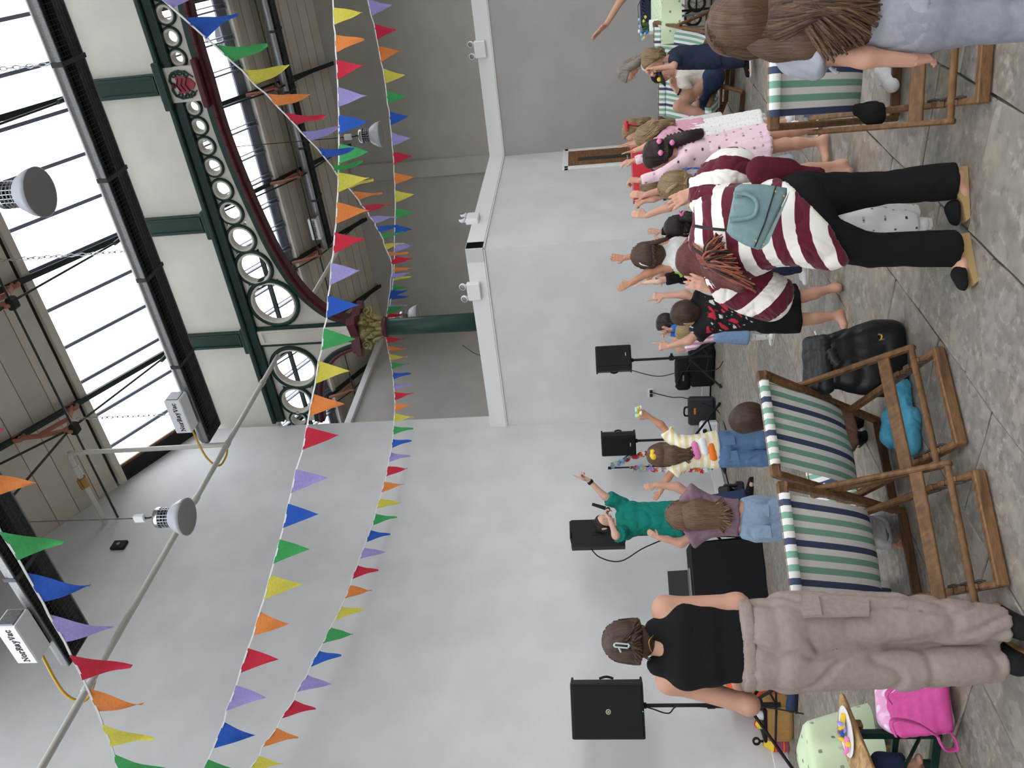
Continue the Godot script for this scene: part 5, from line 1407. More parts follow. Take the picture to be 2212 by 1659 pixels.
func backpacks():
	# pink rucksack lying on its front
	var c = G(2050, 1540); c.y = 0
	var t = thing("pink_rucksack", "child's bright pink rucksack with patterned sides lying on the floor", "rucksack", c)
	var lon = (P(1920, 1570, 4.2) - P(2060, 1520, 4.0)); lon.y = 0; lon = lon.normalized()
	var b = []
	var A = P(1945, 1525, 4.25); var B = P(2035, 1490, 4.1); var Cc = P(2045, 1570, 4.05); var Dd = P(1950, 1580, 4.15)
	var back = [A, B, Cc, Dd]
	for i in 5:
		var u = i / 4.0
		var p0: Vector3 = A.lerp(B, u); var p1: Vector3 = Dd.lerp(Cc, u)
		b.append([p0, p1, 0.03, 0.03])
		b.append([p0 + HD * 0.08, p1 + HD * 0.08, 0.045, 0.045])
	blob("back_panel", b, 0.01, 0.03, M.c_hotpink, t, "", 0.006)
	var sides = []
	for i in 5:
		var u = i / 4.0
		sides.append([A.lerp(B, u) + HD * 0.16, Dd.lerp(Cc, u) + HD * 0.16, 0.07, 0.07])
	sides.append([B + HD * 0.08, Cc + HD * 0.08, 0.06, 0.06]); sides.append([Cc + HD * 0.08, Dd + HD * 0.1, 0.055, 0.055])
	blob("patterned_side", sides, 0.011, 0.03, M.pink_print, t, "white printed side panels")
	for st in [[[1935, 1590], [1925, 1560], [1945, 1555], [1985, 1565], [2025, 1590]], [[1925, 1520], [1915, 1500], [1945, 1475], [1985, 1468]], [[2025, 1590], [2040, 1618], [2066, 1618], [2064, 1600], [2055, 1585]], [[1985, 1468], [2000, 1480], [2020, 1470], [2024, 1466]]]:
		var pts = []
		for p in st: pts.append(P(p[0], p[1], 4.0) - c)
		part("strap", Q.new().tube(sp(pts, 5), 0.02, 8, true, 0.3), M.c_hotpink, t)
	# black leather-look rucksack by the second deckchair
	var c2 = G(1972, 770); c2.y = 0
	var t2 = thing("black_rucksack", "soft black leather rucksack with brass zip slumped beside the deckchair", "rucksack", c2)
	var b2 = []
	var base = P(1925, 768, 4.45)
	for k in 5:
		var y = 0.07 + k * 0.075
		var p = c2 + HD * 0.12 + Vector3(0, y, 0)
		var w = 0.13 - 0.012 * absf(k - 1.0)
		b2.append([p - RH * w, p + RH * w, 0.085 - 0.008 * k, 0.085 - 0.008 * k])
		b2.append([p - RH * w * 0.9 + HD * 0.09, p + RH * w * 0.9 + HD * 0.09, 0.07 - 0.008 * k, 0.07 - 0.008 * k])
	blob("body", b2, 0.011, 0.04, M.leather, t2, "", 0.02, [[Vector3.DOWN, -0.006]], Vector3.ZERO, Vector3.ZERO, Vector3(5, 5, 5))
	var fb = []
	for k in 3:
		var p = c2 + HD * (0.1 + 0.06 * k) + Vector3(0, 0.42 + 0.02 * k, 0) - RH * 0.02
		fb.append([p - RH * 0.11, p + RH * 0.12, 0.045, 0.04])
	blob("flap", fb, 0.01, 0.03, M.leather2, t2, "", 0.02)
	part("zip", Q.new().tube(sp([P(1897, 722, 4.33) - c2, P(1905, 725, 4.33) - c2, P(1903, 735, 4.33) - c2], 4), 0.005, 6), M.gold_stud, t2)
	part("zip_pull", Q.new().bar(P(1899, 735, 4.32) - c2, P(1911, 732, 4.32) - c2, 0.008, 0.006), M.gold_stud, t2)
	part("ruched_trim", Q.new().tube(sp([P(1795, 755, 4.4) - c2, P(1802, 775, 4.38) - c2, P(1812, 790, 4.36) - c2], 4), [0.02, 0.03, 0.02, 0.03, 0.02, 0.03, 0.02, 0.025, 0.02], 8), M.leather2, t2)
	# turquoise hooded top on the floor
	var t3 = thing("hooded_top", "turquoise hooded top crumpled on the floor under the deckchair", "clothing", G(1950, 900))
	var hp = [[1915, 800], [1940, 840], [1945, 870], [1935, 900], [1930, 940], [1950, 925], [1960, 955], [1962, 900]]
	var hb = []
	for i in hp.size() - 1:
		var p0 = P(hp[i][0], hp[i][1], 4.6 - (hp[i][0] - 1915) * 0.004); var p1 = P(hp[i + 1][0], hp[i + 1][1], 4.6 - (hp[i + 1][0] - 1915) * 0.004)
		hb.append([p0, p1, 0.05 if i > 0 else 0.035, 0.055])
	blob("fleece", hb, 0.01, 0.03, M.c_turq, t3, "", 0.035, [[Vector3.DOWN, -0.004]], Vector3.ZERO, Vector3.ZERO, Vector3(13, 13, 13))
	part("piping", Q.new().tube(sp([P(1930, 905, 4.42) - t3.position, P(1935, 930, 4.4) - t3.position, P(1955, 950, 4.38) - t3.position], 5), 0.005, 5), M.white, t3)
	# black cap hung on the frame of the right deckchair
	var t4 = thing("black_sunhat", "crumpled black hat caught on the deckchair frame", "hat", P(1880, 245, 3.85))
	blob("cloth", [[P(1855, 238, 3.85), P(1885, 245, 3.85), 0.03, 0.05], [P(1885, 245, 3.85), P(1900, 235, 3.86), 0.04, 0.02], [P(1880, 252, 3.84), P(1898, 256, 3.84), 0.03, 0.025]], 0.008, 0.03, M.c_black, t4, "", 0.02)

func right_side():
	# table with the pale green cloth
	var c = Vector3(-1.66, 0, -10.75)
	var t = thing("side_table", "folding table under a pale green bee-print cloth at the right edge", "table", c)
	part("table_top", Q.new().box(T(Vector3(0, 0.715, 0)), Vector3(0.74, 0.03, 1.5), 0.006), M.galv, t)
	for s in [[-0.3, 0.65], [0.3, 0.65], [-0.3, -0.65], [0.3, -0.65]]:
		part("leg", Q.new().tube([Vector3(s[0], 0, s[1]), Vector3(s[0], 0.7, s[1])], 0.014, 8), M.black, t)
	for z in [0.65, -0.65]: part("leg_bar", Q.new().tube([Vector3(-0.3, 0.18, z), Vector3(0.3, 0.18, z)], 0.01, 6), M.black, t)
	var cl = thing("table_cover", "pale green bee-print cloth on the table at the right edge", "tablecloth", c)
	var outline = []
	for i in 8: outline.append(Vector3(-0.39 + 0.78 * i / 8.0, 0, 0.77))
	for i in 12: outline.append(Vector3(0.39, 0, 0.77 - 1.54 * i / 12.0))
	for i in 8: outline.append(Vector3(0.39 - 0.78 * i / 8.0, 0, -0.77))
	for i in 12: outline.append(Vector3(-0.39, 0, -0.77 + 1.54 * i / 12.0))
	outline.append(outline[0]); outline.reverse()
	var rows = []
	for i in 5:
		var row = []
		for j in outline.size():
			var p: Vector3 = outline[j]
			row.append(p * (1.0 + 0.015 * i * (1.0 + sin(j * 1.7))) + Vector3(0, 0.742 - 0.055 * i, 0))
		rows.append(row)
	part("skirt", Q.new().sheet(rows, 0.002), M.bees, cl)
	part("top", Q.new().box(T(Vector3(0, 0.738, 0)), Vector3(0.78, 0.008, 1.54), 0.003), M.bees, cl)
	# flowers in a white pot
	var fp = P(1412, 58, 9.75); fp.y = 0.743
	var pot = thing("flower_pot", "white square pot of blue and yellow flowers on the green table", "flower pot", fp)
	part("pot", Q.new().box(T(Vector3(0, 0.055, 0), 0.5), Vector3(0.13, 0.11, 0.13), 0.006), M.white, pot)
	part("print", Q.new().box(T(Vector3(0, 0.06, 0), 0.5), Vector3(0.06, 0.02, 0.134)), M.darkmetal, pot)
	rng.seed = 44
	var lq = Q.new()
	for i in 26:
		var d = Vector3(rng.randf_range(-1, 1), rng.randf_range(0.2, 1.2), rng.randf_range(-1, 1)).normalized() * rng.randf_range(0.06, 0.12)
		lq.tube([Vector3(0, 0.1, 0), Vector3(0, 0.11, 0) + d * 0.6, Vector3(0, 0.11, 0) + d], [0.003, 0.012, 0.002], 4)
	part("foliage", lq, M.leaf, pot)
	for i in 14:
		var d = Vector3(rng.randf_range(-1, 1), rng.randf_range(0.1, 1.0), rng.randf_range(-1, 1)).normalized() * rng.randf_range(0.07, 0.14)
		part("blossom", Q.new().lathe([Vector2(0, -0.015), Vector2(0.022, 0.0), Vector2(0.018, 0.014), Vector2(0, 0.018)], 8, T(Vector3(0, 0.12, 0) + d)), [M.fblue, M.fblue, M.yellow, M.white, M.blue][i % 5], pot)
	# navy stacking chair behind it
	var ch = thing("navy_chair", "navy upholstered chair with a pale metal frame behind the green table", "chair", P(1500, 18, 11.0) * Vector3(1, 0, 1))
	var rb = Basis(Vector3.UP, atan2(-HD.x, -HD.z))
	var bq = []
	for k in 3: bq.append([ch.position + rb * Vector3(-0.15, 0.62 + 0.09 * k, 0), ch.position + rb * Vector3(0.15, 0.62 + 0.09 * k, 0), 0.06, 0.06, -HD, 2.0])
	blob("backrest", bq, 0.012, 0.04, M.c_navy, ch)
	blob("seat", [[ch.position + rb * Vector3(-0.16, 0.45, 0.12), ch.position + rb * Vector3(0.16, 0.45, 0.12), 0.06, 0.06], [ch.position + rb * Vector3(-0.16, 0.45, 0.3), ch.position + rb * Vector3(0.16, 0.45, 0.3), 0.06, 0.06]], 0.014, 0.08, M.c_navy, ch)
	for s in [-1.0, 1.0]:
		part("frame_side", Q.new().tube(sp([rb * Vector3(s * 0.23, 0.0, -0.05), rb * Vector3(s * 0.23, 0.45, 0.0), rb * Vector3(s * 0.22, 0.75, -0.03), rb * Vector3(s * 0.15, 0.88, -0.03), rb * Vector3(0, 0.89, -0.03)], 5), 0.013, 8), M.galv, ch)
		part("leg", Q.new().tube([rb * Vector3(s * 0.22, 0.42, 0.3), rb * Vector3(s * 0.22, 0.0, 0.36)], 0.013, 8), M.galv, ch)
	# pushchair wheel and frame under the table
	var pc = thing("pushchair", "black pushchair wheel and frame under the green table", "pushchair", P(1512, 22, 11.2) * Vector3(1, 0, 1))
	for s in [-0.22, 0.22]:
		var X = Transform3D(Basis(Vector3.UP, atan2(-HD.x, -HD.z)) * Basis(Vector3.RIGHT, PI / 2), Vector3(0, 0.12, 0) + HD * s)
		var wh = part("wheel", Q.new().lathe([Vector2(0.09, -0.02), Vector2(0.12, -0.012), Vector2(0.12, 0.012), Vector2(0.09, 0.02), Vector2(0.09, -0.02)], 20, X), M.black, pc)
		var spk = Q.new()
		for k in 5: spk.bar(X * Vector3.ZERO, X * Vector3(cos(k * TAU / 5) * 0.095, 0, sin(k * TAU / 5) * 0.095), 0.012, 0.012)
		part("spokes", spk, M.galv, wh)
	part("axle", Q.new().tube([Vector3(0, 0.12, 0) - HD * 0.25, Vector3(0, 0.12, 0) + HD * 0.25], 0.012, 8), M.galv, pc)
	part("frame", Q.new().tube(sp([Vector3(0, 0.12, 0), Vector3(0, 0.35, 0) + RH * 0.15, Vector3(0, 0.6, 0) + RH * 0.5, Vector3(0, 0.95, 0) + RH * 0.75], 4), 0.015, 8), M.galv, pc)
	part("seat", Q.new().bar(Vector3(0, 0.4, 0) + RH * 0.2, Vector3(0, 0.55, 0) + RH * 0.7, 0.35, 0.06), M.c_ink, pc)
	# sneaker near the right deckchair
	var sn = thing("white_trainer", "pale trainer lying sole up under the right deckchair", "shoe", P(1920, 160, 4.45) * Vector3(1, 0, 1))
	var sb = P(1900, 160, 4.5); var se = P(1932, 160, 4.4)
	blob("upper", [[Vector3(sb.x, 0.06, sb.z) + RH * 0.02, Vector3(se.x, 0.05, se.z) - RH * 0.06, 0.04, 0.035]], 0.008, 0.02, M.c_white, sn, "", 0.0, [[Vector3.DOWN, -0.01]])
	var tq = []
	for i in 5: part("sole_rib", Q.new().bar(Vector3(sb.x, 0.09, sb.z) - sn.position + RH * (0.02 - 0.022 * i) - HD * 0.03, Vector3(sb.x, 0.02, sb.z) - sn.position + RH * (0.02 - 0.022 * i) - HD * 0.05, 0.014, 0.012), M.sole, sn)
	# toy stall in red and blue plastic
	var tsp = P(1400, 368, 8.4) * Vector3(1, 0, 1)
	var ts = thing("toy_stall", "red and blue plastic toy stall with a scalloped roof among the children", "toy stall", tsp)
	var tb = Basis(Vector3.UP, atan2(-HD.x, -HD.z))
	part("counter", Q.new().box(Transform3D(tb, Vector3(0, 0.35, 0)), Vector3(0.5, 0.7, 0.3), 0.03), M.blue, ts)
	for s in [-1.0, 1.0]: part("post", Q.new().tube([tb * Vector3(s * 0.22, 0.65, 0), tb * Vector3(s * 0.22, 1.05, 0)], 0.025, 8), M.red, ts)
	part("panel", Q.new().box(Transform3D(tb, Vector3(-0.06, 0.9, 0)), Vector3(0.34, 0.3, 0.05), 0.02), M.blue, ts)
	var roof = PackedVector2Array([Vector2(-0.3, 1.2), Vector2(0.3, 1.2)])
	for i in 13:
		var u = 0.3 - 0.6 * i / 12.0
		roof.append(Vector2(u, 1.04 - 0.035 * absf(sin(i * PI / 2.0))))
	part("scalloped_roof", Q.new().prism(roof, 0.3, Transform3D(tb, tb * Vector3(0, 0, -0.15))), M.red, ts)
# ---------- bodies: tapered capsules joined smoothly and meshed as surface nets ----------
# bone: [a, b, ra, rb] or [a, b, ra, rb, n, q] (flattened q times along n) or [.., flat_end]
func nets(bones: Array, cell: float, k: float, cuts: Array = []) -> Array:
	var pad := k + cell * 2.5
	var lo := Vector3(INF, INF, INF); var hi := -lo
	for b: Array in bones:
		var r: float = maxf(b[2], b[3]) + pad
		var a0: Vector3 = b[0]; var b0: Vector3 = b[1]
		lo = lo.min(a0 - Vector3(r, r, r)).min(b0 - Vector3(r, r, r))
		hi = hi.max(a0 + Vector3(r, r, r)).max(b0 + Vector3(r, r, r))
	var nx := int((hi.x - lo.x) / cell) + 2; var ny := int((hi.y - lo.y) / cell) + 2; var nz := int((hi.z - lo.z) / cell) + 2
	var sy := nx; var sz := nx * ny
	var g := PackedFloat32Array(); g.resize(nx * ny * nz); g.fill(1.0)
	var inv := 1.0 / cell
	for b: Array in bones:
		var a: Vector3 = b[0]; var e: Vector3 = b[1]; var ra: float = b[2]; var rb: float = b[3]
		var hasn := b.size() > 5
		var n := Vector3.ZERO; var q := 0.0
		if hasn:
			n = b[4]; q = b[5] - 1.0
		var flat := b.size() > 6
		var rmax := maxf(ra, rb) + pad
		var l := a.min(e) - Vector3(rmax, rmax, rmax); var u := a.max(e) + Vector3(rmax, rmax, rmax)
		var ix0 := maxi(0, int((l.x - lo.x) * inv)); var ix1 := mini(nx - 1, int((u.x - lo.x) * inv))
		var iy0 := maxi(0, int((l.y - lo.y) * inv)); var iy1 := mini(ny - 1, int((u.y - lo.y) * inv))
		var iz0 := maxi(0, int((l.z - lo.z) * inv)); var iz1 := mini(nz - 1, int((u.z - lo.z) * inv))
		var ba := e - a
		var axis := ba.normalized()
		if hasn: ba += n * (ba.dot(n) * q)
		var bb := 1.0 / maxf(ba.length_squared(), 0.0000001)
		var dr := rb - ra
		for iz in range(iz0, iz1 + 1):
			for iy in range(iy0, iy1 + 1):
				var row := iz * sz + iy * sy
				var p := Vector3(lo.x + ix0 * cell, lo.y + iy * cell, lo.z + iz * cell) - a
				for ix in range(ix0, ix1 + 1):
					var w := p
					if hasn: w += n * (p.dot(n) * q)
					var t := clampf(w.dot(ba) * bb, 0.0, 1.0)
					var d := (w - ba * t).length() - ra - dr * t
					if flat: d = maxf(d, (p - (e - a)).dot(axis))
					var o := g[row + ix]
					if d < o + k:
						var hh := clampf(0.5 + 0.5 * (o - d) / k, 0.0, 1.0)
						g[row + ix] = o + (d - o) * hh - k * hh * (1.0 - hh)
					p.x += cell
	for c: Array in cuts:
		var cn: Vector3 = c[0]; var cd: float = c[1]
		for iz in nz:
			for iy in ny:
				var row := iz * sz + iy * sy
				var base := cn.y * (lo.y + iy * cell) + cn.z * (lo.z + iz * cell) + cn.x * lo.x - cd
				for ix in nx:
					var v := base + cn.x * ix * cell
					if v > g[row + ix]: g[row + ix] = v
	# surface nets
	var verts := PackedVector3Array(); var idx := PackedInt32Array()
	var vid := PackedInt32Array(); vid.resize(nx * ny * nz); vid.fill(-1)
	var far := cell * 2.6
	var cor := PackedInt32Array([0, 1, sy, sy + 1, sz, sz + 1, sz + sy, sz + sy + 1])
	var e0 := PackedInt32Array([0, 2, 4, 6, 0, 1, 4, 5, 0, 1, 2, 3]); var e1 := PackedInt32Array([1, 3, 5, 7, 2, 3, 6, 7, 4, 5, 6, 7])
	var cp := [Vector3(0, 0, 0), Vector3(1, 0, 0), Vector3(0, 1, 0), Vector3(1, 1, 0), Vector3(0, 0, 1), Vector3(1, 0, 1), Vector3(0, 1, 1), Vector3(1, 1, 1)]
	var v8 := PackedFloat32Array(); v8.resize(8)
	for iz in nz - 1:
		for iy in ny - 1:
			var row := iz * sz + iy * sy
			for ix in nx - 1:
				var i := row + ix
				var g0 := g[i]
				if g0 > far or g0 < -far: continue
				var neg := 0
				for c in 8:
					var val := g[i + cor[c]]
					v8[c] = val
					if val < 0.0: neg += 1
				if neg == 0 or neg == 8: continue
				var acc := Vector3.ZERO; var cnt := 0
				for c in 12:
					var p0 := v8[e0[c]]; var p1 := v8[e1[c]]
					if (p0 < 0.0) != (p1 < 0.0):
						var t := p0 / (p0 - p1)
						var A: Vector3 = cp[e0[c]]; var B: Vector3 = cp[e1[c]]
						acc += A + (B - A) * t; cnt += 1
				vid[i] = verts.size()
				verts.append(lo + (Vector3(ix, iy, iz) + acc / cnt) * cell)
	for iz in range(1, nz - 1):
		for iy in range(1, ny - 1):
			var row := iz * sz + iy * sy
			for ix in range(1, nx - 1):
				var i := row + ix
				if vid[i] < 0: continue
				var s := g[i] < 0.0
				if s != (g[i + 1] < 0.0):
					_quad(idx, vid[i - sy - sz], vid[i - sz], vid[i], vid[i - sy], s)
				if s != (g[i + sy] < 0.0):
					_quad(idx, vid[i - 1 - sz], vid[i - 1], vid[i], vid[i - sz], s)
				if s != (g[i + sz] < 0.0):
					_quad(idx, vid[i - 1 - sy], vid[i - sy], vid[i], vid[i - 1], s)
	return [verts, idx]
func _quad(idx: PackedInt32Array, a: int, b: int, c: int, d: int, s: bool):
	if a < 0 or b < 0 or c < 0 or d < 0: return
	if s: idx.append_array(PackedInt32Array([a, c, b, a, d, c]))
	else: idx.append_array(PackedInt32Array([a, b, c, a, c, d]))
func normals_of(verts: PackedVector3Array, idx: PackedInt32Array) -> PackedVector3Array:
	var n := PackedVector3Array(); n.resize(verts.size())
	for i in range(0, idx.size(), 3):
		var a := idx[i]; var b := idx[i + 1]; var c := idx[i + 2]
		var f := (verts[c] - verts[a]).cross(verts[b] - verts[a])
		n[a] += f; n[b] += f; n[c] += f
	for i in n.size(): n[i] = n[i].normalized()
	return n
# list of [verts, idx] -> one mesh, moved by -base, with optional folds and uv axes
func to_mesh(list: Array, base: Vector3, fold := 0.0, ffreq := Vector3(11, 4, 11), uvu := Vector3.ZERO, uvv := Vector3.ZERO, uvo := Vector3.ZERO) -> ArrayMesh:
	var V := PackedVector3Array(); var I := PackedInt32Array()
	for l: Array in list:
		var off := V.size()
		V.append_array(l[0])
		for i: int in l[1]: I.append(i + off)
	var N := normals_of(V, I)
	if fold > 0.0:
		var nz := FastNoiseLite.new(); nz.seed = 4 + V.size() % 97; nz.frequency = 1.0; nz.fractal_type = FastNoiseLite.FRACTAL_NONE
		for i in V.size():
			var p := V[i]
			var lowf := nz.get_noise_3d(p.x * ffreq.x * 0.45, p.y * ffreq.y * 0.45, p.z * ffreq.z * 0.45)
			var cr := absf(nz.get_noise_3d(p.x * ffreq.x * 0.8 + lowf, p.y * ffreq.y * 0.8 + 40.0, p.z * ffreq.z * 0.8 - lowf))
			V[i] = p + N[i] * fold * (0.28 * lowf + 0.4 * minf(cr * 1.6, 0.6))
		N = normals_of(V, I)
	var arr := []; arr.resize(Mesh.ARRAY_MAX)
	if uvu != Vector3.ZERO:
		var U := PackedVector2Array(); U.resize(V.size())
		for i in V.size(): U[i] = Vector2((V[i] - uvo).dot(uvu), (V[i] - uvo).dot(uvv))
		arr[Mesh.ARRAY_TEX_UV] = U
	for i in V.size(): V[i] -= base
	arr[Mesh.ARRAY_VERTEX] = V; arr[Mesh.ARRAY_NORMAL] = N; arr[Mesh.ARRAY_INDEX] = I
	var m := ArrayMesh.new()
	if V.size() > 0: m.add_surface_from_arrays(Mesh.PRIMITIVE_TRIANGLES, arr)
	return m
func blob(called: String, bones: Array, cell: float, k: float, m: Material, parent: Node3D, label := "", fold := 0.0, cuts: Array = [], uvu := Vector3.ZERO, uvv := Vector3.ZERO, ffreq := Vector3(11, 4, 11), uvo := Vector3.ZERO) -> MeshInstance3D:
	return part(called, to_mesh([nets(bones, cell, k, cuts)], parent_base(parent), fold, ffreq, uvu, uvv, uvo), m, parent, label)
func parent_base(p: Node3D) -> Vector3:
	var b := Vector3.ZERO
	var n: Node = p
	while n != self and n is Node3D:
		b += (n as Node3D).position
		n = n.get_parent()
	return b
# ---------- people ----------
func hand_bones(wr: Vector3, d: Vector3, palm: Vector3, s: float, thumb: float, pose: String) -> Array:
	d = d.normalized(); palm = (palm - d * palm.dot(d)).normalized()
	var L = d.cross(palm).normalized()          # across the hand
	var out = []
	var offs = [-0.030, -0.010, 0.010, 0.029]
	var lens = [0.82, 0.98, 1.04, 0.95] if thumb > 0 else [0.95, 1.04, 0.98, 0.82]
	var idx = 3 if thumb > 0 else 0
	for i in 4:
		var kn = wr + d * (0.088 - absf(offs[i]) * 0.25) * s + L * offs[i] * s
		out.append([wr + L * offs[i] * 0.55 * s, kn, 0.0145 * s, 0.0115 * s])
		var curl = 0.18; var spread = offs[i] * 6.0
		match pose:
			"point": curl = 0.05 if i == idx else 1.35
			"fist": curl = 1.35; spread = 0.0
			"hold": curl = 0.95; spread = 0.0
			"open": curl = 0.08; spread = offs[i] * 9.0
			"soft": curl = 0.4; spread = offs[i] * 3.0
		var dir = (d + L * spread * (0.5 if curl < 1.0 else 0.0)).normalized()
		var p = kn
		var seg = [0.044, 0.028, 0.022]
		for j in 3:
			dir = (dir * cos(curl) + palm * sin(curl)).normalized() if j == 0 else _bend(dir, palm, d, curl)
			var e: Vector3 = p + dir * seg[j] * lens[i] * s
			out.append([p, e, (0.0098 - 0.0012 * j) * s, (0.0090 - 0.0014 * j) * s])
			p = e
	var tb = wr + d * 0.022 * s + L * 0.026 * thumb * s
	var td = (d * 0.72 + L * thumb * 0.75 + palm * (0.35 if pose != "open" else 0.1)).normalized()
	var t1 = tb + td * 0.042 * s
	var t2 = t1 + (td * 0.75 + d * 0.6).normalized() * 0.03 * s
	out.append([tb, t1, 0.0145 * s, 0.0115 * s]); out.append([t1, t2, 0.0115 * s, 0.0088 * s])
	return out
func _bend(dir: Vector3, palm: Vector3, d: Vector3, curl: float) -> Vector3:
	var up = palm
	var side = d.cross(palm).normalized()
	return dir.rotated(side, curl).normalized()

func head_bones(c: Vector3, u: Vector3, f: Vector3, s: float) -> Array:
	var r = u.cross(f).normalized()
	return [
		[c + u * 0.032 * s - f * 0.022 * s, c + u * 0.03 * s + f * 0.02 * s, 0.082 * s, 0.078 * s, r, 1.08],
		[c + f * 0.028 * s + u * 0.01 * s, c + f * 0.046 * s - u * 0.078 * s, 0.064 * s, 0.036 * s],
		[c - f * 0.03 * s - u * 0.02 * s, c - f * 0.025 * s - u * 0.07 * s, 0.058 * s, 0.05 * s],
		[c + f * 0.086 * s + u * 0.012 * s, c + f * 0.106 * s - u * 0.022 * s, 0.008 * s, 0.0125 * s],
		[c + f * 0.075 * s + u * 0.03 * s + r * 0.028 * s, c + f * 0.075 * s + u * 0.03 * s - r * 0.028 * s, 0.018 * s, 0.018 * s],
		[c + r * 0.079 * s - f * 0.012 * s + u * 0.016 * s, c + r * 0.077 * s - f * 0.006 * s - u * 0.024 * s, 0.017 * s, 0.01 * s, r, 1.8],
		[c - r * 0.079 * s - f * 0.012 * s + u * 0.016 * s, c - r * 0.077 * s - f * 0.006 * s - u * 0.024 * s, 0.017 * s, 0.01 * s, r, 1.8],
	]

# joints of a figure from the picture: A is the side nearer the bottom edge of the frame, B nearer the top edge
func rig(D: float, s: float, hs: float, front: Vector3, J: Dictionary) -> Dictionary:
	var R = {"s": s, "hs": hs, "D": D, "front": front.normalized()}
	for k in J:
		var v = J[k]
		if v is Vector3: R[k] = v
		else: R[k] = P(v[0], v[1], D + (v[2] if v.size() > 2 else 0.0))
	R.mS = (R.shA + R.shB) * 0.5
	var w: float = R.shA.distance_to(R.shB) * 0.5
	R.w = w
	var lat: Vector3 = (R.shB - R.shA).normalized()
	if not R.has("hpA"):
		var c: Vector3 = R.mS; var hl = Vector3(lat.x, 0, lat.z).normalized()
		c.y = R.mS.y * 0.62
		if R.has("hip"): c = R.hip
		R.hpA = c - hl * w * 0.5; R.hpB = c + hl * w * 0.5
	R.mH = (R.hpA + R.hpB) * 0.5
	for k in ["A", "B"]:
		if not R.has("an" + k):
			var a: Vector3 = R["hp" + k]; a.y = 0.07 * s; R["an" + k] = a
		if not R.has("kn" + k): R["kn" + k] = R["hp" + k].lerp(R["an" + k], 0.5) + R.front * 0.02
		if not R.has("to" + k):
			var tp: Vector3 = R["an" + k] + R.front * 0.15 * s; tp.y = maxf(0.02, R["an" + k].y - 0.05 * s); R["to" + k] = tp
		if not R.has("el" + k):
			R["el" + k] = R["sh" + k] + Vector3(0, -0.27 * s, 0) + lat * (0.04 if k == "B" else -0.04)
		if not R.has("wr" + k): R["wr" + k] = R["el" + k] + Vector3(0, -0.23 * s, 0) + R.front * 0.05
		if not R.has("hn" + k): R["hn" + k] = R["wr" + k] + (R["wr" + k] - R["el" + k]).normalized() * 0.17 * s
	R.up = (R.mS - R.mH).normalized()
	R.lat = lat
	var n: Vector3 = R.front; n = (n - R.up * n.dot(R.up)).normalized()
	R.n = n
	if not R.has("hd"): R.hd = R.mS + R.up * 0.24 * s
	if not R.has("hu"): R.hu = (R.hd - R.mS - R.n * 0.03).normalized().lerp(Vector3.UP, 0.4).normalized()
	if not R.has("look"): R.look = R.front
	var lk: Vector3 = R.look; R.look = (lk - R.hu * lk.dot(R.hu)).normalized()
	return R
func torso(R: Dictionary, inf := 0.0, widen := 1.0) -> Array:
	var s: float = R.s; var a: Vector3 = R.up; var l: Vector3 = R.lat; var w: float = R.w * widen; var n: Vector3 = R.n
	var m: Vector3 = R.mS; var hh: Vector3 = R.mH
	var H: float = m.distance_to(hh)
	var hl: Vector3 = (R.hpB - R.hpA).normalized()
	return [
		[R.shA, R.shB, 0.052 * s + inf, 0.052 * s + inf],
		[m - a * H * 0.14 - l * w * 0.55, m - a * H * 0.14 + l * w * 0.55, 0.088 * s + inf, 0.088 * s + inf],
		[m - a * H * 0.34 - l * w * 0.42, m - a * H * 0.34 + l * w * 0.42, 0.092 * s + inf, 0.092 * s + inf],
		[m - a * H * 0.56 - l * w * 0.34, m - a * H * 0.56 + l * w * 0.34, 0.088 * s + inf, 0.088 * s + inf],
		[m - a * H * 0.78 - hl * w * 0.36, m - a * H * 0.78 + hl * w * 0.36, 0.094 * s + inf, 0.094 * s + inf],
		[hh - hl * w * 0.42, hh + hl * w * 0.42, 0.105 * s + inf, 0.105 * s + inf],
	]
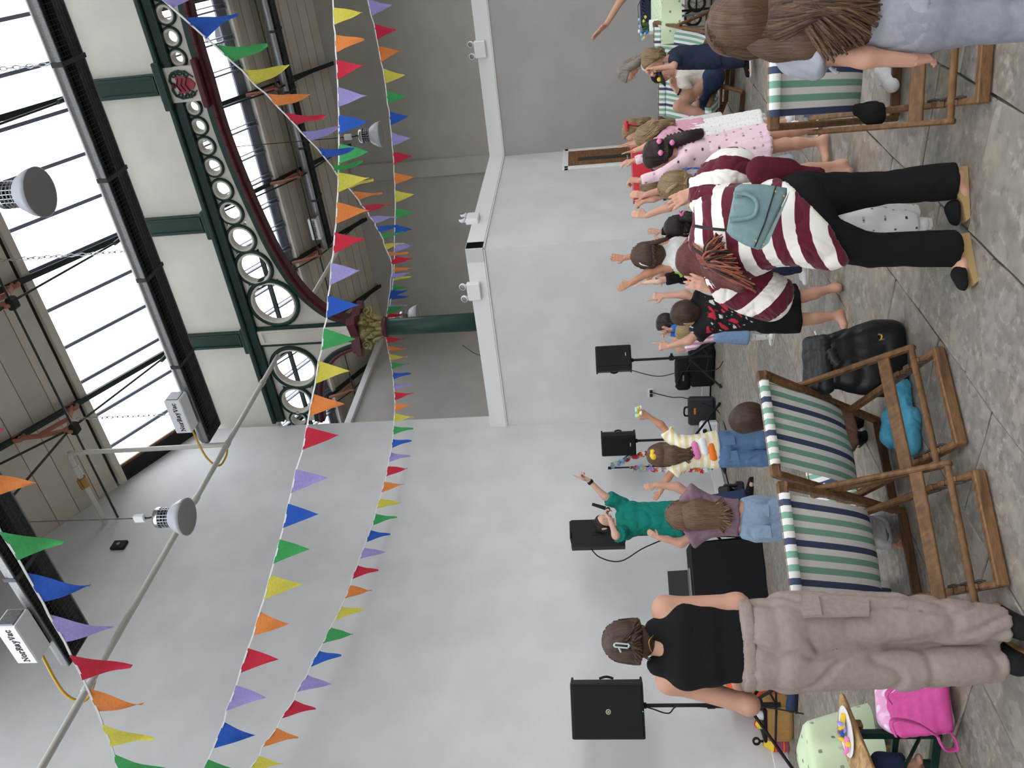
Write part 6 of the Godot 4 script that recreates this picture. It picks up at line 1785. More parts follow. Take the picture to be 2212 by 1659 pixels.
func figure(label: String, R: Dictionary, o := {}) -> Node3D:
	var s: float = R.s
	var base: Vector3 = (R.anA + R.anB) * 0.5; base.y = 0.0
	if o.has("base"): base = o.base
	var t = thing("person", label, "person", base)
	var b = torso(R)
	for k in ["A", "B"]:
		b.append([R["sh" + k], R["el" + k], 0.05 * s, 0.039 * s])
		b.append([R["el" + k], R["wr" + k], 0.039 * s, 0.026 * s])
		b.append([R["hp" + k], R["kn" + k], 0.085 * s, 0.056 * s])
		b.append([R["kn" + k], R["kn" + k].lerp(R["an" + k], 0.35), 0.053 * s, 0.053 * s])
		b.append([R["kn" + k].lerp(R["an" + k], 0.35), R["an" + k], 0.053 * s, 0.034 * s])
		var an: Vector3 = R["an" + k]; var to: Vector3 = R["to" + k]
		var heel: Vector3 = an - (to - an).normalized() * 0.03 * s; heel.y = an.y - 0.035 * s
		b.append([heel, an, 0.032 * s, 0.034 * s])
		b.append([heel, to, 0.034 * s, 0.024 * s]); b.append([an, to, 0.032 * s, 0.02 * s])
		for j in 5:
			var sd: Vector3 = (to - an).cross(Vector3.UP).normalized()
			var tb: Vector3 = to + sd * (j - 2) * 0.015 * s
			b.append([tb, tb + (to - heel).normalized() * (0.03 - 0.003 * absi(j - 2)) * s, 0.011 * s, 0.008 * s])
	b.append([R.mS - R.up * 0.02, R.hd - R.hu * 0.05 * R.hs - R.look * 0.012, 0.052 * s, 0.05 * s])
	var cell: float = o.get("cell", 0.014)
	var list = [nets(b, cell, 0.035 * s)]
	list.append(nets(head_bones(R.hd, R.hu, R.look, R.hs), 0.007 if cell > 0.012 else 0.005, 0.02 * R.hs))
	for k in ["A", "B"]:
		var d: Vector3 = R["hn" + k] - R["wr" + k]
		var pose: String = o.get("hand" + k, "open")
		var palm: Vector3 = o.get("palm" + k, R.front)
		var tgt: Vector3 = o.get("t" + k, R.lat if k == "A" else -R.lat)
		var th: float = 1.0 if d.cross(palm).dot(tgt) > 0.0 else -1.0
		var hs2: float = clampf(d.length() / 0.175, 0.5, 1.05) if not pose in ["fist", "hold"] else s
		list.append(nets(hand_bones(R["wr" + k], d, palm, hs2, th, pose), 0.0055 if cell > 0.012 else 0.004, 0.012 * hs2))
	var bm: MeshInstance3D = part("body", to_mesh(list, base), o.get("skin", M.skin), t)
	# face
	if o.get("face", true):
		var r: Vector3 = R.hu.cross(R.look).normalized(); var hs: float = R.hs
		for sg in [-1.0, 1.0]:
			var ec: Vector3 = R.hd + R.look * 0.079 * hs + r * sg * 0.031 * hs + R.hu * 0.006 * hs - base
			var X = Transform3D(Basis(r, R.hu, R.look), ec)
			var eye = part("eye", Q.new().lathe([Vector2(0, -0.009 * hs), Vector2(0.012 * hs, -0.003 * hs), Vector2(0.013 * hs, 0.002 * hs), Vector2(0.008 * hs, 0.008 * hs), Vector2(0, 0.011 * hs)], 10, X * Transform3D(Basis(Vector3.RIGHT, PI / 2), Vector3.ZERO)), M.eye_white, t)
			part("iris", Q.new().lathe([Vector2(0.006 * hs, 0.007 * hs), Vector2(0.004 * hs, 0.0125 * hs), Vector2(0, 0.013 * hs)], 10, X * Transform3D(Basis(Vector3.RIGHT, PI / 2), Vector3.ZERO)), M.eye_dark, eye)
			part("eyebrow", Q.new().tube([ec + R.hu * 0.019 * hs + r * sg * -0.014 * hs + R.look * 0.012 * hs, ec + R.hu * 0.024 * hs + R.look * 0.011 * hs, ec + R.hu * 0.019 * hs + r * sg * 0.017 * hs + R.look * 0.002 * hs], [0.002 * hs, 0.0032 * hs, 0.0015 * hs], 5), o.get("brow", M.hair_brown), t)
		var mc: Vector3 = R.hd + R.look * 0.083 * hs - R.hu * 0.048 * hs - base
		part("mouth", Q.new().tube([mc - r * 0.022 * hs - R.look * 0.008 * hs, mc - r * 0.008 * hs + R.hu * 0.002 * hs, mc + r * 0.008 * hs + R.hu * 0.002 * hs, mc + r * 0.022 * hs - R.look * 0.008 * hs], [0.002 * hs, 0.006 * hs, 0.006 * hs, 0.002 * hs], 6), M.lip, t)
	return t
func shirt(t: Node3D, R: Dictionary, called: String, m: Material, o := {}):
	var s: float = R.s; var inf: float = o.get("inf", 0.014)
	var b = torso(R, inf, o.get("widen", 1.0))
	if o.has("vest"):
		b.remove_at(0)
		for k in [-1.2, 1.2]:
			b.append([R.mS + R.lat * k * R.w * 0.42 + R.up * 0.05 * s - R.n * 0.03 * s, R.mS + R.lat * k * R.w * 0.5 - R.up * 0.12 * s - R.n * 0.03 * s, 0.034 * s, 0.06 * s])
			b.append([R.mS + R.lat * k * R.w * 0.42 + R.up * 0.05 * s - R.n * 0.03 * s, R.mS + R.lat * k * R.w * 0.5 - R.up * 0.12 * s + R.n * 0.05 * s, 0.034 * s, 0.05 * s])
	var hem: float = o.get("hem", 1.05)       # along shoulder-to-hip
	var sl: float = o.get("sleeve", 0.55); var sr: float = o.get("sr", 0.062)
	var a: Vector3 = R.up
	var hemp: Vector3 = R.mS.lerp(R.mH, hem)
	var flare: float = o.get("flare", 0.0)
	if hem > 0.75:
		var bt: Vector3 = hemp - a * 0.02
		var mid: Vector3 = R.mS.lerp(R.mH, 0.5)
		for k in [-0.4, 0.4]: b.append([mid + R.lat * R.w * k, bt + R.lat * R.w * k * (1.1 + flare), 0.09 * s + inf, (0.1 + flare * 0.05) * s + inf])
	if sl > 0.0:
		for k in ["A", "B"]:
			var sh: Vector3 = R["sh" + k]; var el: Vector3 = R["el" + k]; var wr: Vector3 = R["wr" + k]
			if sl <= 1.0:
				b.append([sh, sh.lerp(el, sl), sr * s, sr * s * o.get("cuff", 1.08), R.n, 1.0, true])
			else:
				b.append([sh, el, sr * s, sr * s * 0.86])
				b.append([el, el.lerp(wr, sl - 1.0), sr * s * 0.86, sr * s * 0.68, R.n, 1.0, true])
	var cuts = [[-a, (-a).dot(hemp)]]
	if o.has("neck"):   # scooped: cut above a plane tilted with the shoulders
		cuts.append([a, a.dot(R.mS) + o.neck])
	return blob(called, b, o.get("cell", 0.012), 0.03 * s, m, t, o.get("label", ""), o.get("fold", 0.03), cuts, o.get("u", Vector3.ZERO), o.get("v", Vector3.ZERO), o.get("ff", Vector3(9, 5.5, 9)), o.get("uo", Vector3.ZERO))
func legs(t: Node3D, R: Dictionary, called: String, m: Material, o := {}):
	var s: float = R.s
	var r: Array = o.get("r", [0.1, 0.075, 0.06])
	var end: float = o.get("end", 1.97)
	var b = []
	var hl: Vector3 = (R.hpB - R.hpA).normalized()
	b.append([R.mH - hl * R.w * 0.42, R.mH + hl * R.w * 0.42, 0.127 * s, 0.127 * s])
	var wa: Vector3 = R.mH + R.up * o.get("waist", 0.13) * s
	b.append([wa - hl * R.w * 0.36, wa + hl * R.w * 0.38, 0.112 * s, 0.112 * s])
	var wm: Vector3 = R.mH.lerp(wa, 0.5)
	b.append([wm - hl * R.w * 0.4, wm + hl * R.w * 0.4, 0.122 * s, 0.122 * s])
	for k in ["A", "B"]:
		var h0: Vector3 = R["hp" + k]; var k0: Vector3 = R["kn" + k]; var a0: Vector3 = R["an" + k]
		if end <= 1.0: b.append([h0, h0.lerp(k0, end), r[0] * s, r[1] * s, R.n, 1.0, true])
		else:
			b.append([h0, k0, r[0] * s, r[1] * s])
			b.append([k0, k0.lerp(a0, end - 1.0), r[1] * s, r[2] * s, R.n, 1.0, true])
	return blob(called, b, o.get("cell", 0.013), o.get("k", 0.022) * s, m, t, o.get("label", ""), o.get("fold", 0.03), [[R.up, R.up.dot(wa)]], o.get("u", Vector3.ZERO), o.get("v", Vector3.ZERO), o.get("ff", Vector3(8, 3.6, 8)), o.get("uo", Vector3.ZERO))
func skirt(t: Node3D, R: Dictionary, called: String, m: Material, drop: float, r0: float, r1: float, fold := 0.03, label := ""):
	var s: float = R.s
	var top: Vector3 = R.mS.lerp(R.mH, 0.62)
	var bot: Vector3 = R.mH - Vector3.UP.lerp(R.up, 0.4).normalized() * drop
	var b = []
	for k in [-0.3, 0.3]: b.append([top + R.lat * R.w * k, bot + R.lat * R.w * k * 1.3, r0 * s, r1 * s, R.n, 1.15, true])
	return blob(called, b, 0.012, 0.04, m, t, label, fold, [], Vector3.ZERO, Vector3.ZERO, Vector3(22, 1.5, 22))
func shoes(t: Node3D, R: Dictionary, m: Material, sole: Material, called := "shoe", thick := 0.0):
	for k in ["A", "B"]:
		var an: Vector3 = R["an" + k]; var to: Vector3 = R["to" + k]; var s: float = R.s
		var d: Vector3 = (to - an); d.y = 0; d = d.normalized()
		var heel = an - d * 0.045 * s; heel.y = an.y - 0.03 * s
		var toe = to + d * 0.04 * s; toe.y = an.y - 0.045 * s
		var gy = an.y - 0.075 * s
		var o = blob(called, [[heel, an + Vector3(0, -0.005, 0), 0.043 * s, 0.044 * s], [heel, toe, 0.043 * s, 0.036 * s], [an, toe, 0.042 * s, 0.03 * s]], 0.008, 0.02, m, t, "", 0.0, [[Vector3.DOWN, -(gy + 0.012)]])
		var b2 = [[heel + Vector3(0, gy - heel.y, 0), toe + Vector3(0, gy - toe.y, 0), 0.048 * s, 0.042 * s]]
		part("sole", to_mesh([nets(b2, 0.008, 0.01, [[Vector3.UP, gy + 0.022], [Vector3.DOWN, -(gy - 0.004)]])], t.position), sole, o)
# hair: cap over the skull cut at the face, plus falls and strands
func hair(t: Node3D, R: Dictionary, m: Material, o := {}):
	var s: float = R.hs; var c: Vector3 = R.hd; var u: Vector3 = R.hu; var f: Vector3 = R.look
	var r: Vector3 = u.cross(f).normalized()
	var th: float = o.get("th", 0.014)
	var b = [[c + u * 0.034 * s - f * 0.026 * s, c + u * 0.034 * s + f * 0.018 * s, (0.082 + th) * s, (0.079 + th) * s, r, 1.06],
		[c - f * 0.035 * s - u * 0.0 * s, c - f * 0.034 * s - u * o.get("nape", 0.06) * s, (0.066 + th) * s, (0.056 + th) * s, r, 0.95]]
	var n = (f * 0.86 - u * 0.5).normalized()
	var cuts = [[n, n.dot(c) + o.get("line", 0.028) * s]]
	var list = [nets(b, o.get("cell", 0.008), 0.03 * s, cuts)]
	var extra = []
	if o.has("fall"):
		var pts: Array = o.fall       # [x, y, dd, r] picture points down the back
		var prev: Vector3 = c - f * 0.05 * s + u * 0.02 * s; var pr = 0.085 * s
		for p in pts:
			var w = P(p[0], p[1], R.D + p[2])
			extra.append([prev, w, pr, p[3], o.get("fn", f), o.get("fq", 1.5)])
			prev = w; pr = p[3]
		list.append(nets(extra, 0.011, 0.03))
	var head: MeshInstance3D = part("hair", to_mesh(list, t.position, o.get("rough", 0.006), Vector3(40, 9, 40)), m, t, o.get("label", ""))
	var ns: int = o.get("strands", 54 if th > 0.011 else 0)
	if ns > 0:
		var ends: Array = o.get("ends", [])      # picture points [x, y, dd] between which strand tips spread
		var sets = [Q.new(), Q.new(), Q.new()]
		for i in ns:
			var q: Q = sets[i % 3]
			var an = rng.randf_range(-1.75, 1.75)
			var el = rng.randf_range(0.15, 1.45)
			var dir = (-f * cos(an) + r * sin(an)) * cos(el) + u * sin(el)
			var side = (-f * cos(an) + r * sin(an)).normalized()
			var R0 = (0.083 + th) * s
			var root = c + u * 0.034 * s - f * 0.01 * s + dir * R0
			var mid = c - u * 0.03 * s + side * (R0 * 1.0 + 0.004) - f * 0.012 * s
			var tt = 0.5 + 0.5 * sin(an) * (1.0 if o.get("flip", false) else -1.0)
			tt = clampf(tt + rng.randf_range(-0.12, 0.12), 0.0, 1.0)
			var cut = rng.randf_range(o.get("cutlo", 0.7), 1.04)
			var tip = mid - u * (o.get("nape", 0.06) + 0.01) * s - side * 0.012
			if ends.size() > 1:
				var fi = tt * (ends.size() - 1); var i0 = mini(int(fi), ends.size() - 2)
				var e0: Array = ends[i0]; var e1: Array = ends[i0 + 1]
				var ft = fi - i0
				tip = P(lerpf(e0[0], e1[0], ft), lerpf(e0[1], e1[1], ft), R.D + lerpf(e0[2], e1[2], ft))
			tip = mid.lerp(tip, cut) + Vector3(rng.randf_range(-1, 1), rng.randf_range(-1, 1), rng.randf_range(-1, 1)) * 0.012
			var wob = rng.randf_range(0.004, o.get("wave", 0.014)); var ph = rng.randf() * TAU
			var pts2 = [root]
			var q1 = mid.lerp(tip, 0.33); var q2 = mid.lerp(tip, 0.66)
			var bul: float = o.get("bulge", 0.0)
			q1 += r * sin(ph) * wob - f * (rng.randf_range(0.0, 0.02) + bul); q2 += r * sin(ph + 2.2) * wob - f * (rng.randf_range(0.0, 0.015) + bul)
			var path = sp([root, mid, q1, q2, tip], 4)
			var rad = []
			for j in path.size(): rad.append(o.get("sw", 0.0055) * (0.45 + 0.9 * sin(PI * minf(0.98, 0.1 + 0.85 * j / path.size()))))
			var moved = []
			for p in path: moved.append(p - t.position)
			q.tube(moved, rad, 5, false)
		var ms: Array = o.get("smats", [m, m, m])
		for i in 3: part("hair_locks", sets[i], ms[i], t).set_meta("kind", "stuff")
	return head
func rope(t: Node3D, D: float, pts: Array, r: float, m: Material, called := "braid"):   # braid or tail: picture points [x, y, dd]
	var w = []
	for p in pts: w.append(P(p[0], p[1], D + (p[2] if p.size() > 2 else 0.0)) - t.position)
	var path = sp(w, 6)
	var rad = []
	for i in path.size(): rad.append(r * (0.75 + 0.3 * absf(sin(i * 1.6))) * (1.0 - 0.55 * pow(float(i) / path.size(), 3)))
	return part(called, Q.new().tube(path, rad, 8), m, t)
# ---------- the cast, nearest first ----------
func cast():
	rng.seed = 2024
	var R: Dictionary; var t: Node3D
	var LEFT = -RH
	# woman in black vest, back to us
	R = rig(3.46, 1.0, 0.92, HD, {"hd": [1360, 1385], "shA": [1446, 1470], "shB": [1438, 1316], "elA": [1618, 1522], "elB": [1592, 1303], "wrA": [1590, 1470, 0.28], "wrB": [1590, 1350, 0.28], "hnA": [1575, 1440, 0.36], "hnB": [1580, 1375, 0.36], "hpA": [1700, 1428], "hpB": [1700, 1345], "knA": [1935, 1438], "knB": [1940, 1342], "anA": [2168, 1426], "anB": [2178, 1350], "look": HD * 0.95 - RH * 0.3})
	t = figure("woman in black vest and taupe trousers standing with her back to us", R, {"cell": 0.011, "handA": "soft", "handB": "soft", "skin": M.skin_arm})
	shirt(t, R, "vest_top", M.c_black, {"vest": true, "sleeve": 0.0, "hem": 0.73, "inf": 0.02, "cell": 0.01, "fold": 0.01})
	legs(t, R, "trousers", M.c_taupe, {"r": [0.118, 0.09, 0.07], "cell": 0.0105, "waist": 0.19, "end": 1.97, "fold": 0.06, "ff": Vector3(7, 3.2, 7), "k": 0.012})
	var wb = []
	var wc: Vector3 = R.mH + R.up * 0.17
	wb.append([wc - R.lat * 0.075, wc + R.lat * 0.075, 0.118, 0.118])
	blob("waistband", wb, 0.01, 0.02, M.c_taupe, t, "gathered elastic waistband", 0.012, [[R.up, R.up.dot(wc) + 0.022], [-R.up, -R.up.dot(wc) + 0.025]], Vector3.ZERO, Vector3.ZERO, Vector3(60, 2, 60))
	part("cargo_pocket", Q.new().sheet([[P(1738, 1287, 3.42) - t.position, P(1738, 1328, 3.325) - t.position], [P(1800, 1287, 3.415) - t.position, P(1800, 1329, 3.325) - t.position], [P(1878, 1290, 3.41) - t.position, P(1878, 1327, 3.33) - t.position]], -0.012), M.c_taupe, t)
	part("pocket_flap", Q.new().sheet([[P(1733, 1285, 3.41) - t.position, P(1735, 1330, 3.305) - t.position], [P(1768, 1284, 3.41) - t.position, P(1776, 1326, 3.305) - t.position]], -0.014), M.c_taupe, t)
	shoes(t, R, M.c_ink, M.tan)
	hair(t, R, M.hair_brown, {"th": 0.012, "nape": 0.045, "strands": 150, "ends": [[1352, 1380, -0.11], [1350, 1396, -0.11], [1345, 1390, -0.12]], "sw": 0.004, "wave": 0.006, "smats": [M.hair_brown, M.hair_brown2, M.hair_brown3]})
	blob("hair_bun", [[P(1332, 1393, 3.36), P(1318, 1396, 3.38), 0.03, 0.02], [P(1345, 1390, 3.36), P(1328, 1395, 3.36), 0.028, 0.026]], 0.006, 0.02, M.hair_brown, t, "", 0.01)
	for l in [[[1385, 1415], [1405, 1428], [1414, 1432]], [[1382, 1412], [1402, 1422], [1412, 1424]], [[1380, 1356], [1400, 1354], [1415, 1357]]]: rope(t, 3.42, l, 0.003, M.hair_brown2, "loose_lock")
	var clip = Q.new()
	for e in [[[1328, 1389], [1360, 1392]], [[1326, 1397], [1357, 1400]], [[1328, 1389], [1326, 1397]], [[1360, 1392], [1357, 1400]], [[1336, 1398], [1342, 1410]]]: clip.bar(P(e[0][0], e[0][1], 3.325) - t.position, P(e[1][0], e[1][1], 3.325) - t.position, 0.008, 0.008)
	part("hair_claw", clip, M.clip, t, "pale grey-green claw clip")
	rope(t, 3.42, [[1412, 1372, -0.03], [1402, 1385, -0.06], [1405, 1402, -0.05], [1410, 1412, -0.02]], 0.0025, M.gold_stud, "necklace")
	# girl with long hair in grey, right edge
	R = rig(2.6, 0.74, 0.96, HD, {"hd": [1616, 52], "shA": [1726, 112], "shB": [1722, -16], "elA": [1868, 124, -0.05], "wrA": [1972, 131, -0.03], "hnA": [2030, 110, 0.02], "elB": [1870, -60], "wrB": [1975, -60], "hpA": [1985, 54], "hpB": [1985, -8], "knA": [2140, 48], "knB": [2140, -24], "anA": [2315, 42], "anB": [2310, -40]})
	t = figure("girl with very long brown hair in grey, closest at the right edge", R, {"cell": 0.009, "handA": "soft", "palmA": -RH * 0.5 + HD, "tA": HD, "skin": M.skin, "face": false})
	shirt(t, R, "grey_top", M.c_grey, {"inf": 0.014, "hem": 0.98, "sleeve": 0.42, "sr": 0.085, "cuff": 1.1, "cell": 0.009, "fold": 0.03})
	legs(t, R, "grey_trousers", M.c_greyd, {"r": [0.108, 0.08, 0.066], "cell": 0.009, "waist": 0.1, "fold": 0.03})
	for e in [[[1792, 145], [1800, 152], [1806, 148]], [[1795, 148], [1808, 158], [1812, 155]]]: rope(t, 2.55, e, 0.006, M.c_grey, "sleeve_tie")
	hair(t, R, M.hair_brown2, {"th": 0.02, "nape": 0.07, "fall": [[1680, 56, -0.04, 0.105], [1760, 48, -0.055, 0.11], [1830, 36, -0.06, 0.1], [1862, 28, -0.06, 0.06]], "fq": 2.6, "cutlo": 0.86, "strands": 640, "bulge": 0.028, "ends": [[1885, -40, -0.11], [1892, 10, -0.13], [1888, 45, -0.13], [1865, 85, -0.12], [1790, 122, -0.09]], "sw": 0.0042, "wave": 0.018, "smats": [M.hair_fair2, M.hair_brown2, M.hair_brown]})
	# woman in striped cardigan, arms raised, leaning forward
	var fr = (HD * 0.8 - RH * 0.55).normalized()
	R = rig(3.75, 0.95, 0.96, fr, {"hd": [1512, 553, 0.42], "shA": [1566, 592, 0.28], "shB": [1538, 432, 0.28], "elA": [1640, 642, 0.3], "wrA": [1548, 622, 0.34], "hnA": [1480, 603, 0.36], "elB": [1560, 372, 0.3], "wrB": [1500, 412, 0.34], "hnB": [1445, 442, 0.36], "hpA": [1752, 508, -0.02], "hpB": [1735, 428, 0.02], "knA": [1880, 540], "knB": [1890, 408, 0.05], "anA": [2050, 538], "anB": [2052, 392], "toA": [2075, 572, -0.02], "toB": [2076, 414], "hu": Vector3.UP * 0.5 + HD * 0.6 - RH * 0.25, "look": HD})
	t = figure("woman in maroon and white striped cardigan leaning forward with raised hands", R, {"cell": 0.011, "palmA": HD, "palmB": HD, "face": false})
	var cb = torso(R, 0.045, 1.1)
	cb.append([R.mS, R.mH, 0.13, 0.14, R.n, 1.2])
	cb.append([R.mH, P(1800, 535, 3.72), 0.13, 0.1, R.n, 1.4])
	cb.append([R.mH + R.lat * 0.06, P(1720, 430, 3.78), 0.12, 0.1, R.n, 1.3])
	var hn: Vector3 = (P(1815, 556, 3.7) - P(1685, 385, 3.7)).cross(HD).normalized()
	if hn.dot(R.mS - P(1685, 385, 3.7)) > 0.0: hn = -hn
	blob("cardigan", cb, 0.01, 0.04, M.cardigan, t, "chunky knitted cardigan in maroon and white bands", 0.035, [[hn, hn.dot(P(1685, 385, 3.7))]], R.up * 8.5, R.lat, Vector3(10, 5, 10), R.mS + R.lat * 0.1)
	for k in ["A", "B"]:
		var ax: Vector3 = (R["wr" + k] - R["el" + k]).normalized()
		var el: Vector3 = R["el" + k]; var sh: Vector3 = R["sh" + k]
		var droop = Vector3(0, -0.05, 0)
		blob("sleeve", [[sh, el + droop * 0.6, 0.095, 0.1], [el + droop, R["wr" + k], 0.105, 0.06, R.n, 1.0, true]], 0.009, 0.05, M.cardigan, t, "wide banded sleeve", 0.035, [], (el - sh).normalized() * 8.5 + ax * 2.0, R.lat, Vector3(12, 12, 12))
	blob("hanging_panel", [[P(1640, 375, 3.8), P(1770, 378, 3.8), 0.05, 0.03, HD, 1.6], [P(1640, 365, 3.8), P(1700, 362, 3.8), 0.05, 0.035, HD, 1.6]], 0.01, 0.04, M.c_maroon, t, "loose maroon front panel", 0.02)
	legs(t, R, "flared_trousers", M.c_black, {"r": [0.115, 0.074, 0.082], "cell": 0.011, "end": 2.08, "fold": 0.02})
	for k in ["A", "B"]:
		var an: Vector3 = R["an" + k]; var to: Vector3 = R["to" + k]
		var d = to - an; d.y = 0; d = d.normalized()
		var wq = PackedVector2Array([Vector2(-0.055, 0.0), Vector2(0.17, 0.0), Vector2(0.185, 0.018), Vector2(0.1, 0.03), Vector2(0.02, 0.075), Vector2(-0.05, 0.1)])
		var X = Transform3D(Basis(d, Vector3.UP, d.cross(Vector3.UP)), Vector3(an.x, 0, an.z) - t.position - d.cross(Vector3.UP) * 0.037)
		part("wedge_sole", Q.new().prism(wq, 0.074, X), M.rope, t, "rope wedge sole")
		blob("sandal_strap", [[Vector3(an.x, 0.1, an.z) - d * 0.03, Vector3(an.x, 0.11, an.z) + d * 0.04, 0.042, 0.04], [Vector3(an.x, 0.05, an.z) + d * 0.12, Vector3(an.x, 0.04, an.z) + d * 0.16, 0.04, 0.036]], 0.008, 0.01, M.c_black, t, "", 0.0, [[Vector3.DOWN, -0.035]])
	hair(t, R, M.hair_wine, {"th": 0.02, "nape": 0.05, "fall": [[1530, 572, 0.28, 0.055], [1562, 596, 0.12, 0.05], [1600, 618, 0.05, 0.03]], "strands": 260, "bulge": 0.07, "ends": [[1548, 505, 0.08], [1580, 545, 0.04], [1612, 605, 0.02], [1635, 630, 0.03]], "sw": 0.005, "wave": 0.03, "smats": [M.hair_red, M.hair_red2, M.hair_dark], "rough": 0.01})
	handbag()
	# hidden child whose dotted trousers show between her legs
	R = rig(4.16, 0.62, 0.86, HD, {"hd": [1640, 505], "shA": [1690, 530], "shB": [1690, 480], "hpA": [1775, 500], "hpB": [1775, 462], "knA": [1880, 478], "knB": [1880, 470, 0.1], "anA": [1983, 484], "anB": [1985, 470, 0.16], "toA": [1995, 478, 0.12]})
	t = figure("small child in dotted trousers glimpsed between the cardigan woman's legs", R, {"cell": 0.013, "face": false})
	shirt(t, R, "top", M.c_white, {"sleeve": 1.5}); legs(t, R, "dotted_trousers", M.dots_white, {"r": [0.12, 0.105, 0.09], "end": 1.95}); shoes(t, R, M.c_white, M.sole)
	hair(t, R, M.hair_brown, {})
	# girl in mauve T-shirt
	R = rig(5.6, 0.76, 0.95, HD, {"hd": [1478, 1112], "shA": [1514, 1146], "shB": [1508, 1080], "elA": [1471, 1173], "wrA": [1422, 1161], "hnA": [1396, 1147], "elB": [1463, 1052], "wrB": [1415, 1047], "hnB": [1390, 1054], "hpA": [1632, 1138], "hpB": [1632, 1100], "knA": [1725, 1140], "knB": [1725, 1098], "anA": [1812, 1142], "anB": [1812, 1100]})
	t = figure("girl with long wavy hair in mauve T-shirt raising both bent arms", R, {"cell": 0.012, "handA": "soft", "handB": "soft", "skin": M.skin_arm, "face": false})
	shirt(t, R, "mauve_tshirt", M.c_mauve, {"inf": 0.02, "hem": 0.68, "sleeve": 0.62, "sr": 0.08, "cuff": 1.2, "fold": 0.035})
	legs(t, R, "light_jeans", M.c_denim, {"r": [0.112, 0.092, 0.08], "waist": 0.12, "fold": 0.04})
	for sg in [-1.0, 1.0]: part("back_pocket", Q.new().box(Transform3D(Basis(R.lat, R.up, -R.n), R.mH + R.lat * sg * 0.07 - R.n * 0.098 - R.up * 0.03 - t.position), Vector3(0.085, 0.095, 0.008), 0.003), M.c_denim, t)
	shoes(t, R, M.c_white, M.sole)
	hair(t, R, M.hair_fair2, {"th": 0.02, "nape": 0.07, "fall": [[1510, 1112, -0.1, 0.1], [1555, 1114, -0.11, 0.085]], "fq": 1.7, "strands": 200, "ends": [[1560, 1078, -0.13], [1580, 1100, -0.16], [1582, 1120, -0.16], [1565, 1148, -0.13]], "sw": 0.006, "wave": 0.022, "smats": [M.hair_fair, M.hair_fair2, M.hair_brown2], "flip": false})
	# girl in yellow striped T-shirt
	R = rig(6.9, 0.74, 0.93, (HD - RH * 0.15), {"hd": [1428, 983], "shA": [1468, 1001], "shB": [1457, 952], "elA": [1443, 1031], "wrA": [1426, 1064], "hnA": [1411, 1082], "elB": [1427, 917], "wrB": [1402, 900], "hnB": [1384, 891], "hpA": [1566, 987], "hpB": [1563, 953], "knA": [1640, 990], "knB": [1640, 950], "anA": [1706, 988], "anB": [1704, 950]})
	t = figure("girl in yellow striped T-shirt and jeans with arms spread out", R, {"cell": 0.012, "handA": "soft", "handB": "hold", "skin": M.skin_tan, "face": false})
	shirt(t, R, "striped_tshirt", M.yellow_stripe, {"inf": 0.024, "hem": 0.86, "sleeve": 0.6, "sr": 0.075, "fold": 0.03, "u": R.up * 18.0, "v": R.lat, "flare": 0.15})
	for e in [[0.0, -0.02, M.pinkp], [0.03, -0.09, M.white], [-0.02, -0.15, M.orange]]:
		var pc: Vector3 = R.mS.lerp(R.mH, 0.32) + R.lat * e[0] + R.up * e[1] - R.n * 0.1
		blob("printed_motif", [[pc - R.lat * 0.045, pc + R.lat * 0.045, 0.034, 0.03, R.n, 1.6]], 0.008, 0.01, e[2], t)
	legs(t, R, "blue_jeans", M.c_jeans, {"r": [0.112, 0.092, 0.08], "waist": 0.12, "fold": 0.045})
	for sg in [-1.0, 1.0]: part("back_pocket", Q.new().box(Transform3D(Basis(R.lat, R.up, -R.n), R.mH + R.lat * sg * 0.065 - R.n * 0.1 - R.up * 0.04 - t.position), Vector3(0.085, 0.095, 0.008), 0.003), M.c_jeans, t)
	shoes(t, R, M.c_white, M.sole)
	hair(t, R, M.hair_brown2, {"th": 0.018, "fall": [[1455, 983, -0.08, 0.075], [1485, 982, -0.09, 0.05]], "strands": 110, "ends": [[1492, 968, -0.11], [1500, 984, -0.12], [1488, 998, -0.1]], "sw": 0.006, "smats": [M.hair_fair2, M.hair_brown2, M.hair_brown]})
	part("yellow_bow", Q.new().tube(sp([P(1412, 972, 6.82) - t.position, P(1409, 982, 6.8) - t.position, P(1418, 992, 6.8) - t.position], 5), [0.01, 0.02, 0.026, 0.02, 0.016, 0.022, 0.026, 0.028, 0.024, 0.015, 0.008], 8), M.yellow, t)
	var gl = thing("hand_garland", "small yellow paper garland in the striped-shirt girl's raised hand", "garland", P(1380, 889, 6.85))
	for i in 9: part("petal", Q.new().lathe([Vector2(0, -0.012), Vector2(0.02, -0.004), Vector2(0.016, 0.012), Vector2(0, 0.016)], 7, T(Vector3(cos(i * 0.7) * 0.035, 0.02 * sin(i * 2.1), sin(i * 0.7) * 0.03))), [M.yellow, M.mint, M.white][i % 3], gl)
	# barefoot boy in black
	R = rig(5.6, 0.72, 0.93, HD * 0.9 - RH * 0.35, {"hd": [1484, 678], "shA": [1526, 703], "shB": [1518, 656], "elA": [1488, 735], "wrA": [1445, 748], "hnA": [1409, 747], "elB": [1480, 636], "wrB": [1433, 639], "hnB": [1395, 642], "hpA": [1652, 692], "hpB": [1648, 652], "knA": [1738, 690], "knB": [1735, 640], "anA": [1810, 682], "anB": [1800, 622], "toA": [1823, 702, -0.05], "toB": [1806, 617, 0.12]})
	t = figure("barefoot boy in black T-shirt and shorts pointing both arms up", R, {"cell": 0.012, "handA": "point", "handB": "point", "face": false})
	shirt(t, R, "graphic_tshirt", M.graphic, {"inf": 0.02, "hem": 0.95, "sleeve": 0.65, "sr": 0.075, "cuff": 1.2, "fold": 0.02, "u": R.lat * 2.6, "v": -R.up * 2.6, "uo": R.mS - R.lat * 0.19 + R.up * 0.06})
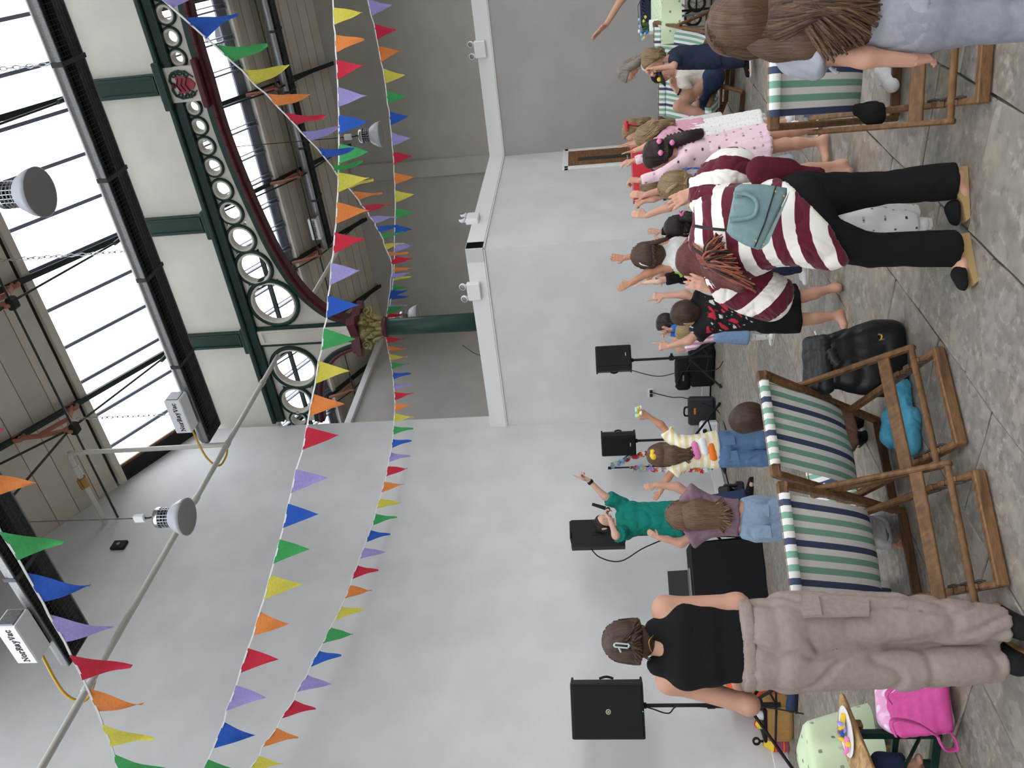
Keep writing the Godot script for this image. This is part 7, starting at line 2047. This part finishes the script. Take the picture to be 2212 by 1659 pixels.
	legs(t, R, "black_shorts", M.c_black, {"r": [0.125, 0.125, 0.1], "end": 0.86, "fold": 0.02})
	hair(t, R, M.hair_brown3, {"th": 0.007, "nape": 0.035, "rough": 0.003})
	# girl in pink dotted dress
	R = rig(5.75, 0.76, 0.95, HD * 0.6 - RH * 0.7, {"hd": [1426, 336], "shA": [1482, 342, -0.08], "shB": [1474, 312, 0.08], "elA": [1432, 376, -0.1], "wrA": [1381, 390, -0.1], "hnA": [1357, 388, -0.08], "elB": [1420, 335, 0.2], "wrB": [1369, 347, 0.2], "hnB": [1335, 352, 0.22], "hpA": [1580, 335, -0.05], "hpB": [1580, 310, 0.05], "knA": [1695, 312, -0.04], "knB": [1690, 290, 0.1], "anA": [1773, 306, -0.04], "anB": [1757, 278, 0.15], "toA": [1784, 342, -0.05], "toB": [1766, 300, 0.15]})
	t = figure("barefoot girl in pink dotted dress with dark ponytail reaching forward", R, {"cell": 0.012, "handA": "hold", "handB": "soft", "skin": M.skin})
	shirt(t, R, "dress_bodice", M.dots_pink, {"inf": 0.016, "hem": 0.7, "sleeve": 1.92, "sr": 0.062, "fold": 0.018})
	skirt(t, R, "dress_skirt", M.dots_pink, 0.235, 0.13, 0.2, 0.03)
	legs(t, R, "black_leggings", M.c_black, {"r": [0.1, 0.085, 0.07], "end": 0.72, "fold": 0.0})
	hair(t, R, M.hair_dark, {"th": 0.013, "nape": 0.03, "strands": 90, "ends": [[1440, 305, -0.06], [1442, 308, -0.05], [1444, 310, -0.04]], "sw": 0.005, "wave": 0.006, "smats": [M.hair_dark, M.hair_brown3, M.hair_dark]})
	rope(t, 5.7, [[1443, 308, 0], [1465, 302, -0.02], [1490, 295, -0.03], [1518, 286, -0.02]], 0.055, M.hair_dark, "ponytail")
	for b in [[1427, 330], [1424, 305], [1452, 308]]: part("hair_bobble", Q.new().lathe([Vector2(0, -0.02), Vector2(0.017, -0.01), Vector2(0.021, 0), Vector2(0.017, 0.01), Vector2(0, 0.02)], 10, T(P(b[0], b[1], 5.63) - t.position)), M.pinkp, t)
	# girl with braid in white vest
	R = rig(5.7, 0.76, 0.94, HD, {"hd": [1400, 552], "shA": [1452, 572], "shB": [1446, 532], "elA": [1402, 588], "wrA": [1361, 613], "hnA": [1331, 626], "elB": [1405, 545, 0.08], "wrB": [1350, 557, 0.1], "hnB": [1318, 556, 0.1]})
	t = figure("girl with one dark braid in white vest raising open hands", R, {"cell": 0.013, "skin": M.skin_tan, "face": false, "handA": "soft"})
	shirt(t, R, "white_vest", M.c_white, {"vest": true, "sleeve": 0.0, "hem": 1.0, "inf": 0.018}); legs(t, R, "leggings", M.c_navy, {}); shoes(t, R, M.c_white, M.sole)
	hair(t, R, M.hair_brown, {"th": 0.014, "strands": 60, "ends": [[1398, 530, -0.07], [1400, 535, -0.06]], "sw": 0.005})
	rope(t, 5.65, [[1392, 530], [1410, 526, -0.03], [1428, 520, -0.04], [1443, 516, -0.04]], 0.022, M.hair_brown3)
	part("hair_band", Q.new().tube(sp([P(1378, 556, 5.62) - t.position, P(1384, 570, 5.62) - t.position, P(1400, 574, 5.64) - t.position, P(1410, 574, 5.68) - t.position], 4), 0.006, 6), M.white, t)
	# face-painted child
	R = rig(6.5, 0.62, 0.88, -RH * 0.8 + HD * 0.2, {"hd": [1424, 592], "shA": [1462, 598, -0.08], "shB": [1460, 582, 0.08], "elA": [1425, 606, -0.1], "wrA": [1390, 611], "hnA": [1371, 617], "elB": [1470, 590, 0.2], "look": -RH * 0.9 - HD * 0.35})
	t = figure("child with teal face paint and black top behind the girl in white vest", R, {"skin": M.skin_pale})
	shirt(t, R, "black_top", M.c_black, {"sleeve": 0.6}); legs(t, R, "trousers", M.c_navy, {}); shoes(t, R, M.c_white, M.sole)
	hair(t, R, M.hair_blond, {"th": 0.006})
	part("face_paint", Q.new().tube(sp([P(1416, 600, 6.4) - t.position, P(1420, 604, 6.395) - t.position, P(1426, 601, 6.39) - t.position, P(1428, 606, 6.4) - t.position], 4), [0.006, 0.012, 0.015, 0.014, 0.016, 0.018, 0.016, 0.013, 0.011, 0.01, 0.008, 0.006, 0.003], 6, true, 0.5), M.c_teal, t)
	for e in [[1462, 590], [1470, 592], [1476, 588]]: part("green_print", Q.new().box(T(P(e[0], e[1], 6.38) - t.position, 0.6), Vector3(0.05, 0.03, 0.01)), M.lime, t)
	# girl in black studded jacket
	R = rig(6.4, 0.68, 0.9, HD, {"hd": [1466, 490], "shA": [1502, 509], "shB": [1500, 473], "elA": [1472, 518], "wrA": [1437, 520], "hnA": [1415, 517], "elB": [1470, 498, 0.2], "wrB": [1425, 500, 0.2], "hnB": [1398, 499, 0.2]})
	t = figure("girl in black studded jacket with pink bunny hair tie", R, {"face": false})
	shirt(t, R, "studded_jacket", M.c_ink, {"sleeve": 1.93, "sr": 0.068, "inf": 0.025}); legs(t, R, "leggings", M.c_navy, {}); shoes(t, R, M.c_white, M.sole)
	hair(t, R, M.hair_dark, {"th": 0.012}); rope(t, 6.35, [[1474, 468, -0.06], [1486, 468, -0.1], [1500, 472, -0.12]], 0.045, M.hair_dark, "ponytail")
	for e in [[[1474, 466], [1470, 462], [1466, 456]], [[1474, 466], [1476, 460], [1480, 455]]]: rope(t, 6.24, e, 0.012, M.pinkp, "bunny_ear")
	for i in 6: part("stud", Q.new().lathe([Vector2(0, 0.008), Vector2(0.006, 0)], 6, T(P(1478 + (i % 3) * 8, 505 + (i / 3) * 9, 6.32) - t.position)), M.steel, t)
	# fair child with a plait, arms up
	R = rig(5.2, 0.72, 0.93, HD, {"hd": [1462, 402], "shA": [1502, 420], "shB": [1502, 386], "elA": [1444, 447], "wrA": [1396, 466], "hnA": [1360, 459], "elB": [1440, 408, 0.12], "wrB": [1393, 421, 0.1], "hnB": [1357, 418, 0.1], "anA": [1822, 374], "anB": [1812, 356], "hpA": [1620, 412], "hpB": [1620, 382]})
	t = figure("fair-haired girl with a crown plait reaching up behind the cardigan sleeve", R, {"face": false, "handA": "soft", "handB": "soft"})
	shirt(t, R, "grey_dress", M.c_greyd, {"sleeve": 0.3, "hem": 1.1}); skirt(t, R, "dress_skirt", M.c_greyd, 0.25, 0.14, 0.2)
	hair(t, R, M.hair_blond2, {"th": 0.014, "strands": 80, "ends": [[1475, 385, -0.08], [1478, 402, -0.09], [1475, 420, -0.08]], "sw": 0.005, "smats": [M.hair_blond, M.hair_blond2, M.hair_fair]})
	rope(t, 5.1, [[1441, 416], [1448, 408, -0.02], [1456, 402, -0.03], [1464, 395, -0.02]], 0.016, M.hair_blond)
	rope(t, 5.05, [[1585, 400], [1600, 402], [1640, 398]], 0.02, M.pink_stripe_t, "plaited_belt")
	# boy behind
	R = rig(7.0, 0.68, 0.9, HD - RH * 0.3, {"hd": [1412, 402], "shA": [1450, 416], "shB": [1449, 386], "elA": [1412, 430], "wrA": [1388, 436], "hnA": [1366, 446]})
	t = figure("boy with tousled light brown hair half hidden by raised arms", R, {"face": false, "handA": "fist"})
	shirt(t, R, "navy_tshirt", M.c_navy2, {}); legs(t, R, "shorts", M.c_ink, {"end": 0.9}); shoes(t, R, M.c_white, M.sole); hair(t, R, M.hair_fair, {"th": 0.014, "rough": 0.012})
	# girl in pink T-shirt, hair flying
	R = rig(6.6, 0.72, 0.92, HD * 0.2 - RH * 0.9, {"hd": [1404, 296], "shA": [1436, 304, -0.08], "shB": [1430, 284, 0.08], "elA": [1398, 316, -0.08], "wrA": [1369, 326, -0.05], "hnA": [1343, 331, -0.05], "elB": [1390, 306, 0.1], "wrB": [1362, 315, 0.1], "hnB": [1338, 317, 0.1], "hpA": [1540, 294, -0.05], "hpB": [1538, 276, 0.05], "hu": Vector3.UP * 0.8 - RH * 0.5})
	t = figure("girl in pink T-shirt and white patterned skirt with hair swept back", R, {})
	shirt(t, R, "pink_tshirt", M.c_pink, {"sleeve": 0.55, "hem": 0.82, "inf": 0.02}); skirt(t, R, "patterned_skirt", M.speckle, 0.36, 0.13, 0.2); shoes(t, R, M.c_white, M.sole)
	hair(t, R, M.hair_blond2, {"th": 0.016, "fall": [[1425, 272, -0.05, 0.05], [1452, 263, -0.05, 0.03]], "strands": 70, "ends": [[1450, 258, -0.06], [1460, 264, -0.08], [1458, 275, -0.08]], "sw": 0.006, "smats": [M.hair_blond, M.hair_blond2, M.hair_fair]})
	part("shirt_print", Q.new().tube(sp([P(1465, 278, 6.46) - t.position, P(1478, 286, 6.46) - t.position, P(1472, 292, 6.47) - t.position, P(1488, 282, 6.46) - t.position], 4), 0.008, 5), M.black, t)
	# girl with red bow
	R = rig(7.7, 0.62, 0.9, -RH * 0.8 + HD * 0.3, {"hd": [1370, 283], "shA": [1404, 292, -0.06], "shB": [1401, 274, 0.06], "elA": [1378, 305], "wrA": [1354, 311], "hnA": [1338, 315], "elB": [1408, 263, 0.05], "wrB": [1391, 267], "hnB": [1372, 258], "look": -RH})
	t = figure("small girl with red hair bow beside the deckchair man", R, {"handB": "point"})
	shirt(t, R, "white_top", M.c_white, {"sleeve": 0.6}); skirt(t, R, "white_skirt", M.c_white, 0.25, 0.13, 0.19); shoes(t, R, M.c_white, M.sole)
	hair(t, R, M.hair_blond2, {"th": 0.014, "fall": [[1392, 262, 0.02, 0.045], [1402, 256, 0.03, 0.02]]})
	for e in [[[1355, 272], [1352, 266], [1356, 262]], [[1355, 272], [1353, 278], [1357, 282]]]: rope(t, 7.6, e, 0.022, M.red, "red_bow")
	part("head_band", Q.new().tube(sp([P(1356, 270, 7.63) - t.position, P(1364, 268, 7.6) - t.position, P(1374, 270, 7.6) - t.position], 4), 0.009, 6), M.red, t)
	# dark-haired boy in blue and toddler in denim
	R = rig(8.3, 0.62, 0.9, HD * 0.5 - RH * 0.8, {"hd": [1442, 700], "shA": [1480, 714, -0.06], "shB": [1478, 692, 0.06], "elA": [1464, 722], "wrA": [1441, 722], "hnA": [1425, 724], "elB": [1466, 706, -0.15], "wrB": [1448, 712, -0.18], "hnB": [1435, 707, -0.18], "look": -RH * 0.9 + HD * 0.2})
	t = figure("dark-haired boy with glasses in blue behind the boy in black", R, {"handA": "point"})
	shirt(t, R, "blue_top", M.c_blue, {"sleeve": 1.7}); legs(t, R, "trousers", M.c_navy, {}); shoes(t, R, M.c_ink, M.sole); hair(t, R, M.hair_dark, {"th": 0.012})
	rope(t, 8.22, [[1440, 716], [1444, 712], [1444, 702]], 0.006, M.black, "glasses")
	R = rig(7.8, 0.5, 0.84, HD * 0.7 - RH * 0.6, {"hd": [1484, 719], "shA": [1517, 731], "shB": [1515, 712], "elA": [1500, 747], "wrA": [1479, 755], "hnA": [1458, 756], "elB": [1495, 722, 0.1], "wrB": [1470, 730], "hnB": [1455, 733], "anA": [1664, 728], "anB": [1652, 714, 0.1]})
	t = figure("blond toddler in denim dress and pink striped sleeves", R, {"face": false})
	shirt(t, R, "striped_top", M.pink_stripe, {"sleeve": 1.85, "hem": 0.5, "u": R.lat * 22.0, "v": R.up}); skirt(t, R, "denim_dress", M.c_lightdenim, 0.16, 0.15, 0.23, 0.02)
	legs(t, R, "dotted_tights", M.dots_white, {"r": [0.09, 0.07, 0.05], "end": 1.95, "fold": 0.0}); shoes(t, R, M.dots_white, M.sole, "sock"); hair(t, R, M.hair_blond, {"th": 0.016, "nape": 0.05})
	# the host in a teal polo shirt, microphone at his mouth
	R = rig(9.35, 1.0, 1.0, -HD * 0.35 + RH * 0.9, {"hd": [1306, 1130], "shA": [1352, 1150, -0.12], "shB": [1346, 1092, 0.1], "elA": [1330, 1157, -0.32], "wrA": [1318, 1122, -0.3], "hnA": [1303, 1102, -0.22], "elB": [1306, 1072, 0.05], "wrB": [1270, 1036], "hnB": [1238, 1024], "hpA": [1474, 1138, -0.08], "hpB": [1474, 1105, 0.08], "knA": [1545, 1132], "knB": [1545, 1085, 0.05], "anA": [1610, 1128], "anB": [1614, 1070], "look": RH * 0.75 - HD * 0.55, "hu": Vector3.UP + RH * 0.08})
	t = figure("man in teal polo shirt pointing upward and holding a microphone", R, {"cell": 0.013, "handA": "hold", "handB": "point", "skin": M.skin_pale, "palmA": HD * 0.5 + RH, "brow": M.hair_brown3})
	shirt(t, R, "teal_polo", M.c_teal, {"inf": 0.026, "hem": 1.0, "sleeve": 0.8, "sr": 0.075, "cuff": 1.15, "fold": 0.05})
	blob("collar", [[R.mS + R.up * 0.05 - R.lat * 0.05, R.mS + R.up * 0.05 + R.lat * 0.05, 0.05, 0.05]], 0.009, 0.02, M.c_teal, t, "", 0.01)
	legs(t, R, "blue_jeans", M.c_navy2, {"r": [0.1, 0.08, 0.07]}); shoes(t, R, M.c_ink, M.black)
	hair(t, R, M.hair_dark, {"th": 0.006, "nape": 0.05, "rough": 0.003})
	part("wrist_watch", Q.new().tube([R.wrB.lerp(R.elB, 0.08) - t.position, R.wrB.lerp(R.elB, 0.2) - t.position], 0.036, 10), M.black, t)
	var mk = thing("microphone", "black handheld microphone in the host's hand", "microphone", P(1300, 1096, 9.1))
	part("handle", Q.new().tube([P(1279, 1089, 9.1) - mk.position, P(1308, 1098, 9.1) - mk.position], [0.017, 0.022], 10), M.black, mk)
	part("head", Q.new().lathe([Vector2(0, -0.03), Vector2(0.022, -0.02), Vector2(0.027, 0), Vector2(0.02, 0.02), Vector2(0, 0.028)], 12, T(P(1313, 1100, 9.1) - mk.position)), M.darkmetal, mk)
	# man seated in the far deckchair
	R = rig(8.75, 0.98, 0.98, -RH * 0.85 - HD * 0.4, {"hd": [1436, 158, 0.05], "shA": [1476, 182, -0.14], "shB": [1478, 148, 0.16], "hpA": [1538, 172, -0.12], "hpB": [1536, 152, 0.16], "knA": [1466, 230, -0.2], "knB": [1500, 256, 0.12], "anA": [1570, 268, -0.2], "anB": [1575, 290, 0.12], "elA": [1486, 206, -0.22], "wrA": [1463, 197, -0.24], "hnA": [1441, 168, -0.12], "elB": [1512, 175, 0.05], "wrB": [1506, 198, -0.1], "look": -RH * 0.7 - HD * 0.6, "hu": Vector3.UP - RH * 0.25})
	t = figure("man in cream T-shirt and navy shorts seated chin on hand in a deckchair", R, {"handA": "soft", "skin": M.skin_arm, "palmA": RH, "base": Vector3(R.mH.x, 0, R.mH.z)})
	shirt(t, R, "cream_tshirt", M.c_cream, {"sleeve": 0.7, "inf": 0.024, "sr": 0.07}); legs(t, R, "navy_shorts", M.c_navy2, {"r": [0.115, 0.1, 0.08], "end": 0.8}); shoes(t, R, M.c_ink, M.sole)
	hair(t, R, M.hair_brown3, {"th": 0.004})
	blob("cap", [[R.hd + R.hu * 0.05, R.hd + R.hu * 0.07, 0.094, 0.08], [R.hd + R.hu * 0.06 + R.look * 0.06, R.hd + R.hu * 0.055 + R.look * 0.16, 0.06, 0.05, R.hu, 4.0]], 0.008, 0.02, M.c_ink, t, "dark baseball cap with yellow badge", 0.0, [[-R.hu, -R.hu.dot(R.hd) - 0.045]])
	part("cap_badge", Q.new().lathe([Vector2(0, 0.012), Vector2(0.02, 0.006), Vector2(0.024, 0)], 10, Transform3D(Basis(Vector3.RIGHT, 1.2), R.hd + R.hu * 0.085 + R.look * 0.085 - t.position)), M.yellow, t)
	part("wrist_watch", Q.new().tube([R.wrA.lerp(R.elA, 0.1) - t.position, R.wrA.lerp(R.elA, 0.25) - t.position], 0.036, 10), M.black, t)
	# blond boy in navy standing by him
	R = rig(8.0, 0.74, 0.95, -RH * 0.95 + HD * 0.15, {"hd": [1412, 130], "shA": [1460, 130, -0.12], "shB": [1458, 122, 0.12], "elA": [1456, 142, -0.16], "wrA": [1412, 148, -0.14], "hnA": [1388, 150, -0.08], "elB": [1458, 140, 0.14], "wrB": [1420, 152, 0.08], "hpA": [1548, 122, -0.07], "hpB": [1548, 120, 0.07], "anA": [1608, 128, -0.06], "anB": [1608, 118, 0.06]})
	t = figure("blond boy in navy standing in profile with hands at his face", R, {"handA": "fist", "handB": "fist"})
	shirt(t, R, "navy_tshirt", M.c_navy, {"sleeve": 0.55, "inf": 0.028, "flare": 0.2, "hem": 1.05}); legs(t, R, "navy_trousers", M.c_navy, {"r": [0.12, 0.1, 0.09]}); shoes(t, R, M.c_ink, M.sole)
	hair(t, R, M.hair_blond2, {"th": 0.012, "nape": 0.06})
	# woman with grey-blond hair bending behind
	R = rig(9.9, 0.95, 0.97, -RH * 0.9 - HD * 0.3, {"hd": [1356, 156], "shA": [1398, 142, -0.15], "shB": [1396, 126, 0.15], "hpA": [1470, 92, -0.1], "hpB": [1470, 88, 0.1], "hu": Vector3.UP * 0.8 - RH * 0.6, "look": -RH * 0.8 - Vector3.UP * 0.4})
	t = figure("woman with long grey-blond hair bending forward behind the seated man", R, {})
	shirt(t, R, "pale_top", M.c_white, {"sleeve": 1.3}); legs(t, R, "trousers", M.c_navy, {}); shoes(t, R, M.c_ink, M.sole)
	hair(t, R, M.hair_grey, {"th": 0.014, "fall": [[1372, 138, -0.12, 0.06], [1392, 118, -0.16, 0.04]], "strands": 60, "ends": [[1398, 108, -0.2], [1400, 120, -0.2], [1395, 130, -0.18]], "sw": 0.008, "smats": [M.hair_grey, M.hair_blond2, M.hair_grey]})
	# waving person cut by the edge
	R = rig(7.8, 0.98, 1.0, HD - RH * 0.4, {"hd": [1300, -75], "shA": [1378, -48], "shB": [1376, -115], "elA": [1345, -6], "wrA": [1309, 54], "hnA": [1277, 83]})
	t = figure("person at the right edge of whom only a waving forearm shows", R, {"skin": M.skin_arm, "face": false, "palmA": -RH, "tA": Vector3.UP})
	shirt(t, R, "top", M.c_navy2, {"sleeve": 0.5}); legs(t, R, "trousers", M.c_navy, {}); shoes(t, R, M.c_ink, M.sole); hair(t, R, M.hair_brown, {})
	# boy sitting in the second deckchair
	R = rig(4.5, 0.72, 0.92, HD - RH * 0.4, {"hd": [1622, 905], "shA": [1700, 958, 0.0], "shB": [1690, 868, 0.12], "hpA": [1815, 955, 0.22], "hpB": [1810, 905, 0.28], "knA": [1780, 950, 0.6], "knB": [1780, 910, 0.65], "anA": [1860, 945, 0.8], "anB": [1860, 910, 0.85], "elA": [1765, 985, 0.05], "wrA": [1780, 975, 0.25], "elB": [1765, 850, 0.2], "wrB": [1790, 870, 0.4]})
	t = figure("dark-haired boy in brown seated in the deckchair, seen from behind", R, {"face": false, "handA": "soft", "handB": "soft"})
	shirt(t, R, "brown_top", M.c_brown, {"sleeve": 1.8, "sr": 0.075, "inf": 0.02, "fold": 0.035}); legs(t, R, "dark_trousers", M.c_ink, {}); shoes(t, R, M.c_ink, M.sole)
	hair(t, R, M.hair_brown3, {"th": 0.01, "nape": 0.06})
	# child lying back in the empty-looking deckchair, only a hand on the rail
	R = rig(4.55, 0.5, 0.8, HD - RH * 0.5, {"hd": [1800, 1135, 0.1], "shA": [1840, 1160, 0.05], "shB": [1835, 1110, 0.08], "hpA": [1900, 1170, 0.25], "hpB": [1895, 1135, 0.3], "knA": [1880, 1160, 0.5], "knB": [1878, 1130, 0.55], "anA": [1930, 1150, 0.6], "anB": [1928, 1118, 0.62], "elB": [1862, 1090, 0.05], "wrB": [1858, 1088, -0.05], "hnB": [1848, 1076, -0.1]})
	t = figure("toddler sunk in the middle deckchair with one hand on its rail", R, {"face": false, "handB": "soft"})
	shirt(t, R, "top", M.c_white, {"sleeve": 1.6}); legs(t, R, "blue_leggings", M.c_jeans, {}); shoes(t, R, M.c_turq, M.sole); hair(t, R, M.hair_fair, {})
	# little one in pink in the deckchair beyond
	R = rig(5.1, 0.5, 0.8, HD, {"hd": [1850, 1325], "shA": [1885, 1345], "shB": [1885, 1305], "elB": [1895, 1288], "wrB": [1912, 1290, 0.1], "hpA": [1950, 1335, 0.3], "hpB": [1950, 1305, 0.3], "knA": [1930, 1335, 0.5], "knB": [1930, 1305, 0.5], "anA": [1960, 1335, 0.7], "anB": [1960, 1305, 0.7]})
	t = figure("little child in pink sleeve beyond the taupe trousers", R, {"face": false})
	shirt(t, R, "pink_top", M.c_pink, {"sleeve": 1.85, "sr": 0.08}); legs(t, R, "jeans", M.c_denim, {}); hair(t, R, M.hair_blond2, {})
	# child on the folding bench at the lower edge
	R = rig(4.5, 0.6, 0.86, HD + RH * 0.4, {"hd": [1700, 1745], "shA": [1770, 1765], "shB": [1770, 1705], "hpA": [1890, 1745, 0.05], "hpB": [1890, 1700, 0.05], "knA": [1900, 1700, -0.2], "knB": [1905, 1655, -0.15], "anA": [1990, 1690, -0.25], "anB": [1972, 1652, -0.2], "toB": [1985, 1640, -0.28], "elB": [1830, 1690], "wrB": [1868, 1665, -0.05], "hnB": [1870, 1640, -0.1]})
	t = figure("barefoot child at the lower edge with one hand on the bench", R, {"face": false, "handB": "soft"})
	shirt(t, R, "top", M.c_white, {}); legs(t, R, "dark_jeans", M.c_navy2, {"r": [0.12, 0.1, 0.095], "end": 1.75}); hair(t, R, M.hair_fair, {})

func handbag():
	var d = 3.5
	var t = thing("handbag", "grey-green leather handbag hanging on the cardigan woman's back", "handbag", P(1640, 465, d))
	var W = func(x: float, y: float, dd: float) -> Vector3: return P(x, y, d + dd) - t.position
	var fr = [[1584, 402], [1566, 506], [1640, 543], [1706, 410]]
	var q = Q.new()
	var ring = []
	var order = [[1588, 405], [1578, 452], [1569, 500], [1580, 513], [1610, 530], [1638, 540], [1648, 536], [1672, 478], [1700, 420], [1700, 406], [1650, 398], [1600, 397]]
	var lays = [[-0.05, 0.94], [-0.062, 0.86], [-0.04, 1.0], [0.04, 1.0], [0.055, 0.93]]
	var rows = []
	for l in [[-0.064, 0.0], [-0.064, 0.8], [-0.058, 0.93], [-0.04, 1.0], [0.05, 1.0], [0.062, 0.9], [0.064, 0.0]]:
		var row = []
		for p in order + [order[0]]:
			var x = lerpf(1640.0, p[0], l[1]); var y = lerpf(468.0, p[1], l[1])
			row.append(W.call(x, y, l[0]))
		rows.append(row)
	q.sheet(rows, 0.001)
	part("body", q, M.c_bag, t)
	part("base_panel", Q.new().sheet([[W.call(1660, 525, -0.067), W.call(1700, 432, -0.067)], [W.call(1642, 540, -0.066), W.call(1706, 412, -0.066)]], -0.004), M.c_bag, t)
	part("seam", Q.new().tube([W.call(1630, 534, -0.068), W.call(1652, 482, -0.07), W.call(1676, 402, -0.066)], 0.003, 6), M.leather2, t)
	part("carry_handle", Q.new().tube(sp([W.call(1592, 418, -0.07), W.call(1615, 420, -0.075), W.call(1634, 435, -0.078), W.call(1634, 455, -0.078), W.call(1622, 470, -0.075), W.call(1582, 476, -0.07)], 5), 0.009, 8), M.c_bag, t)
	for p in [[1594, 420], [1584, 474]]: part("handle_tab", Q.new().box(Transform3D(Basis(HD.cross(Vector3.UP), Vector3.UP, -HD), W.call(p[0], p[1], -0.068)), Vector3(0.026, 0.036, 0.008), 0.003), M.c_bag, t)
	for p in [[1676, 414], [1694, 424], [1634, 520], [1650, 528]]: part("foot_stud", Q.new().lathe([Vector2(0, 0.006), Vector2(0.005, 0.003), Vector2(0.006, 0)], 8, T(W.call(p[0], p[1], -0.07))), M.gold_stud, t)
	var tm = TextMesh.new()
	var mk = Q.new()
	for k in 5: mk.bar(W.call(1584, 441 + k * 3.2, -0.0665), W.call(1588, 441.5 + k * 3.2, -0.0665), 0.002, 0.002)
	part("gilt_letters", mk, M.gold_stud, t)
	part("shoulder_strap", Q.new().tube(sp([W.call(1578, 498, -0.02), W.call(1535, 494, 0.0), W.call(1500, 488, 0.1)], 5), 0.012, 8, true, 0.4), M.leather2, t)
func _ready():
	var t0 = Time.get_ticks_msec()
	setup_view()
	make_materials()
	build_shell()
	arcade()
	trusses()
	services()
	props()
	cast()
	all_bunting()
	print("t ", Time.get_ticks_msec() - t0)
